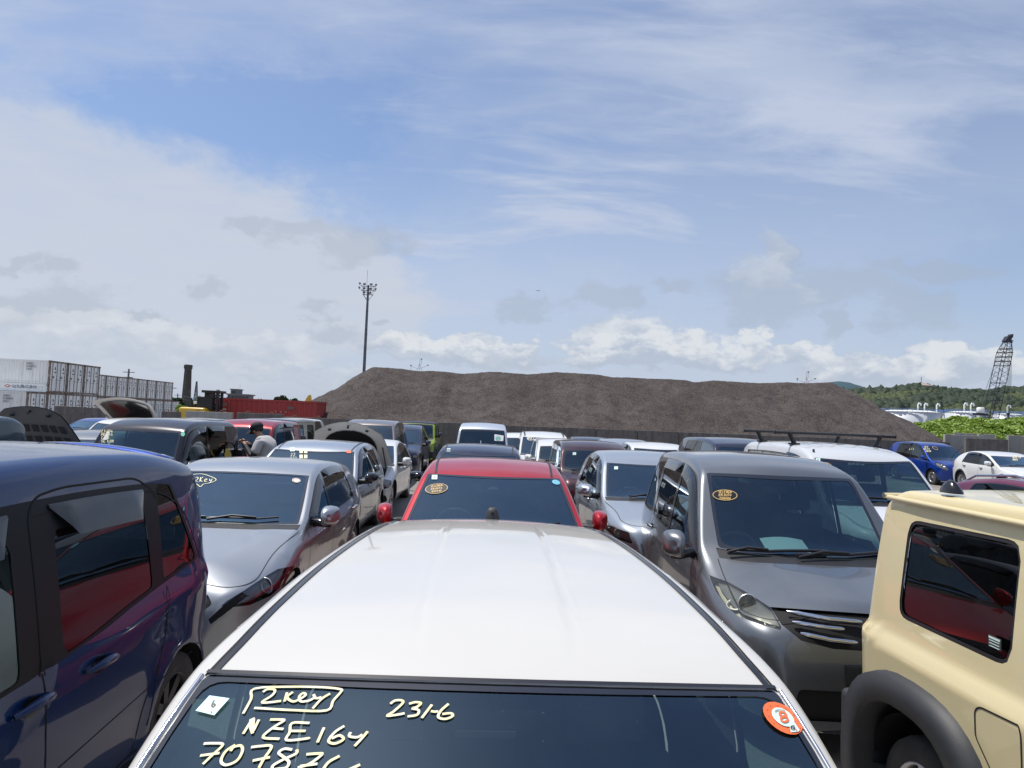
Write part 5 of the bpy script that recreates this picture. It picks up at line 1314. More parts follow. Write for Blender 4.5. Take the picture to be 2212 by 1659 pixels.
# white saloon with its bonnet up
P_ = std(4.7, 1.81, 1.44, (1.35, .98, .2), (2.15, 1.34, .12), [(0, .22, 0), (0, .45, .1), (.06, .68, .12), (.25, .80, .2)], [(2.6, 1.43, .3), (3.2, 1.42, .5), (3.7, 1.3, .3)], [(4.2, 1.04, .15), (4.6, .98, .1), (4.7, .75, .2), (4.68, .25, 0)], Rw=.33, nt=8, ns=16)
P_WHITE2 = paint('clean white car paint', (.68, .69, .68), 0, .3, .04)
cm = make('saloon_car', P_, (-2.72, 13.1), 'white saloon with its bonnet raised beside the bright silver estate car', P_WHITE2, res=.05, hood=False, lights=False, finish=False, grille=False)
MH = [cm.reg('headlight', G_LENS) for _ in (0, 1)]
cm.region([(-.62, .60), (.62, .60), (.66, .70), (-.66, .70)], 'top', 1, 0, over=False) if False else None
rid = cm.reg('engine_bay', M_SEAM, .05); cm.region([(-.70, .22), (.70, .22), (.74, .6), (.70, 1.28), (-.70, 1.28), (-.74, .6)], 'top', 1, rid, thr=.3, rnd=.08)
for sg in (1, -1):
    r_ = MH[0 if sg > 0 else 1]; cm.region([(.05, .56), (.50, .60), (.60, .70), (.40, .74), (.12, .70)], 'side', sg, r_, thr=.02, rnd=.03)
rid = cm.reg('bumper_intake', M_SEAM, .02); cm.region([(.50, .30), (.85, .32), (.82, .46), (.52, .46)], 'front', -1, rid, thr=.05, rnd=.05); cm.region([(-.85, .32), (-.50, .30), (-.52, .46), (-.82, .46)], 'front', -1, rid, thr=.05, rnd=.05)
rid = cm.reg('grille', M_SEAM, .02); cm.region([(-.40, .45), (.40, .45), (.46, .66), (-.46, .66)], 'front', -1, rid, thr=.1, rnd=.05)
cm.rest()
lamp_inside(cm, MH, mat('lamp housing dark', (.03, .03, .035), .3), [], .04)
for sg in (1, -1):
    for (x, y, z) in ((.60, .22, .655), (.70, .32, .665)):
        l = MB(); l.lathe([(.0, .03), (.04, .02), (.055, -.01), (.065, -.01), (.07, .01)], (0, 0, 0), 'Y', 18); lo = l.build('lamp_bowl', M_REFL, cm.root); lo.location = (sg*x, y, z)
mb = MB(); rr = random.Random(3)
for k in range(26): mb.box((rr.uniform(-.6, .6), rr.uniform(.35, 1.15), .80+rr.uniform(-.06, .02)), (rr.uniform(.08, .3), rr.uniform(.08, .25), .10), rot=rr.uniform(-.5, .5), bev=.015)
mb.tube([(-.5, .5, .86), (-.2, .7, .90), (.3, .6, .88), (.55, .9, .86)], .025, 6); mb.build('engine', M_BLK, cm.root)
def bonnet(car, hinge_y, hinge_z, length, half, ang, outer, inner, liner=True, name='bonnet', ribs=False, fw=.78, crown=.09, sq=.35):
    """raised bonnet: outer skin, pressed inner frame and dark sound pad, hinged at the cowl"""
    nx, ny = 16, 10; ca, sa = math.cos(ang), math.sin(ang)
    def P(s, t, off):          # s -1..1 across, t 0 hinge .. 1 front edge
        wid = half*(1-(1-fw)*t**1.5) if t < .86 else half*(1-(1-fw)*t**1.5)*math.sqrt(max(0, 1-((t-.86)/.17)**2*sq))
        x = s*wid; tt = t*(1-(.10 if sq < .4 else .03)*s*s*t)
        l = tt*length; n = -crown*s*s-.05*t*t+off
        return Vector((x, hinge_y-l*ca-n*sa*-1, hinge_z+l*sa+n*ca))
    o = MB(); grid = [(i, j) for j in range(ny+1) for i in range(nx+1)]
    F = [(j*(nx+1)+i, j*(nx+1)+i+1, (j+1)*(nx+1)+i+1, (j+1)*(nx+1)+i) for j in range(ny) for i in range(nx)]
    o.add([P(-1+2*i/nx, j/ny, 0) for i, j in grid], F, 0, True)
    b = o.build(name, outer, car.root, False)
    q = MB(); q.add([P((-1+2*i/nx)*.985, .01+.985*j/ny, -.018-.012*(abs(-1+2*i/nx) < .8)*(j/ny < .85)) for i, j in grid], F, 0, True); q.build('inner_panel', inner, b, False)
    if liner:
        q = MB(); n = 22; ring = [P(.70*math.copysign(abs(math.cos(a))**.8, math.cos(a)), .50+.33*math.copysign(abs(math.sin(a))**.7, math.sin(a)), -.050) for a in [2*math.pi*k/n for k in range(n)]]
        q.add(ring+[P(0, .5, -.050)], [(k, (k+1) % n, n) for k in range(n)], 0, True); q.build('sound_pad', M_SEAM, b, False)
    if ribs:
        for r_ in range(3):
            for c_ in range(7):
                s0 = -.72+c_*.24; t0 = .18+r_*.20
                q = MB(); q.add([P(s0-.075, t0, -.040), P(s0+.075, t0, -.040), P(s0+.085, t0+.12, -.040), P(s0-.085, t0+.12, -.040)], [(0, 1, 2, 3)]); q.build('recess_shade', mat('shadowed pressing', (.045, .045, .047), .7), b, False)  # flat dark quads paint the shade of the pressings
    q = MB(); q.tube([P(0, .93, -.03), P(0, .93, -.09), P(.03, .95, -.10)], .018, 6)
    q.build('latch_striker', M_BLK, b)
    for sx in (-.55, .55): q = MB(); q.lathe([(.0, -.02), (.03, -.02), (.03, .01), (0, .01)], P(sx, .88, -.045), 'Z', 8); q.build('rubber_stop', M_BLK, b)
    return b, P
bn, BP = bonnet(cm, 1.30, .98, 1.18, .80, R(47), P_WHITE2, mat('primer coloured pressed steel', (.80, .78, .72), .5))
q = MB(); q.tube([(.70, .95, .88), (.70, .95+.0, .95), BP(.86, .50, -.03)], .012, 6); q.build('gas_strut', M_BLK, cm.root)
# grey-brown minivan, navy off-roader, lime boxy car behind
far('minivan', B_mini(4.6, 1.72, 1.83), 798, 19.2, 'taupe grey minivan behind the white saloon with raised bonnet', paint('taupe metallic paint', (.20, .18, .18), .6, .35, .06), cat='minivan', v=930, mirror_m=M_CHR)
far('estate_suv', B_suv(4.5, 1.84, 1.66), 862, 23.5, 'dark navy sports utility car just left of the lime green off-roader', P_NAVY, cat='suv', v=930, res=.07, grille=True)
PJ2 = dict(PJ); PJ2['nt'] = 6; PJ2['ns'] = 18
jimny('off_roader', PJ2, (gx(900, 26.8, 930), 26.0), 'lime green boxy off-roader with a black roof against the wall', P_LIME, res=.08, roofm=P_BLACK)
# centre column behind the red hatchback
c17 = far('hatchback', B_hatch(4.3, 1.72, 1.53), 1036, 11.75, 'black car with a small sticker right behind the deep red hatchback', P_NAVY, v=965, res=.055, mirror_m=M_PIANO, ditch=.56, mirror_size=(.2, .15, .14))
small_sticker(c17, 969, 972, 4)
mb = MB(); p, n = c17.topp(0, 3.3); mb.box(p+Vector((0, 0, .03)), (.018, .10, .07), bev=.006); mb.build('antenna', M_CHR, c17.root)
c18 = far('minivan', B_kei(3.4, 1.475, 1.86), 1043, 18.6, 'pale silver blue boxy van with papers behind its windshield, in front of the wall', paint('pale silver blue paint', (.50, .55, .62), .4, .35, .05), cat='van', v=930)
patch(c18, [(1068, 938), (1088, 941), (1087, 953), (1068, 952)], M_WHITE, 'window_paper'); mark(c18, [oval(1076, 947, 5, 3.4, 0, 12), [(1072, 948), (1080, 946)]], M_STKG, 'paper_print', .02, off=.006)
far('hatchback', B_kei(3.4, 1.475, 1.55), 1126, 22.3, 'small white car half hidden behind the white roof-rail car by the wall', P_WHITE2, v=940)
P_ = B_suv(3.9, 1.60, 1.66); P_['tum'] = [(0, .12), (4, .14)]
c20 = far('suv', P_, 1176, 20.0, 'white sports utility car with black roof rails standing before the wall', P_WHITE2, cat='suv', v=942)
for sg in (1, -1):
    mb = MB(); mb.tube([c20.topp(sg*.56, y)[0]+Vector((0, 0, .05 if 0 < i < 3 else .0)) for i, y in enumerate((2.0, 2.15, 3.1, 3.3))], .018, 6); mb.build('roof_rail', M_BLK, c20.root)
mark(c20, [oval(1146, 947, 7, 4, 0, 14)], M_WMARK, 'marker_ring', .02); text_px(c20, 'P2', 1142, 949, 4, M_WMARK, .02)
c21 = far('hatchback', B_kei(3.5, 1.50, 1.56), 1222, 16.3, 'small white hatchback with a marker oval between the black car and the maroon car', P_WHITE2, v=965)
c21.root['label'] = 'small white hatchback with a marker oval, just left of the maroon brown car'
mark(c21, [oval(1202, 975, 9, 5, 0, 14), [(1196, 976), (1208, 975)]], M_YMARK, 'marker_ring', .014)
c22 = far('hatchback', B_kei(3.5, 1.50, 1.62), 1285, 13.5, 'maroon brown small car with a black mirror in the middle of the yard', P_BROWN, v=975, res=.06, mirror_m=M_PIANO)
small_sticker(c22, 1241, 980, 3.5)
P_ = B_suv(4.3, 1.77, 1.60)
c23 = far('hatchback', P_, 1412, 9.7, 'silver coupe-like crossover between the deep red hatchback and the dark grey minivan', P_SILV2, v=995, res=.045, vis=True, mirror_size=(.2, .16, .16), grille=False, hood=True)
small_sticker(c23, 1331, 1011, 4)
far('hatchback', B_hatch(4.1, 1.695, 1.52), 1282, 22.0, 'dark blue car of which only the roof shows, just in front of the wall', P_NAVY, v=949)
c25 = far('hatchback', B_hatch(4.1, 1.695, 1.56), 1356, 19.2, 'silver grey hatchback with smoked visors, behind the white hatchback with smoked visors', P_SILV2, v=952, vis=True)
far('hatchback', B_hatch(4.1, 1.695, 1.56), 1425, 16.6, 'white hatchback with smoked visors showing just left of the dark grey minivan roof', P_WHITE2, v=957, vis=True)
far('minivan', B_mini(4.5, 1.72, 1.80), 1618, 13.2, 'dark blue minivan whose roof shows behind the dark grey minivan', P_NAVY, cat='minivan', v=950, res=.06, hood=False)
# white roof-rack van
P_ = std(4.4, 1.70, 1.83, (1.00, 1.13, .2), (1.60, 1.70, .14), [(0, .22, 0), (0, .55, .1), (.06, .84, .1), (.25, .97, .2)], [(2.0, 1.81, .3), (2.9, 1.83, .5), (4.0, 1.80, .2)], [(4.28, 1.7, .06), (4.36, 1.1, .1), (4.4, .8, .1), (4.39, .25, 0)], Rw=.31, nt=12, ns=20,
         feat=lambda x, y: (.006*(1 if (x % .19) > .095 else 0)*max(0, min(1, (y-1.9)/.15, (4.1-y)/.1)) if x < .55 else 0))
P_['tum'] = [(0, .13), (4.4, .13)]; P_['crown'] = [(0, .06), (.3, .12), (1.0, .08), (1.6, .07), (4.4, .05)]
M_MIST = glass('milky window film', (.4, .42, .42), 1.5, dust=.6)
P_VAN = paint('white van paint', (.58, .60, .62), 0, .32, .08)
cv_ = make('panel_van', P_, place(1862, 9.35, 1.60, 985), 'white van with a black roof rack behind the dark grey minivan', P_VAN, cat='van', res=.04, sidew=[(None, 2.35, 2.35, G_CLEAR), (2.5, 3.25, 3.25, M_MIST), (3.27, 4.0, 3.9, M_MIST)], doors=[1.05, 2.42, 3.3], drop=.14, vis=False, seatm=M_GREY, grille=False, mirrors=False)
visor(cv_, [(y, z+.04) for y, z in cv_.wins[0][2]], .08)
for y in (2.35, 3.55):
    mb = MB(); zb_ = 2.0-.045; mb.tube([(-.90, y, zb_), (.90, y, zb_)], .022, 8); mb.box((-.90, y, zb_), (.03, .05, .05), bev=.01); mb.box((.90, y, zb_), (.03, .05, .05), bev=.01); rk = mb.build('roof_rack_bar', M_BLK, cv_.root)
    for sx in (-.62, .62):
        f = MB(); p, n = cv_.topp(sx, y); f.tube([Vector((sx*1.10, y, zb_)), Vector((sx*1.05, y, zb_-.07)), Vector((sx*.98, y, p.z+.02))], [.035, .028, .035], 6); f.box((sx*.98, y, p.z+.012), (.14, .10, .03), bev=.008); f.build('rack_foot', M_BLK, rk)
mb = MB(); p, n = cv_.topp(-.60, 1.75); mb.box(p+Vector((0, 0, .015)), (.02, .035, .05), bev=.006); mb.build('antenna_stub', M_BLK, cv_.root)
small_sticker(cv_, 1767, 994, 5)
oval_mark(cv_, 1779, 1007, 17, 8, ['SELENGA', 'KM AVTO', '20085'], 3.4, rot=.04, wd=.007)
k = patch(cv_, oval(1962, 996, 7, 3.6, .2), M_STKO, 'round_sticker')
mb = MB(); mb.box((-.02, 1.72, 1.56), (.24, .03, .065), bev=.01); mb.build('wide_mirror', M_CHR, cv_.root)
# cars at the right
def rows_of_marks(car, u, v, lines, h, m=M_YMARK, wd=.014):
    for i, t in enumerate(lines): text_px(car, t, u, v+i*h*1.35, h, m, wd, seed=i+3, jit=.08, name='marker_writing')
P_ = std(4.25, 1.695, 1.72, (.95, 1.05, .18), (1.72, 1.61, .12), [(0, .22, 0), (0, .52, .1), (.05, .78, .12), (.22, .90, .2)], [(2.15, 1.70, .4), (3.0, 1.715, .5), (3.75, 1.66, .3)], [(4.05, 1.55, .08), (4.18, 1.1, .12), (4.25, .8, .2), (4.25, .25, 0)], Rw=.315, nt=7, ns=16)
P_['lamp'] = [(.04, .66), (.14, .62), (.62, .84), (.68, .93), (.35, .86), (.12, .78)]
c31 = make('minivan', P_, (18.9, 27.0), 'bright blue minivan with marker writing on its glass by the right wall panels', P_BLUE2, cat='minivan', res=.07, vis=True, wip=False)
rows_of_marks(c31, 1996, 967, ['SB3', 'KK15', 'J28O6'], 3.4); text_px(c31, '613', 1964, 972, 4, M_YMARK, .014); mark(c31, [oval(2020, 968, 6, 2.5, .4, 12)], M_GOLD, 'marker_ring', .02)
wv = MB(); wv.tube([c31.topp(.1, .98, .02)[0], c31.topp(.15, .9, .25)[0], c31.topp(.35, .85, .62)[0]], .012, 5); wv.build('raised_wiper', M_BLK, c31.root)
P_ = B_suv(4.3, 1.77, 1.52)
c32 = make('suv', P_, (18.41, 22.36), 'white crossover with black wheel arches, number 632 on its window, at the right edge', P_WHITE2, cat='suv', rz=R(-7), res=.06, vis=True, spokes=10)
rows_of_marks(c32, 2188, 986, ['JO 3', 'RU1-11', 'MARE'], 3.2); text_px(c32, '632', 2126, 988, 4, M_YMARK, .014)
for yw in P_['wheels']:
    mb = MB(); n = 18; vs = []
    for k in range(n+1):
        a = math.pi*(1.16*k/n-.08)
        for rr_ in (.385, .44): y, z = yw+rr_*math.cos(a), .345+rr_*math.sin(a); vs.append(c32.sidep(y, max(z, .24), -1, .008)[0])
    mb.add(vs, [(2*k, 2*k+1, 2*k+3, 2*k+2) for k in range(n)], 0, True); mb.build('arch_trim', M_PLAS, c32.root)
P_ = B_suv(4.6, 1.82, 1.68)
c33 = make('suv', P_, place(2125, 34.0, 1.95, 965), 'pale silver sports utility car with silver roof rails behind the white crossover', P_SILV2, cat='suv', rz=R(-5), res=.08, full=False)
for sg in (1, -1):
    mb = MB(); mb.tube([c33.topp(sg*.62, y)[0]+Vector((0, 0, .045 if 0 < i < 4 else .0)) for i, y in enumerate((2.0, 2.2, 2.9, 3.6, 3.85))], .02, 6); mb.build('roof_rail', M_CHR, c33.root)
text_px(c33, '610', 2090, 974, 4, M_YMARK, .018)
make('suv', B_suv(4.6, 1.82, 1.68), place(2262, 37.0, 1.95, 965), 'dark blue grey sports utility car at the right edge, farthest back', P_TEAL, cat='suv', rz=R(-14), res=.09, full=False)
c35 = make('suv', B_suv(4.4, 1.80, 1.52), (7.2, 5.7), 'plum coloured car whose roof shows beyond the beige off-roader', paint('plum car paint', (.16, .02, .06), .4, .35, .05), cat='suv', res=.06)
for sg in (1, -1):
    mb = MB(); mb.tube([c35.topp(sg*.60, y)[0]+Vector((0, 0, .05 if 0 < i < 4 else .0)) for i, y in enumerate((1.95, 2.1, 2.8, 3.5, 3.75))], .016, 8); mb.build('roof_rail', M_CHR, c35.root)
# left side of the yard
c6 = make('kei_wagon', B_kei(3.4, 1.475, 1.79), place(312, 10.7, 1.08, 930), 'black boxy wagon with yellow marker writing behind the navy minivan', P_BLACK, cat='car', res=.045, vis=True, seatm=M_GREY, drop=.11, pill=.075)
rows_of_marks(c6, 219, 934, ['23/06', 'MK?45', 'C 93', 'SE KOR'], 5.4, wd=.008)
patch(c6, [(231, 932), (238, 932), (232, 950), (222, 950)], M_WHITE, 'paper_strip')
k = patch(c6, oval(395, 938, 4.5, 4.5), M_STKG, 'round_sticker')
c8 = make('kei_wagon', B_kei(3.4, 1.475, 1.76), place(527, 15.2, 1.08, 925), 'dark red boxy wagon behind the man in the grey shirt', paint('dark red wagon paint', (.26, .006, .015), .3, .35, .05), cat='car', res=.06, vis=True, full=False)
jm10 = jimny('off_roader', PJ2, (gx(640, 18.2, 918)-.72, 17.1), 'cream off-roader with a dark blue roof, left of the raised white bonnet', P_CREAM, res=.07, roofm=P_NAVY)
far('minivan', B_mini(4.5, 1.70, 1.72), 622, 24.0, 'white minivan roof behind the cream off-roader', P_WHITE2, cat='minivan', v=910, full=False)
far('minivan', B_mini(4.3, 1.60, 1.70), 404, 17.4, 'dark car of which only a blue-grey roof shows behind the black boxy wagon', P_NAVY, v=897, full=False)
# slate blue car seen from behind at the far left, and the dark blue green van beyond it
c2 = make('hatchback', B_hatch(3.9, 1.62, 1.62), (-4.93, 3.75), 'slate blue car with a roof spoiler behind the navy minivan', paint('slate blue paint', (.10, .13, .20), .5, .35, .04), res=.05, rear=(1.05, 1.4, .5, .45, True), sidew=[(None, 2.0, 2.0, G_CLEAR), (2.1, 3.1, 2.95, G_DARK)], mirrors=True)
mb = MB(); vs = []; n = 14
for i in range(n+1):
    x = -.58+1.16*i/n; p, _ = c2.topp(x, 3.5)
    for (a, b) in ((-.25, .004), (.0, .03), (.12, .018), (.13, .0), (.0, -.03)): vs.append((x, 3.55+a-.08*(x/.6)**2, p.z+b*(1-.4*(x/.6)**8)))
mb.add(vs, [(i*5+j, i*5+(j+1) % 5, i*5+5+(j+1) % 5, i*5+5+j) for i in range(n) for j in range(5)]+[(0, 1, 2, 3, 4), (5*n, 5*n+1, 5*n+2, 5*n+3, 5*n+4)], 0, True); mb.build('roof_spoiler', c2.paint, c2.root)
mb = MB(); p, n = c2.topp(0, 3.1); mb.tube([p, p+Vector((0, .10, .09)), p+Vector((0, .14, .09))], [.035, .014, .004], 8); mb.build('antenna_fin', c2.paint, c2.root)
c3 = make('kei_wagon', B_kei(3.4, 1.475, 1.80), (gx(72, 10.0, 900)-.72, 6.75), 'dark blue green boxy wagon at the left frame edge', P_TEAL, cat='car', res=.05, vis=True, drop=.11)
# grey car with its bonnet up
c4_ = make('hatchback', B_hatch(4.0, 1.55, 1.50), (-7.05, 10.45), 'dark grey car with its ribbed bonnet raised, left of the black boxy wagon', P_GREY, res=.07, hood=False, full=False)
bonnet(c4_, 1.0, .99, 1.05, .74, R(62), P_GREY, mat('dark pressed steel', (.17, .17, .175), .55), liner=False, ribs=True, fw=.60, crown=.05, sq=.5)
# white cars beyond, one with its tailgate up
far('hatchback', B_hatch(4.0, 1.55, 1.66), 262, 16.6, 'white hatchback whose curved roof shows in front of the open tailgate', P_WHITE2, v=911, full=False)
c5 = make('hatchback', B_hatch(4.0, 1.70, 1.52), (gx(300, 19.2, 880), 22.9), 'white car seen from behind with its tailgate raised', P_WHITE2, rz=math.pi, res=.07, full=False, rear=(1.0, 1.3, .55, .5, True))
nx = 16; tg = MB(); vs = []
for j in range(9):
    for i in range(nx+1):
        s_ = -1+2*i/nx; t = j/8; vs.append((s_*(.60+.12*math.sin(math.pi*min(t*1.2, 1)*.5)), 3.72+t*.95, 1.52+.58*t+.08*math.sin(t*2.6)-.13*s_*s_))
F = [(j*(nx+1)+i, j*(nx+1)+i+1, (j+1)*(nx+1)+i+1, (j+1)*(nx+1)+i) for j in range(8) for i in range(nx)]
tg.add(vs, F, 0, True); tgo = tg.build('tailgate', mat('white tailgate paint', (.78, .78, .77), .35, coat=.5), c5.root, False)
t2 = MB(); t2.add([(x*.82, 4.2+(y-4.2)*.74-.01, 1.88+(z-1.88)*.78-.035) for x, y, z in vs], F, 0, True); t2.build('tailgate_lining', M_PIANO, tgo, False)
t3 = MB(); t3.tube([(.55, 3.5, 1.2), (.6, 4.2, 1.68)], .012, 6); t3.build('gas_strut', M_BLK, c5.root)
far('hatchback', B_hatch(4.0, 1.65, 1.55), -25, 14.2, 'white car cut by the left frame edge, beyond the dark blue green wagon', P_WHITE2, v=885, full=False)
far('hatchback', B_hatch(4.0, 1.65, 1.40), 205, 27, 'small patch of a blue car roof seen left of the open tailgate', P_BLUE2, v=897, full=False)

# ================================================================== beyond the wall
M_RUST = mat('rust', (.12, .06, .035), .85, var=(2.5, .9, (.36, .33, .30)))
def cont_mat(name, c, dirt=(.30, .20, .13), amt=.7):
    m = D.materials.new(name); m.use_nodes = True; t = NT(m.node_tree); p = t.n['Principled BSDF']
    co = t.add('ShaderNodeTexCoord').outputs['Object']; oi = t.add('ShaderNodeObjectInfo').outputs['Random']
    co = t.vmath('ADD', co, t.comb(t.math('MULTIPLY', oi, 30), 0, 0))
    a = t.noise(t.map(co, scale=(1.5, 1.5, .3)), 1.6, 6, .7); b = t.noise(co, 6, 4, .7)
    col = t.mix(t.math('MULTIPLY', t.ramp(a, .50, .78), amt), c4(c), c4(dirt)); col = t.mix(t.math('MULTIPLY', t.ramp(b, .62, .75), amt), col, c4([x*.6 for x in dirt]))
    t.l.new(col, p.inputs['Base Color']); p.inputs['Roughness'].default_value = .6; return m
CM_W = cont_mat('weathered white container paint', (.80, .81, .79), (.34, .25, .18), .55); CM_R = cont_mat('weathered red container paint', (.38, .045, .04), (.12, .04, .035), .8)
M_INK = mat('faded black lettering', (.06, .06, .065), .7); M_ROD = mat('galvanised rods', (.22, .23, .24), .5, .5)
CONT = {}
def cont_parts(L, H, doors, red):
    key = (L, H, doors, red)
    if key in CONT: return CONT[key]
    W_ = 2.44; out = []
    b = MB()
    def corr(A, B, n, dep, z0, z1, nrm):       # corrugated sheet from A to B
        A = Vector(A); B = Vector(B); nrm = Vector(nrm); pts = []
        for i in range(n):
            for (f, d) in ((.0, 0), (.30, 0), (.42, -dep), (.78, -dep), (.92, 0)): pts.append(A+(B-A)*((i+f)/n)+nrm*d)
        pts.append(B); vs = []
        for p in pts: vs += [(p.x, p.y, z0), (p.x, p.y, z1)]
        b.add(vs, [(2*i, 2*i+2, 2*i+3, 2*i+1) for i in range(len(pts)-1)])
    n = int(L/.28)
    corr((-L+.1, .02, 0), (-.1, .02, 0), n, .036, .15, H-.12, (0, -1, 0)); corr((-L+.1, W_-.02, 0), (-.1, W_-.02, 0), n, .036, .15, H-.12, (0, 1, 0)); corr((-L+.02, .1, 0), (-L+.02, W_-.1, 0), 9, .036, .15, H-.12, (-1, 0, 0))
    if not doors: corr((-.03, .1, 0), (-.03, W_-.1, 0), 9, .036, .15, H-.12, (1, 0, 0))
    b.box((-L/2, W_/2, H-.05), (L-.05, W_-.04, .03)); b.box((-L/2, W_/2, .12), (L-.1, W_-.1, .08))
    for y in (.05, W_-.05): b.box((-L/2, y, H-.06), (L-.1, .09, .11)); b.box((-L/2, y, .09), (L-.1, .09, .14))
    out.append(('body', b.mesh('body'), CM_R if red else CM_W))
    for x in (-.07, -L+.07):
        p = MB()
        for y in (.07, W_-.07): p.box((x, y, H/2), (.14, .11, H-.01))
        p.box((x, W_/2, H-.06), (.13, W_-.1, .12)); p.box((x, W_/2, .08), (.13, W_-.1, .14))
        for y in (.085, W_-.085):
            for z in (.06, H-.06): p.box((x+(.01 if x > -1 else -.01), y, z), (.18, .175, .125))
        out.append(('end_frame', p.mesh('end_frame'), M_RUST if not red else CM_R))
    if doors:
        for k, y0_ in enumerate((.15, W_/2+.01)):
            d = MB(); y1_ = y0_+W_/2-.16; vs = []; dep = .03; zs = [.16, .5, .55, .8, .85, 1.2, 1.25, 1.6, 1.65, H-.13]
            d.box((-.06, (y0_+y1_)/2, H/2), (.05, y1_-y0_, H-.28))
            for zz_ in (.45, 1.0, 1.55, 2.1): d.box((-.03, (y0_+y1_)/2, zz_), (.02, y1_-y0_-.08, .16))
            d.box((-.018, y1_-.45, H-.62), (.006, .12, .22), mi=1); d.box((-.018, y1_-.42, H-.95), (.006, .18, .10), mi=1); d.box((-.018, y0_+.42, 1.28), (.006, .16, .14), mi=1); out.append(('door', d.mesh('door'), (CM_W, M_INK)))
            r = MB()
            for yy in (y0_+.24, y1_-.20): r.tube([(-.008, yy, .1), (-.008, yy, H-.1)], .026, 6); r.box((0.0, yy, 1.05), (.03, .30, .04)); r.box((0, yy, .85), (.03, .05, .14))
            out.append(('locking_rods', r.mesh('locking_rods'), M_ROD))
    CONT[key] = out; return out
def container(name, loc, L, H, label, doors=True, red=False, group='stacked white shipping containers', rz=0.0):
    r = empty(name, loc, rz, label, 'shipping container', group); last = None
    for nm, me, m in cont_parts(L, H, doors, red):
        if not me.materials:
            for q_ in (m if isinstance(m, tuple) else (m,)): me.materials.append(q_)
        o = D.objects.new(nm, me); COL.objects.link(o); o.parent = last if nm in ('locking_rods', 'door_markings') and last else r
        if nm == 'door': last = o
    return r
X0 = gx(107, 58.3, 815)
first = {}
for k in range(4):
    lb = ['white container at the near left end of the lower row, its long side showing', 'white container in the lower row under the lettered container', 'white container in the lower row, third from the near left end', 'white container in the lower row, last of the near stack'][k]
    first[k] = container('shipping_container', (X0, 55.8+2.47*k, 0), 12.1, 2.60, lb)
for k in range(3):
    lb = ['white container with company lettering and a swoosh on its side, upper row', 'white container in the upper row beside the lettered one', 'white container in the upper row, right end of the near taller stack'][k]
    c_ = container('shipping_container', (X0, 58.27+2.47*k, 2.62), 12.1, 2.64, lb)
    if k == 0: top1 = c_
X2 = gx(214, 81.5, 830)
for row in (0, 1):
    for k in range(9 if row == 0 else 8):
        lb = 'white container in the far stack, %s row, %s from its near end' % (('lower', 'upper')[row], ORD[k])
        container('shipping_container', (X2, 80.5+2.47*k, 2.60*row), 12.1, 2.58, lb)
def letters(txt, size, parent, mtx, m, name='lettering', ext=.004):
    cu = D.curves.new(name, 'FONT'); cu.body = txt; cu.size = size; cu.extrude = ext
    tmp = D.objects.new(name, cu); COL.objects.link(tmp); dg = bpy.context.evaluated_depsgraph_get(); me = D.meshes.new_from_object(tmp.evaluated_get(dg)); D.objects.remove(tmp)
    me.materials.clear(); me.materials.append(m); o = D.objects.new(name, me); COL.objects.link(o); o.parent = parent; o.matrix_local = mtx; return o
SIDE = lambda x, z, y=-.02: Matrix.Translation((x, y, z)) @ Matrix.Rotation(math.pi/2, 4, 'X')
letters('\u5c71\u4e5d\u682a\u5f0f\u4f1a\u793e', .34, top1, SIDE(-2.95, .30), mat('dark blue lettering', (.05, .06, .18), .6))
mb = MB(); mb.add([(-3.55, -.022, .42), (-3.3, -.022, .28), (-3.05, -.022, .42), (-3.3, -.022, .56)], [(0, 1, 2, 3)]); mb.build('diamond_emblem', mat('red emblem paint', (.5, .10, .08), .6), top1)
mb = MB(); mb.add([(-3.42, -.026, .42), (-3.3, -.026, .35), (-3.18, -.026, .42), (-3.3, -.026, .49)], [(0, 1, 2, 3)]); mb.build('emblem_centre', CM_W, top1)
for i, (t_, z) in enumerate((('SAKC -', 2.25), ('5103012', 2.02), ('22G1', 1.80))): letters(t_, .22, top1, SIDE(-1.9, z), M_INK)
for i, (t_, z) in enumerate((('SAKC -', 2.15), ('5103819', 1.92), ('22G1', 1.70))): letters(t_, .22, first[0], SIDE(-1.9, z), M_INK)
mb = MB()
for dz_, hh in ((0, .10), (.22, .05)):
    q = [(-12, .10+dz_), (-9.5, .12+dz_), (-8.0, .35+dz_), (-6.8, .55+dz_), (-4.5, .58+dz_), (-.2, .56+dz_)]
    for a, b in zip(q[:-1], q[1:]): mb.add([(a[0], -.021, a[1]-hh), (b[0], -.021, b[1]-hh), (b[0], -.021, b[1]+hh), (a[0], -.021, a[1]+hh)], [(0, 1, 2, 3)])
mb.build('swoosh_stripe', mat('pale stripe paint', (.72, .73, .72), .5), top1)

# red container behind the left wall panels
xr = gx(690, 40, 880); xl = gx(457, 40, 870)
rc = container('shipping_container', (xr, 39.2, 0), xr-xl, 2.52, 'rusty red container lying behind the left wall panels beside the gravel heap', False, True, 'red containers')
for (a, z, w_) in ((.16, 2.14, .42), (.77, 2.10, .36)):
    mb = MB(); mb.box((-(xr-xl)*(1-a), -.01, z), (w_, .03, .17)); mb.build('faded_plate', mat('faded brown plate', (.20, .12, .10), .8), rc)
mb = MB()
for k in range(3): mb.box((-(xr-xl)*.36+.28*k, -.012, 1.86), (.07, .02, .12))
mb.build('faded_digits', mat('faded pink paint', (.45, .22, .2), .7), rc)
mb = MB(); cx_, cz_ = -(xr-xl)*.84, 1.72
mb.box((cx_, -.014, cz_+.16), (.34, .02, .07)); mb.box((cx_-.10, -.014, cz_), (.10, .02, .40)); mb.box((cx_+.12, -.014, cz_-.06), (.10, .02, .22), rot=Matrix.Rotation(.4, 3, 'Y')); mb.build('white_emblem', mat('faded white paint', (.5, .45, .43), .7), rc)

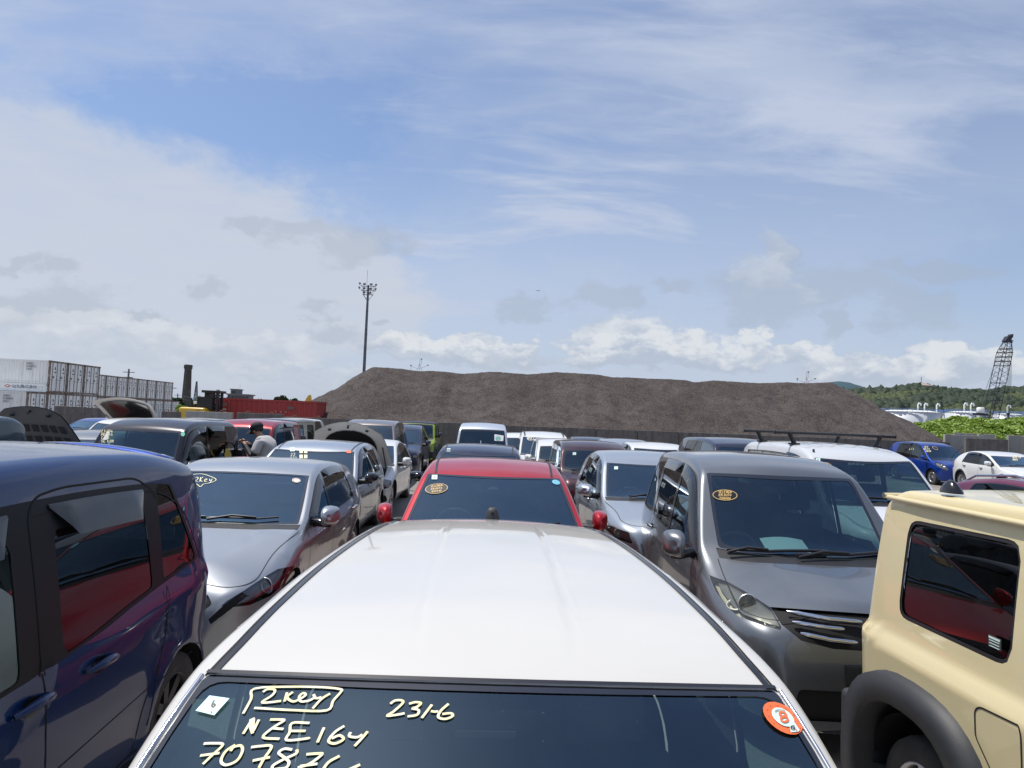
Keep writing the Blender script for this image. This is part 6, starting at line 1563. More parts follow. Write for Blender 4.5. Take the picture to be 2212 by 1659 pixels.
# heavy forklift
fy = 36.8; fx0, fx1 = gx(386, fy, 885), gx(443, fy, 885); fz = hz(414, 880, fy)
M_YEL = mat('yellow machine paint', (.70, .42, .02), .4, coat=.3, var=(3, .4, (.45, .27, .04)))
fk = empty('forklift', ((fx0+fx1)/2, fy, 0), 0, 'yellow heavy forklift with a black cab behind the pale concrete panel', 'forklift')
mb = MB(); wd = fx1-fx0; mb.box((0, .9, (fz+.7)/2), (wd, 1.9, fz-.7), bev=.14); mb.box((.25, .9, .75), (wd*.7, 1.6, .5), bev=.05); mb.build('counterweight', M_YEL, fk)
cabx0, cabx1, cz0, cz1 = gx(420, fy, 870)-fk.location.x, gx(452, fy, 870)-fk.location.x, fz-.05, hz(436, 858, fy)
mb = MB(); cx_ = (cabx0+cabx1)/2
for sx in (cabx0, cabx1-.05):
    for sy in (.45, 1.35): mb.box((sx, sy, (cz0+cz1)/2), (.08, .08, cz1-cz0))
mb.box((cx_, .9, cz1), (cabx1-cabx0+.1, 1.05, .08), bev=.02); mb.box((cx_, .9, cz0+.14), (cabx1-cabx0, 1.0, .3)); mb.box((cx_+.05, .95, cz0+.35), (.35, .4, .5), bev=.05); mb.build('cab', M_BLK, fk)
mb = MB(); mb.box((cx_-.02, .44, (cz0+cz1)/2+.1), (cabx1-cabx0-.12, .01, (cz1-cz0)*.62)); mb.build('cab_glass', G_DARK, fk)
gz0, gz1 = hz(448, 848, fy), hz(448, 842.5, fy); gxa, gxb = gx(430, fy, 846)-fk.location.x, gx(466, fy, 846)-fk.location.x
mb = MB(); mb.box(((gxa+gxb)/2, .9, (gz0+gz1)/2), (gxb-gxa, 1.2, gz1-gz0), bev=.02); mb.box((gxa+.15, .9, (gz0+cz1)/2), (.12, .8, gz0-cz1)); mb.build('overhead_guard', M_BLK, fk)
mb = MB(); mx_ = gx(456, fy, 860)-fk.location.x
for dx_ in (-.10, .10): mb.box((mx_+dx_, .6, gz0/2+.3), (.10, .16, gz0-.6)); mb.box((mx_+dx_, 1.2, gz0/2+.3), (.10, .16, gz0-.6))
for z in (1.2, 2.0, 2.6): mb.box((mx_, .9, z), (.26, .7, .08))
mb.build('mast', M_BLK, fk)
mb = MB(); ex = gx(398, fy, 872)-fk.location.x; mb.tube([(ex, .9, fz-.1), (ex, .9, fz+.35), (ex-.05, .9, fz+.48)], .06, 8); mb.build('exhaust_pipe', M_BLK, fk)
mb = MB(); ex = gx(414, fy, 872)-fk.location.x; mb.tube([(ex+.25, .6, fz), (ex+.12, .5, fz+.22), (ex, .45, fz+.26)], .02, 6); mb.box((ex, .45, fz+.26), (.18, .05, .13), bev=.02); mb.build('side_mirror', M_WHITE, fk)
for sx in (-wd*.32, wd*.32):
    t_ = MB(); t_.lathe([(.1, -.18), (.4, -.2), (.5, -.14), (.5, .14), (.4, .2), (.1, .18)], (sx, .2, .5), 'X', 20); t_.build('tyre', M_TYRE, fk)

# chimney
cy_ = 250; ch = empty('chimney', (gx(404, cy_, 835), cy_, 0), 0, 'tall dark brick chimney left of the forklift', 'chimney')
zt_ = hz(407, 788, cy_); mb = MB(); mb.lathe([(1.65, 0), (1.55, 3), (1.18, zt_-1.6), (1.2, zt_-1.5), (1.42, zt_-1.35), (1.42, zt_-.15), (1.3, zt_), (1.0, zt_), (.95, zt_-1)], n=28)
mb.build('stack', mat('sooty brick', (.055, .05, .045), .9, var=(.8, .7, (.11, .10, .085)), bump=(12, .5)), ch)
mb = MB()
for k in range(26): mb.tube([(-.25, -1.62+k*.018, 1+k*.62), (-.25, -1.78+k*.018, 1+k*.62), (.25, -1.78+k*.018, 1+k*.62), (.25, -1.62+k*.018, 1+k*.62)], .03, 4)
mb.build('ladder_rungs', M_ROD, ch)

# floodlight mast
ly = 95; lx = gx(791.5, ly, 640); zt_ = hz(791.5, 616, ly); q = .00392
lm = empty('floodlight_mast', (gx(786, ly, 808)-.0, ly, 0), 0, 'tall floodlight mast behind the left end of the gravel heap', 'light mast')
lean = (lx-lm.location.x)
M_POLE = mat('grey steel pole', (.13, .14, .16), .5, .4, var=(1.5, .5, (.07, .075, .09)))
lean = 0
mb = MB(); mb.lathe([(.25, 0), (.17, zt_-4), (.13, zt_)], n=14)
for k in range(5): mb.lathe([(.26-.02*k, 3+k*3.2), (.27-.02*k, 3.05+k*3.2), (.26-.02*k, 3.1+k*3.2)], n=14)
mb.build('pole', M_POLE, lm)
mb = MB()
for (dz_, hl) in ((-.14, 1.02), (-.72, 1.0), (-1.30, .68)):
    mb.tube([(-hl, 0, zt_+dz_), (hl, 0, zt_+dz_)], .05, 6); mb.tube([(-hl*.8, -.6, zt_+dz_), (-hl*.8, .6, zt_+dz_)], .04, 6); mb.tube([(hl*.8, -.6, zt_+dz_), (hl*.8, .6, zt_+dz_)], .04, 6)
for sx in (-.68, .68): mb.tube([(sx, 0, zt_-.14), (sx, 0, zt_-1.30), (sx*.15, 0, zt_-2.1)], .03, 5)
mb.tube([(-.68, .3, zt_-1.3), (0, 0, zt_-2.1)], .025, 5); mb.build('cross_frame', M_POLE, lm)
mb = MB(); mb.tube([(-.22, 0, zt_-1.1), (-.20, 0, zt_+2.1)], .02, 5); mb.build('lightning_rod', M_POLE, lm)
M_FL = mat('floodlight glass', (.22, .22, .24), .25, .4)
for (a, b, ry) in ((-1.12, .16, -.6), (-.50, .12, 0), (.42, .10, 0), (1.08, .06, .6), (-1.16, -.42, -.6), (-.52, -.46, 0), (.38, -.50, 0), (1.04, -.52, .6), (-.48, -1.02, 0), (.32, -1.06, 0)):
    l = MB(); l.box((0, 0, 0), (.36 if abs(a) < .9 else .24, .26, .22), Matrix.Rotation(ry, 3, 'Y')@Matrix.Rotation(-.5, 3, 'X'), bev=.03); l.tube([(0, 0, -.1), (0, .05, -.26)], .03, 5); o = l.build('floodlight', M_FL, lm); o.location = (a, -.25, zt_+b)

# scraggy lit frames behind the heap
def frame_mast(u, vt, vb, y, label):
    r = empty('frame_mast', (gx(u, y, vb), y, 0), 0, label, 'mast', 'thin frame masts behind the gravel heap'); zt = hz(u, vt, y); zb = hz(u, vb, y); s = (zt-zb)
    mb = MB(); mb.tube([(0, 0, 0), (0, 0, zt)], .02, 5); mb.tube([(-.28*s, 0, zb-.2), (0, 0, zb+.55*s)], .02, 5); mb.tube([(.28*s, 0, zb-.2), (0, 0, zb+.55*s)], .02, 5)
    mb.tube([(-.75*s, 0, zb+.35*s), (-.1*s, 0, zb+.1*s), (.7*s, 0, zb+.45*s)], .02, 5); mb.tube([(-.75*s, 0, zb), (-.75*s, 0, zb+.4*s)], .02, 5); mb.tube([(.12*s, 0, zb+.5*s), (.14*s, 0, zb+.95*s)], .02, 5)
    mb.build('frame', mat('red white steel', (.35, .20, .18), .5, var=(.8, 1, (.5, .5, .5))), r)
    for (a, b) in ((-.75, .4), (.7, .47), (.14, .98)): l = MB(); l.box((a*s, 0, zb+b*s), (.16, .14, .12), bev=.02); l.build('lamp_head', M_POLE, r)
frame_mast(906, 775, 800, 80, 'thin red and white frame mast above the left part of the gravel heap')
frame_mast(1742, 803, 830, 80, 'thin red and white frame mast above the right part of the gravel heap')

# grey office block and other far things at the left
bd = empty('office_building', (gx(513, 300, 860), 300, 0), 0, 'grey concrete office block with a stair tower above the red container', 'building')
def zz(v, u=513, y=300): return hz(u, v, y)
def xx(u, y=300): return gx(u, y, 858)-bd.location.x
M_BLD = mat('grey render', (.16, .16, .17), .8, var=(.2, .5, (.22, .21, .20))); M_BW = mat('dark window glass', (.03, .035, .045), .15)
mb = MB(); mb.box(((xx(491)+xx(534))/2, 4, zz(853)/2), (xx(534)-xx(491), 8, zz(853))); mb.build('wall', M_BLD, bd)
mb = MB(); mb.box(((xx(489)+xx(537))/2, 4, zz(852)), (xx(537)-xx(489), 9, .5)); rf_ = mb.build('roof', M_BLD, bd)
mb = MB(); mb.box(((xx(494)+xx(512))/2, 4, (zz(852)+zz(841))/2), (xx(510)-xx(495), 6, zz(841)-zz(852))); mb.box(((xx(494)+xx(512))/2, 4, zz(841)), (xx(512)-xx(494), 7, .35)); tw = mb.build('stair_tower', M_BLD, bd)
mb = MB(); mb.box((xx(502), .9, zz(847)), (1.6, .1, .9)); mb.build('window', M_BW, tw)
for k in range(6):
    for r_ in range(2): mb = MB(); mb.box((xx(495)+1.5*k, -.03, zz(858)-r_*2.4), (1.1, .1, 1.0)); mb.build('window', M_BW, bd)
mb = MB(); mb.tube([(xx(510), 4, zz(841)), (xx(510), 4, zz(829))], .04, 4); mb.build('antenna', M_POLE, bd)
def lattice(name, u, vt, y, wb, wt, label, cat, n=7, mt=None, z0=0.0, platforms=()):
    r = empty(name, (gx(u, y, vt), y, z0), 0, label, cat); zt = hz(u, vt, y)-z0; mb = MB(); rad = max(.04, y*.00035)
    cs_ = [(-1, -1), (1, -1), (1, 1), (-1, 1)]
    for a, b in cs_: mb.tube([(a*wb/2, b*wb/2, 0), (a*wt/2, b*wt/2, zt)], rad, 4)
    for k in range(n):
        t0, t1 = k/n, (k+1)/n; w0, w1 = wb+(wt-wb)*t0, wb+(wt-wb)*t1
        for i in range(4): a, b = cs_[i], cs_[(i+1) % 4]; mb.tube([(a[0]*w0/2, a[1]*w0/2, t0*zt), (b[0]*w1/2, b[1]*w1/2, t1*zt)], rad*.7, 4); mb.tube([(b[0]*w0/2, b[1]*w0/2, t0*zt), (a[0]*w1/2, a[1]*w1/2, t1*zt)], rad*.7, 4); mb.tube([(a[0]*w1/2, a[1]*w1/2, t1*zt), (b[0]*w1/2, b[1]*w1/2, t1*zt)], rad*.7, 4)
    mb.build('lattice', mt or M_POLE, r)
    for (t, w_) in platforms: mb = MB(); mb.lathe([(w_, zt*t), (w_, zt*t+.5), (w_*.8, zt*t+.5)], n=10); mb.build('platform', mt or M_POLE, r)
    return r
lattice('radio_mast', 425, 824, 420, 2.4, .5, 'thin grey radio mast between the chimney and the forklift', 'mast')
lattice('telecom_tower', 471, 842, 400, 2.6, 1.0, 'small telecom tower with round platforms just right of the forklift', 'tower', platforms=((.72, 1.4), (.84, 1.3), (.94, 1.1)))
def pole(u, vt, y, label):
    r = empty('utility_pole', (gx(u, y, vt), y, 0), 0, label, 'utility pole', 'utility poles beyond the yard'); zt = hz(u, vt, y); mb = MB(); mb.tube([(0, 0, 0), (0, 0, zt)], [.2, .13], 8); mb.build('pole', M_POLE, r)
    mb = MB(); mb.tube([(-.9, 0, zt-.5), (.9, 0, zt-.5)], .07, 4); mb.tube([(-.7, 0, zt-1.3), (.7, 0, zt-1.3)], .07, 4); mb.build('crossarm', M_POLE, r); return (r.location.x, y, zt-.4)
pole(278.5, 797, 110, 'dark utility pole rising behind the far container stack')
A_ = pole(384, 850, 200, 'utility pole left of the chimney among dark trees'); B_ = pole(479, 855, 190, 'utility pole right of the telecom tower'); C_ = pole(558, 861, 230, 'low utility pole left of the round dark tree')
mb = MB()
for dz_ in (0, -.8):
    for P0, P1 in ((A_, B_), (B_, C_), (C_, (gx(665, 260, 865), 260, C_[2]))):
        mb.tube([(P0[0]+(P1[0]-P0[0])*t, P0[1]+(P1[1]-P0[1])*t, P0[2]+(P1[2]-P0[2])*t-1.6*4*t*(1-t)*.4+dz_) for t in [i/8 for i in range(9)]], .035, 4)
tag(mb.build('power_lines', M_POLE, None), 'thin power lines strung between the utility poles at the left', 'power line')
lp_ = empty('light_pole', (gx(371, 160, 850), 160, 0), 0, 'thin light pole with a ring head beside the far container stack', 'light pole'); zt = hz(371, 838, 160)
mb = MB(); mb.tube([(0, 0, 0), (0, 0, zt)], .07, 6); mb.build('pole', M_POLE, lp_); mb = MB(); mb.tube([(.9*math.cos(a), .9*math.sin(a), zt) for a in [2*math.pi*k/14 for k in range(14)]], .07, 5, closed=True); mb.build('lamp_ring', M_POLE, lp_)
# long white roofed shed, excavator arm
sh = empty('long_shed', (gx(625, 75, 866), 75, 0), 0, 'long low shed with a white roof behind the red container', 'shed'); zt = hz(625, 865.5, 75); mb = MB(); mb.box((0, 1.5, (zt-.3)/2), (4.3, 3, zt-.3)); mb.build('wall', M_BLD, sh); mb = MB(); mb.box((0, 1.5, zt-.2), (4.7, 3.4, .22), bev=.03); mb.build('roof', M_WHITE, sh)
ex_ = empty('excavator', (gx(667, 62, 862), 62, 0), 0, 'yellow excavator whose folded arm rises behind the red container', 'excavator')
def ez(v): return hz(667, v, 62)
mb = MB(); mb.prism([(-.38, ez(872)), (-.16, ez(860)), (.02, ez(853.5)), (.16, ez(853.5)), (.10, ez(861)), (-.05, ez(872))], -.2, .2); mb.prism([(.02, ez(853.5)), (.16, ez(853)), (.30, ez(872)), (.16, ez(872))], -.16, .16); mb.build('arm', M_YEL, ex_)
mb = MB(); mb.box((-.6, 0, 1.35), (2.0, 1.6, 1.0), bev=.1); mb.box((-.6, 0, .45), (2.2, 2.0, .7), bev=.15); mb.build('body', M_YEL, ex_)

# ---- trees and greenery
def leafmat(name, c1, c2, c3=None, rough=.55):
    m = D.materials.new(name); m.use_nodes = True; t = NT(m.node_tree); p = t.n['Principled BSDF']
    co = t.add('ShaderNodeTexCoord').outputs['Object']; g = t.add('ShaderNodeNewGeometry')
    a = t.noise(co, .35, 4, .6); col = t.mix(t.ramp(a, .35, .65), c4(c1), c4(c2))
    col = t.mix(t.math('MULTIPLY', g.outputs['Random Per Island'], .6), col, c4(c3 or [min(1, x*1.5) for x in c2]))
    t.l.new(col, p.inputs['Base Color']); p.inputs['Roughness'].default_value = rough
    tr = t.add('ShaderNodeBsdfTranslucent'); t.l.new(col, tr.inputs[0]); mx = t.add('ShaderNodeMixShader'); mx.inputs[0].default_value = .25
    t.l.new(p.outputs[0], mx.inputs[1]); t.l.new(tr.outputs[0], mx.inputs[2]); t.l.new(mx.outputs[0], t.n['Material Output'].inputs[0]); return m
L_DARK = leafmat('dark evergreen leaves', (.012, .028, .010), (.025, .055, .015)); L_BR = leafmat('bright vine leaves', (.15, .25, .03), (.24, .36, .05), (.36, .48, .10)); L_FOR = leafmat('hill forest leaves', (.010, .024, .012), (.020, .042, .016), (.035, .058, .022), .7)
L_BAM = leafmat('bamboo leaves', (.035, .056, .016), (.06, .085, .022), (.09, .11, .035), .7)
def leaves(name, pts, size, m, rng, parent=None, nrm=None, up=.5):
    """leaf cards (two folded triangles each) at the given points"""
    n = len(pts); P = np.array(pts, float); s = size*rng.uniform(.6, 1.3, n); V = rng.normal(size=(n, 3)); V[:, 2] += up
    if nrm is not None: V += np.array(nrm)*1.2
    N = V/np.linalg.norm(V, axis=1, keepdims=True); A = np.cross(N, rng.normal(size=(n, 3))); A /= np.linalg.norm(A, axis=1, keepdims=True); B = np.cross(N, A)
    q = np.stack([P-A*s[:, None]*.5, P+B*s[:, None]*.38+N*s[:, None]*.08, P+A*s[:, None]*.55, P-B*s[:, None]*.38+N*s[:, None]*.08], 1).reshape(-1, 3)
    me = D.meshes.new(name); me.vertices.add(4*n); me.vertices.foreach_set('co', q.ravel()); me.loops.add(4*n); me.loops.foreach_set('vertex_index', np.arange(4*n)); me.polygons.add(n); me.polygons.foreach_set('loop_start', np.arange(n)*4); me.update(calc_edges=True); me.validate()
    return link(name, me, m, parent)
RG = np.random.default_rng(5)
def tree(u, vt, y, wpx, label, m, dense=3000, leaf=.35, name='leafy_tree', hfrac=.8, z0=0.0):
    x = gx(u, y, vt); H = hz(u, vt, y)-z0; Wd = wpx/1500*y; r = empty(name, (x, y, z0), 0, label, 'tree', 'trees at the edge of the port')
    mb = MB(); mb.tube([(0, 0, 0), (.1, 0, H*.4), (-.1, .1, H*.8)], [H*.05, H*.035, H*.01], 8)
    for k in range(5): a = k*1.3; mb.tube([(0, 0, H*(.3+.08*k)), (math.cos(a)*Wd*.3, math.sin(a)*Wd*.3, H*(.55+.07*k))], [H*.02, H*.006], 5)
    mb.build('trunk', mat('bark', (.06, .045, .035), .9), r)
    cl = [(RG.uniform(-.36, .36)*Wd, RG.uniform(-.36, .36)*Wd, H*(1-hfrac)+H*hfrac*RG.uniform(.15, .85)) for _ in range(16)]+[(0, 0, H*.82)]
    pts = []
    for i in range(dense):
        c = cl[RG.integers(len(cl))]; v = RG.normal(size=3); v /= np.linalg.norm(v); rr = RG.uniform(.6, 1)**.5*Wd*.20
        p = (c[0]+v[0]*rr, c[1]+v[1]*rr, min(c[2]+v[2]*rr*.8, H)); pts.append(p)
    leaves('crown', pts, leaf, m, RG, r); return r
tree(610, 852.5, 150, 40, 'round dark tree above the red container', L_DARK, 3500, .55); tree(635, 858, 150, 20, 'smaller dark tree right of the round one above the red container', L_DARK, 1800, .5)
tree(387, 856, 140, 18, 'small dark tree just left of the chimney', L_DARK, 1600, .4); tree(374, 859, 140, 14, 'low dark tree next to the far container stack', L_DARK, 1200, .4)
tree(623, 860, 52, 22, 'bright green bush behind the right part of the red container', L_BR, 1200, .16, 'bush'); 
for k, (u, v) in enumerate(((527, 862), (541, 860), (555, 861), (568, 862))): tree(u, v, 52, 20, 'bright green bush behind the red container, %s from the left' % ORD[k], L_BR, 900, .15, 'bush')
tree(396, 868, 46, 26, 'green bush left of the forklift, below the chimney', L_BR, 1200, .14, 'bush'); tree(680, 864, 56, 16, 'thin weeds at the left foot of the gravel heap', L_BR, 300, .12, 'bush')
# vine bank at the right
BK = [(1955, 930), (1978, 922), (2000, 914), (2030, 914), (2062, 910), (2088, 902), (2115, 904), (2135, 909), (2160, 907), (2212, 905), (2300, 900), (2500, 896)]
bx = np.array([gx(u, 48, v) for u, v in BK]); bz = np.array([hz(u, v, 48) for u, v in BK])
def bank_z(x, y):
    t = float(np.interp(x, bx, bz)); e = max(0, min(1, (x-bx[0]+2)/2.5)); f = 1/(1+math.exp(-(y-44.3)/.9)); return e*(1.2+(t-1.2)*f)-.25+.25*mn.noise(Vector((x*.9, y*.9, 0)))+.12*mn.noise(Vector((x*2.3, y*2.3, 5)))-max(0, y-50)*.5
bm_ = grid_mesh('vine_bank', np.arange(bx[0]-2, 66, .4), np.arange(41.5, 54, .4), lambda x, y: bank_z(x, y)-.1, mat('dark undergrowth', (.02, .045, .01), .9))
tag(bm_, 'vine covered bank of earth', None, None, 'structure')
n = 60000; xs_ = RG.uniform(bx[0]-1.5, 50, n); ys_ = 41.5+RG.power(1.0, n)*8.5; pts = [(x, y, bank_z(x, y)+RG.uniform(-.08, .22)) for x, y in zip(xs_, ys_)]
tag(leaves('vine_leaves', pts, .25, L_BR, RG, None, (0, -.3, .8)), 'bright green vines smothering the bank beside the gravel heap', None, None, 'stuff')
# forested hills
def blobs(name, pts, rad, m, label):
    bmx = bmesh.new(); bmesh.ops.create_icosphere(bmx, subdivisions=2, radius=1); base = np.array([v.co[:] for v in bmx.verts]); fc = np.array([[v.index for v in f.verts] for f in bmx.faces]); bmx.free()
    nb_ = len(base); VV, FF = [], []; 
    for i, (x, y, z) in enumerate(pts):
        r = rad*RG.uniform(.55, 1.35); jit = 1+RG.normal(0, .16, (nb_, 1)); VV.append(base*jit*np.array([r, r, r*RG.uniform(.8, 1.3)])+np.array([x, y, z])); FF.append(fc+i*nb_)
    V = np.concatenate(VV); F = np.concatenate(FF); me = D.meshes.new(name); me.vertices.add(len(V)); me.vertices.foreach_set('co', V.ravel()); me.loops.add(F.size); me.loops.foreach_set('vertex_index', F.ravel()); me.polygons.add(len(F)); me.polygons.foreach_set('loop_start', np.arange(len(F))*3); me.update(calc_edges=True)
    return tag(link(name, me, m), label, None, None, 'stuff')
HS = [(1700, 850), (1790, 846), (1850, 841), (1900, 838), (1930, 838), (1955, 834), (1985, 831), (2005, 834), (2020, 839), (2060, 841), (2110, 843), (2150, 840), (2212, 836), (2300, 832), (2500, 830)]
YH = 720; hx = np.array([gx(u, YH, v) for u, v in HS]); hzv = np.array([hz(u, v, YH) for u, v in HS])
def hill(x, y): t = float(np.interp(x*YH/max(y, 1), hx, hzv))-5; f = max(0, min(1, (y-400)/(YH-400))); f = f**.8; return t*f*(1+.10*mn.noise(Vector((x*.02, y*.02, 0)))*(1-f))-1
tag(grid_mesh('hills', np.arange(150, 900, 12), np.arange(400, 820, 12), lambda x, y: hill(x, y) if y <= YH else hill(x, YH)-(y-YH)*.3, mat('forest floor', (.012, .028, .01), .95)), None, None, None, 'structure')
fp, bp_ = [], []
for i in range(5200):
    y = 410+310*RG.uniform()**.8; x = RG.uniform(.36, .86)*y; z = hill(x, y)+1.5
    (bp_ if (mn.noise(Vector((x*.014, y*.014, 7))) > .12 and y < 640) or (y < 520 and x/y > .66) else fp).append((x, y, z))
blobs('hill_forest', fp, 4.6, L_FOR, 'dark mixed forest covering the low hills at the right'); blobs('bamboo_groves', bp_, 3.6, L_BAM, 'paler bamboo groves on the lower hillside')
FS = [(1740, 850), (1775, 832), (1790, 826), (1800, 824), (1812, 825), (1830, 830), (1850, 838), (1900, 856)]
YF = 3400; ffx = np.array([gx(u, YF, v) for u, v in FS]); ffz = np.array([hz(u, v, YF) for u, v in FS])
tag(grid_mesh('far_hill', np.linspace(ffx[0], ffx[-1], 50), np.linspace(YF-500, YF+500, 14), lambda x, y: float(np.interp(x, ffx, ffz))*(1-((y-YF)/520)**2)+6*mn.noise(Vector((x*.02, y*.02, 0))), mat('haze tinted far forest', (.03, .07, .085), .95)), None, None, None, 'structure')  # blue of the air haze is put into the forest colour
LS = [(150, 858), (330, 857), (420, 860), (480, 857), (540, 862), (640, 868), (760, 876), (900, 884)]
YF2 = 6500; lxx = np.array([gx(u, YF2, v) for u, v in LS]); lzz = np.array([hz(u, v, YF2) for u, v in LS])
tag(grid_mesh('distant_ridge', np.linspace(lxx[0], lxx[-1], 60), np.linspace(YF2-800, YF2+800, 10), lambda x, y: float(np.interp(x, lxx, lzz))*(1-((y-YF2)/820)**2), mat('haze tinted ridge', (.16, .25, .38), .95)), None, None, None, 'structure')  # ridge colour carries the blue of distant haze
LT = [(x, y, 2.0) for x, y in zip(RG.uniform(-260, 60, 700), RG.uniform(330, 420, 700))]
blobs('distant_treeline', LT, 3.2, L_FOR, 'low dark treeline across the flat land at the left')
# hilltop hall
hl = empty('hilltop_hall', (gx(1990, 715, 832), 715, hz(1990, 835, 715)-4), 0, 'small pale hall with a spire on top of the forested hill', 'building')
mb = MB(); mb.box((0, 0, 2.5), (14, 8, 5)); mb.build('wall', mat('pale plaster', (.42, .40, .36), .8), hl)
mb = MB(); mb.add([(-9, -6, 5), (9, -6, 5), (9, 6, 5), (-9, 6, 5), (-3, 0, 8), (3, 0, 8)], [(0, 1, 5, 4), (1, 2, 5), (2, 3, 4, 5), (3, 0, 4), (0, 3, 2, 1)]); mb.tube([(0, 0, 8), (0, 0, 14)], .35, 5); mb.build('roof', mat('pale tiled roof', (.38, .30, .26), .7), hl)
# storage tanks
M_TANK = mat('white tank paint', (.56, .58, .60), .45, var=(.15, .5, (.46, .49, .53)))
def tank(u0, u1, vr, vp, y, label, pipes):
    xc = gx((u0+u1)/2, y, 900); rad = (u1-u0)/2/1500*y*1.0; zr = hz((u0+u1)/2, vr, y); zp = zr+rad*.10
    r = empty('storage_tank', (xc, y, 0), 0, label, 'storage tank', 'white oil storage tanks'); mb = MB(); mb.lathe([(rad, 0), (rad, zr), (rad*.985, zr)], n=48); mb.build('shell', M_TANK, r)
    mb = MB(); mb.lathe([(rad*1.01, zr), (rad*.6, zr+(zp-zr)*.7), (0, zp)], n=48); mb.build('roof', mat('bright tank roof', (.74, .75, .75), .5), r)
    mb = MB(); n = 40
    for h in (.55, 1.1): mb.tube([(rad*1.02*math.cos(a), rad*1.02*math.sin(a), zr+h) for a in [2*math.pi*k/n for k in range(n)]], .07, 4, closed=True)
    for k in range(n): a = 2*math.pi*k/n; mb.tube([(rad*1.02*math.cos(a), rad*1.02*math.sin(a), zr), (rad*1.02*math.cos(a), rad*1.02*math.sin(a), zr+1.1)], .05, 4)
    mb.build('guard_rail', mat('blue rail paint', (.12, .22, .42), .5), r)
    for px_ in pipes: mb = MB(); x_ = gx(px_, y, 880)-xc; mb.tube([(x_, -rad*.3, zr+.3), (x_, -rad*.3, zr+2.9), (x_+.4, -rad*.3, zr+3.5), (x_+1.0, -rad*.3, zr+3.4), (x_+1.2, -rad*.3, zr+2.6)], .26, 8); mb.build('vent_pipe', M_WHITE, r)
    mb = MB(); pts = [(rad*1.03*math.cos(a), rad*1.03*math.sin(a), z) for a, z in [(-1.9+.05*k, zr*(k/24)) for k in range(25)]]; mb.tube(pts, .16, 4); mb.build('spiral_stair', M_ROD, r)
tank(1905, 2026, 890.5, 886, 262, 'large white storage tank partly hidden by the right end of the gravel heap', (1972, 1986, 2012)); tank(2024, 2044, 893, 890, 285, 'small white storage tank between two larger ones', ()); tank(2047, 2127, 892, 887, 250, 'white storage tank with two curved vent pipes behind the vine bank', (2075, 2089)); tank(2148, 2208, 896, 891, 256, 'white storage tank to the right of the crane boom', (2170,)); 
# crane
cy2 = 120; cr_ = empty('lattice_crane', (gx(2139, cy2, 905), cy2, 0), 0, 'dark lattice boom crane standing behind the vine bank', 'crane'); ox = cr_.location.x
def cp(a, b, dy=0): u, v = (3850+a/4.147)*.54, (1300+b/4.147)*.54; return Vector((gx(u, cy2, v)-ox, dy, hz(u, v, cy2)))
M_CR = mat('dark crane steel', (.022, .025, .04), .5)
mb = MB(); z0_ = cp(467, 1560).z
rings = []
for t in [i/15 for i in range(16)]:
    b = 1540+(450-1540)*t; l = cp(390+(620-390)*t, b).x; r_ = cp(545+(780-545)*t, b).x; z = cp(500, b).z; rings.append([Vector((l, -.8, z)), Vector((r_, -.8, z+.0)), Vector((r_-.0, .8, z)), Vector((l+.0, .8, z))])
for t in (.35, .7, 1.0):
    b = 450+(275-450)*t; l = cp(620+(700-620)*t, b).x; r_ = cp(780, b).x; z = cp(500, b).z; rings.append([Vector((l, -.8+.35*t, z)), Vector((r_, -.8+.35*t, z)), Vector((r_, .8-.35*t, z)), Vector((l, .8-.35*t, z))])
for i in range(4): mb.tube([r[i] for r in rings], .06, 5)
for k in range(len(rings)-1):
    for i in range(4): j = (i+1) % 4; mb.tube([rings[k][i], rings[k+1][j]] if k % 2 else [rings[k][j], rings[k+1][i]], .028, 4); 
    if k % 4 == 0:
        for i in range(4): mb.tube([rings[k][i], rings[k][(i+1) % 4]], .04, 4)
for k in (13, 14, 15, 16):
    for i in range(4): mb.tube([rings[k][i], rings[k][(i+1) % 4]], .06, 4)
mb.build('boom', M_CR, cr_)
mb = MB(); hp_ = [cp(685, 262), cp(730, 190), cp(785, 175), cp(790, 155), cp(812, 158), cp(810, 200), cp(785, 230), cp(780, 290), cp(740, 292), cp(700, 285)]
mb.prism([(p.x, p.z) for p in hp_], -.5, .5); mb.build('boom_head', M_CR, cr_)
mb = MB()
for a, b in (((600, 470), (390, 1064)), ((545, 770), (432, 1080)), ((690, 255), (620, 430)), ((390, 1064), (250, 1460)), ((432, 1080), (300, 1460))): mb.tube([cp(*a), cp(*b)], .035, 4)
mb.build('pendant_lines', M_CR, cr_)
mb = MB()
for a, b, c_ in ((752, 560, 1500), (768, 480, 1470), (785, 300, 1470), (808, 210, 1040), (812, 260, 1020)): mb.tube([cp(a, b), cp(a-6, c_)], .03, 4)
mb.box(cp(815, 260), (.5, .3, .12)); mb.box(cp(810, 285), (.3, .3, .3)); mb.build('hoist_lines', M_CR, cr_)
mb = MB(); g0 = cp(760, 1462); g1 = cp(757, 1600); mb.lathe([(.0, g0.z), (.35, g0.z), (.12, (g0.z*2+g1.z)/3), (.3, (g0.z+g1.z)/2), (1.0, g1.z+.2), (.9, g1.z-.2), (0, g1.z-.4)], (g0.x, 0, 0), 'Z', 12); mb.build('grab_bucket', mat('dark green grab', (.02, .05, .045), .6), cr_)
mb = MB(); mb.box((0, 0, 1.2), (3.4, 4, 2.4), bev=.15); mb.box((-1.0, 0, 3.0), (4.5, 3.2, z0_-.2-2.4 if z0_ > 4 else 1.6), bev=.15); mb.build('machine_house', M_CR, cr_)
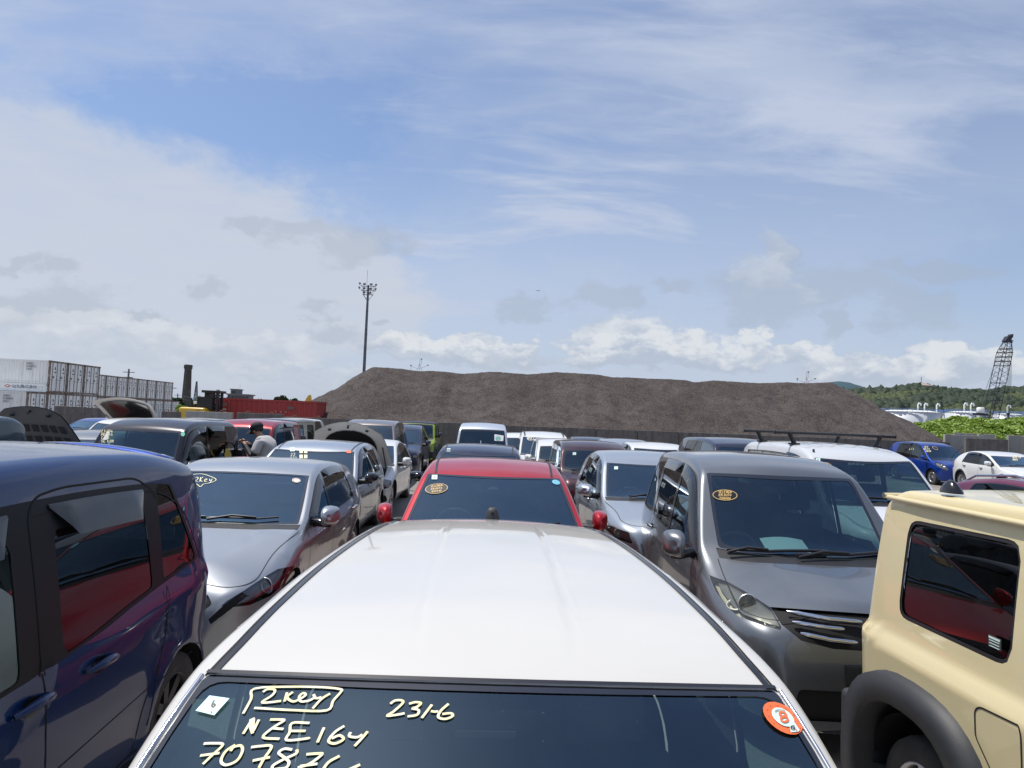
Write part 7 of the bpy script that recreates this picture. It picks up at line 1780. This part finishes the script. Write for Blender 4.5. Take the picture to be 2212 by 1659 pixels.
bl_ = empty('white_cab_unit', (gx(2118, 118, 892), 118, 0), 0, 'white drum unit on a dark platform left of the crane foot', 'machine'); zt = hz(2118, 880, 118); mb = MB(); mb.lathe([(.55, zt-1.0), (.6, zt-.9), (.6, zt-.1), (.45, zt)], n=16); mb.build('drum', M_WHITE, bl_); mb = MB(); mb.box((0, 0, zt-1.2), (2.0, 1.2, .4), bev=.05)
for sx in (-.8, .8): mb.tube([(sx*1.6, 0, 0), (sx, 0, zt-1.3)], .07, 5)
mb.build('platform', M_CR, bl_)
# airliner
ap = empty('airplane', (gx(1162, 2500, 628), 2500, hz(1162, 628, 2500)), R(20), 'tiny airplane high in the sky above the gravel heap', 'airplane'); mb = MB(); mb.tube([(-7, 0, 0), (-6, 0, .2), (5, 0, .2), (7, 0, .6)], [.3, .9, .8, .2], 8); mb.build('fuselage', mat('airplane grey', (.2, .2, .22), .4), ap)
mb = MB(); mb.add([(-1.5, 0, 0), (1.5, 0, 0), (3, 8, .6), (2, 8, .6)], [(0, 1, 2, 3)]); mb.add([(-1.5, 0, 0), (1.5, 0, 0), (3, -8, .6), (2, -8, .6)], [(0, 1, 2, 3)]); mb.add([(4.5, 0, .4), (6.5, 0, .4), (7.2, 0, 3), (6.2, 0, 3)], [(0, 1, 2, 3)]); mb.build('wings', mat('airplane grey', (.2, .2, .22), .4), ap)

# ================================================================== the man with the phone
def skin(name, V, E, Rr, m, parent=None, sub=2, root=0):
    me = D.meshes.new(name); me.from_pydata([tuple(v) for v in V], E, []); o = D.objects.new(name, me); COL.objects.link(o)
    o.modifiers.new('s', 'SKIN'); sv = me.skin_vertices[0].data
    for i, r in enumerate(Rr): sv[i].radius = (r, r) if not isinstance(r, tuple) else r; sv[i].use_root = (i == root)
    sb = o.modifiers.new('d', 'SUBSURF'); sb.levels = sub; sb.render_levels = sub
    dg = bpy.context.evaluated_depsgraph_get(); m2 = D.meshes.new_from_object(o.evaluated_get(dg)); D.objects.remove(o); m2.name = name
    m2.materials.clear(); m2.materials.append(m); m2.shade_smooth(); q = D.objects.new(name, m2); COL.objects.link(q); q.parent = parent; return q
SKINM = mat('skin', (.42, .24, .16), .55); M_SHIRT = mat('light grey cotton', (.50, .48, .48), .9, bump=(60, .3)); M_SLEEVE = mat('navy arm sleeve', (.015, .018, .03), .7); M_TROU = mat('dark trousers', (.03, .03, .04), .85); M_CAP = mat('black cap cloth', (.012, .012, .014), .8); M_HAIR = mat('black hair', (.012, .010, .010), .6)
py_ = 12.55; pr = empty('person', (gx(568, py_, 960), py_, 0), R(-12), 'man in a black cap and grey T-shirt looking down at his phone', 'person')
# local: forward is -x
V = [(0, 0, .95), (.03, 0, 1.12), (.05, 0, 1.30), (.03, 0, 1.42), (-.06, 0, 1.50), (-.12, 0, 1.555), (-.165, 0, 1.61), (-.15, 0, 1.665),        # 0-7 spine, neck, head
     (.03, -.17, 1.43), (.0, -.235, 1.24), (-.06, -.24, 1.15), (-.20, -.15, 1.26), (-.31, -.07, 1.36), (-.36, -.05, 1.395),                          # 8-13 near arm
     (.03, .17, 1.43), (-.02, .235, 1.24), (-.08, .23, 1.15), (-.22, .13, 1.27), (-.32, .06, 1.36), (-.37, .045, 1.395),                              # 14-19 far arm
     (0, -.09, .90), (-.02, -.10, .52), (.02, -.10, .10), (-.10, -.11, .05), (0, .09, .90), (-.02, .10, .52), (.02, .10, .10), (-.10, .11, .05),
     (-.205, 0, 1.565)]
E = [(0, 1), (1, 2), (2, 3), (3, 4), (4, 5), (5, 6), (6, 7), (3, 8), (8, 9), (9, 10), (10, 11), (11, 12), (12, 13), (3, 14), (14, 15), (15, 16), (16, 17), (17, 18), (18, 19), (0, 20), (20, 21), (21, 22), (22, 23), (0, 24), (24, 25), (25, 26), (26, 27), (6, 28)]
RR = [.10, .10, .11, .09, .055, .058, .088, .085, .045, .048, .042, .040, .030, .036, .045, .048, .042, .040, .030, .036, .085, .06, .045, .04, .085, .06, .045, .04, .045]
body = skin('body', V, E, RR, SKINM, pr)
mb = MB(); mb.lathe([(.006, 0), (.017, -.012), (.012, -.03), (0, -.034)], (0, 0, 0), 'X', 8); o = mb.build('nose', SKINM, body); o.location = (-.245, 0, 1.592)
for sg in (1, -1):
    mb = MB(); mb.lathe([(.0, .0), (.022, .006), (.030, .0), (.026, -.012), (0, -.012)], (0, 0, 0), 'Y', 10); e_ = mb.build('ear', SKINM, body); e_.location = (-.135, sg*.088, 1.60); e_.scale = (.8, sg, 1.15)
    mb = MB(); mb.lathe([(0, -.004), (.010, 0), (0, .004)], (-.238, sg*.035, 1.615), 'X', 8); mb.build('eye', M_STKT, body)
for sg, (bx_, by, bz_) in ((-1, V[13]), (1, V[19])):       # five bent fingers on each hand, closed round the phone
    for k, (ln, dz_) in enumerate(((.060, .030), (.070, .012), (.066, -.006), (.052, -.022))):
        p0 = Vector((bx_-.015, by+sg*.012, bz_+dz_*.8)); skin('finger', [p0, p0+Vector((-ln*.5, sg*.006, .004)), p0+Vector((-ln*.85, -sg*.018, .010)), p0+Vector((-ln*.8, -sg*.036, .014))], [(0, 1), (1, 2), (2, 3)], [.010, .009, .008, .006], SKINM, body, 1)
    p0 = Vector((bx_+.01, by-sg*.02, bz_+.025)); skin('thumb', [p0, p0+Vector((-.025, -sg*.012, .018)), p0+Vector((-.05, -sg*.014, .024))], [(0, 1), (1, 2)], [.012, .010, .008], SKINM, body, 1)
SV = [(.01, 0, .90), (.03, 0, 1.10), (.055, 0, 1.28), (.045, 0, 1.40), (-.02, 0, 1.475), (.03, -.18, 1.425), (.005, -.232, 1.26), (-.01, -.25, 1.20), (.03, .18, 1.425), (-.01, .232, 1.26), (-.03, .245, 1.20)]
skin('t_shirt', SV, [(0, 1), (1, 2), (2, 3), (3, 4), (3, 5), (5, 6), (6, 7), (3, 8), (8, 9), (9, 10)], [(.17, .20), (.155, .19), (.155, .205), (.135, .19), .085, .095, .085, .088, .095, .085, .088], M_SHIRT, pr, 2, 1)
for a, nm in (((9, 10, 11, 12), 'arm_sleeve'), ((15, 16, 17, 18), 'arm_sleeve')): skin(nm, [V[i] for i in a], [(0, 1), (1, 2), (2, 3)], [.056, .052, .048, .038], M_SLEEVE, pr, 2)
skin('trousers', [(0, 0, .96), (0, -.09, .88), (-.02, -.10, .52), (.02, -.10, .12), (0, .09, .88), (-.02, .10, .52), (.02, .10, .12)], [(0, 1), (1, 2), (2, 3), (0, 4), (4, 5), (5, 6)], [.16, .11, .085, .07, .11, .085, .07], M_TROU, pr, 2)
for sg in (-1, 1): mb = MB(); mb.box((-.04, sg*.10, .04), (.28, .10, .08), bev=.03); mb.build('shoe', M_BLK, pr)
# head furniture: hair at the nape, cap crown and brim
def dome(c, rx_, ry_, rz__, lo, m, nm, par, tilt=0):
    mb = MB(); nu, nv = 20, 8; vs = []; M_ = Matrix.Rotation(tilt, 3, 'Y')
    for i in range(nv+1):
        ph = lo+(math.pi/2-lo)*i/nv
        for j in range(nu): a = 2*math.pi*j/nu; vs.append(Vector(c)+M_@Vector((rx_*math.cos(ph)*math.cos(a), ry_*math.cos(ph)*math.sin(a), rz__*math.sin(ph))))
    mb.add(vs, [(i*nu+j, i*nu+(j+1) % nu, (i+1)*nu+(j+1) % nu, (i+1)*nu+j) for i in range(nv) for j in range(nu)], 0, True); return mb.build(nm, m, par)
dome((-.128, 0, 1.635), .112, .100, .085, R(-38), M_HAIR, 'hair', body, R(-22))
cap = dome((-.140, 0, 1.665), .122, .108, .095, R(-12), M_CAP, 'cap', pr, R(-22))
mb = MB(); n = 10; vs = []
for i in range(n+1):
    a = -1.15+2.3*i/n
    for (r_, dz_) in ((.105, 0), (.17, -.022), (.205*math.cos(a*.35), -.045)): vs.append((-.140-r_*math.cos(a)*1.0, r_*.62*math.sin(a), 1.625+dz_*1.2-.05*(r_-.1)*10*.8))
mb.add(vs, [(i*3+j, i*3+j+1, (i+1)*3+j+1, (i+1)*3+j) for i in range(n) for j in range(2)], 0, True); mb.build('brim', M_CAP, cap)
M_W = Matrix.Translation(pr.location) @ Matrix.Rotation(R(-12), 4, 'Z')
ph_ = MB(); ph_.box((0, 0, 0), (.008, .15, .075), Matrix.Rotation(R(35), 3, 'Y'), bev=.004); pho = ph_.build('smartphone', M_PIANO, None); pho.location = M_W@Vector((-.405, 0, 1.405)); tag(pho, 'black smartphone held in both hands by the man in the cap', 'phone')
# black handbag hanging from the forearm
bg_ = empty('handbag', M_W@Vector((-.43, -.02, 1.02)), R(-12), 'black leather handbag with a looped handle hanging beside the man in the cap', 'handbag')
M_LEA = mat('black leather', (.012, .012, .014), .38, coat=.2, bump=(25, .4))
mb = MB(); nu, nv = 18, 8; vs = []
for i in range(nv+1):
    t = i/nv; wx = .17*(1-.35*t)*(.85+.15*math.sin(math.pi*t)); wy = .075*(1-.55*t)
    for j in range(nu): a = 2*math.pi*j/nu; vs.append((wx*math.copysign(abs(math.cos(a))**.6, math.cos(a)), wy*math.copysign(abs(math.sin(a))**.6, math.sin(a)), -.02+.25*t+.008*math.sin(3*a)))
mb.add(vs, [(i*nu+j, i*nu+(j+1) % nu, (i+1)*nu+(j+1) % nu, (i+1)*nu+j) for i in range(nv) for j in range(nu)]+[tuple(range(nu)), tuple(range(nv*nu, nv*nu+nu))], 0, True); mb.build('bag_body', M_LEA, bg_)
for sy in (-.03, .03): mb = MB(); mb.tube([(-.09, sy, .2), (-.085, sy, .30), (-.04, sy, .38), (.03, sy, .385), (.075, sy, .30), (.09, sy, .2)], .011, 7); mb.build('bag_handle', M_LEA, bg_)
yb = MB(); cxl = c6.M@Vector((c6.P['W']/2+.03, 2.35, 0)); n = 8; vs = []
for i in range(n+1):
    for j in range(n+1): a, b = i/n, j/n; vs.append((cxl.x+.02+.02*math.sin(b*7+a*3)+.05*(1-b), cxl.y-.14*(1-.35*b)+.28*a*(1-.35*b), .98+.34*b-.05*abs(a-.4)))
yb.add(vs, [(i*(n+1)+j, (i+1)*(n+1)+j, (i+1)*(n+1)+j+1, i*(n+1)+j+1) for i in range(n) for j in range(n)], 0, True); tag(yb.build('yellow_cloth', mat('mustard cloth', (.55, .42, .10), .85), None), 'mustard yellow cloth hanging from the side of the black boxy wagon', 'cloth')
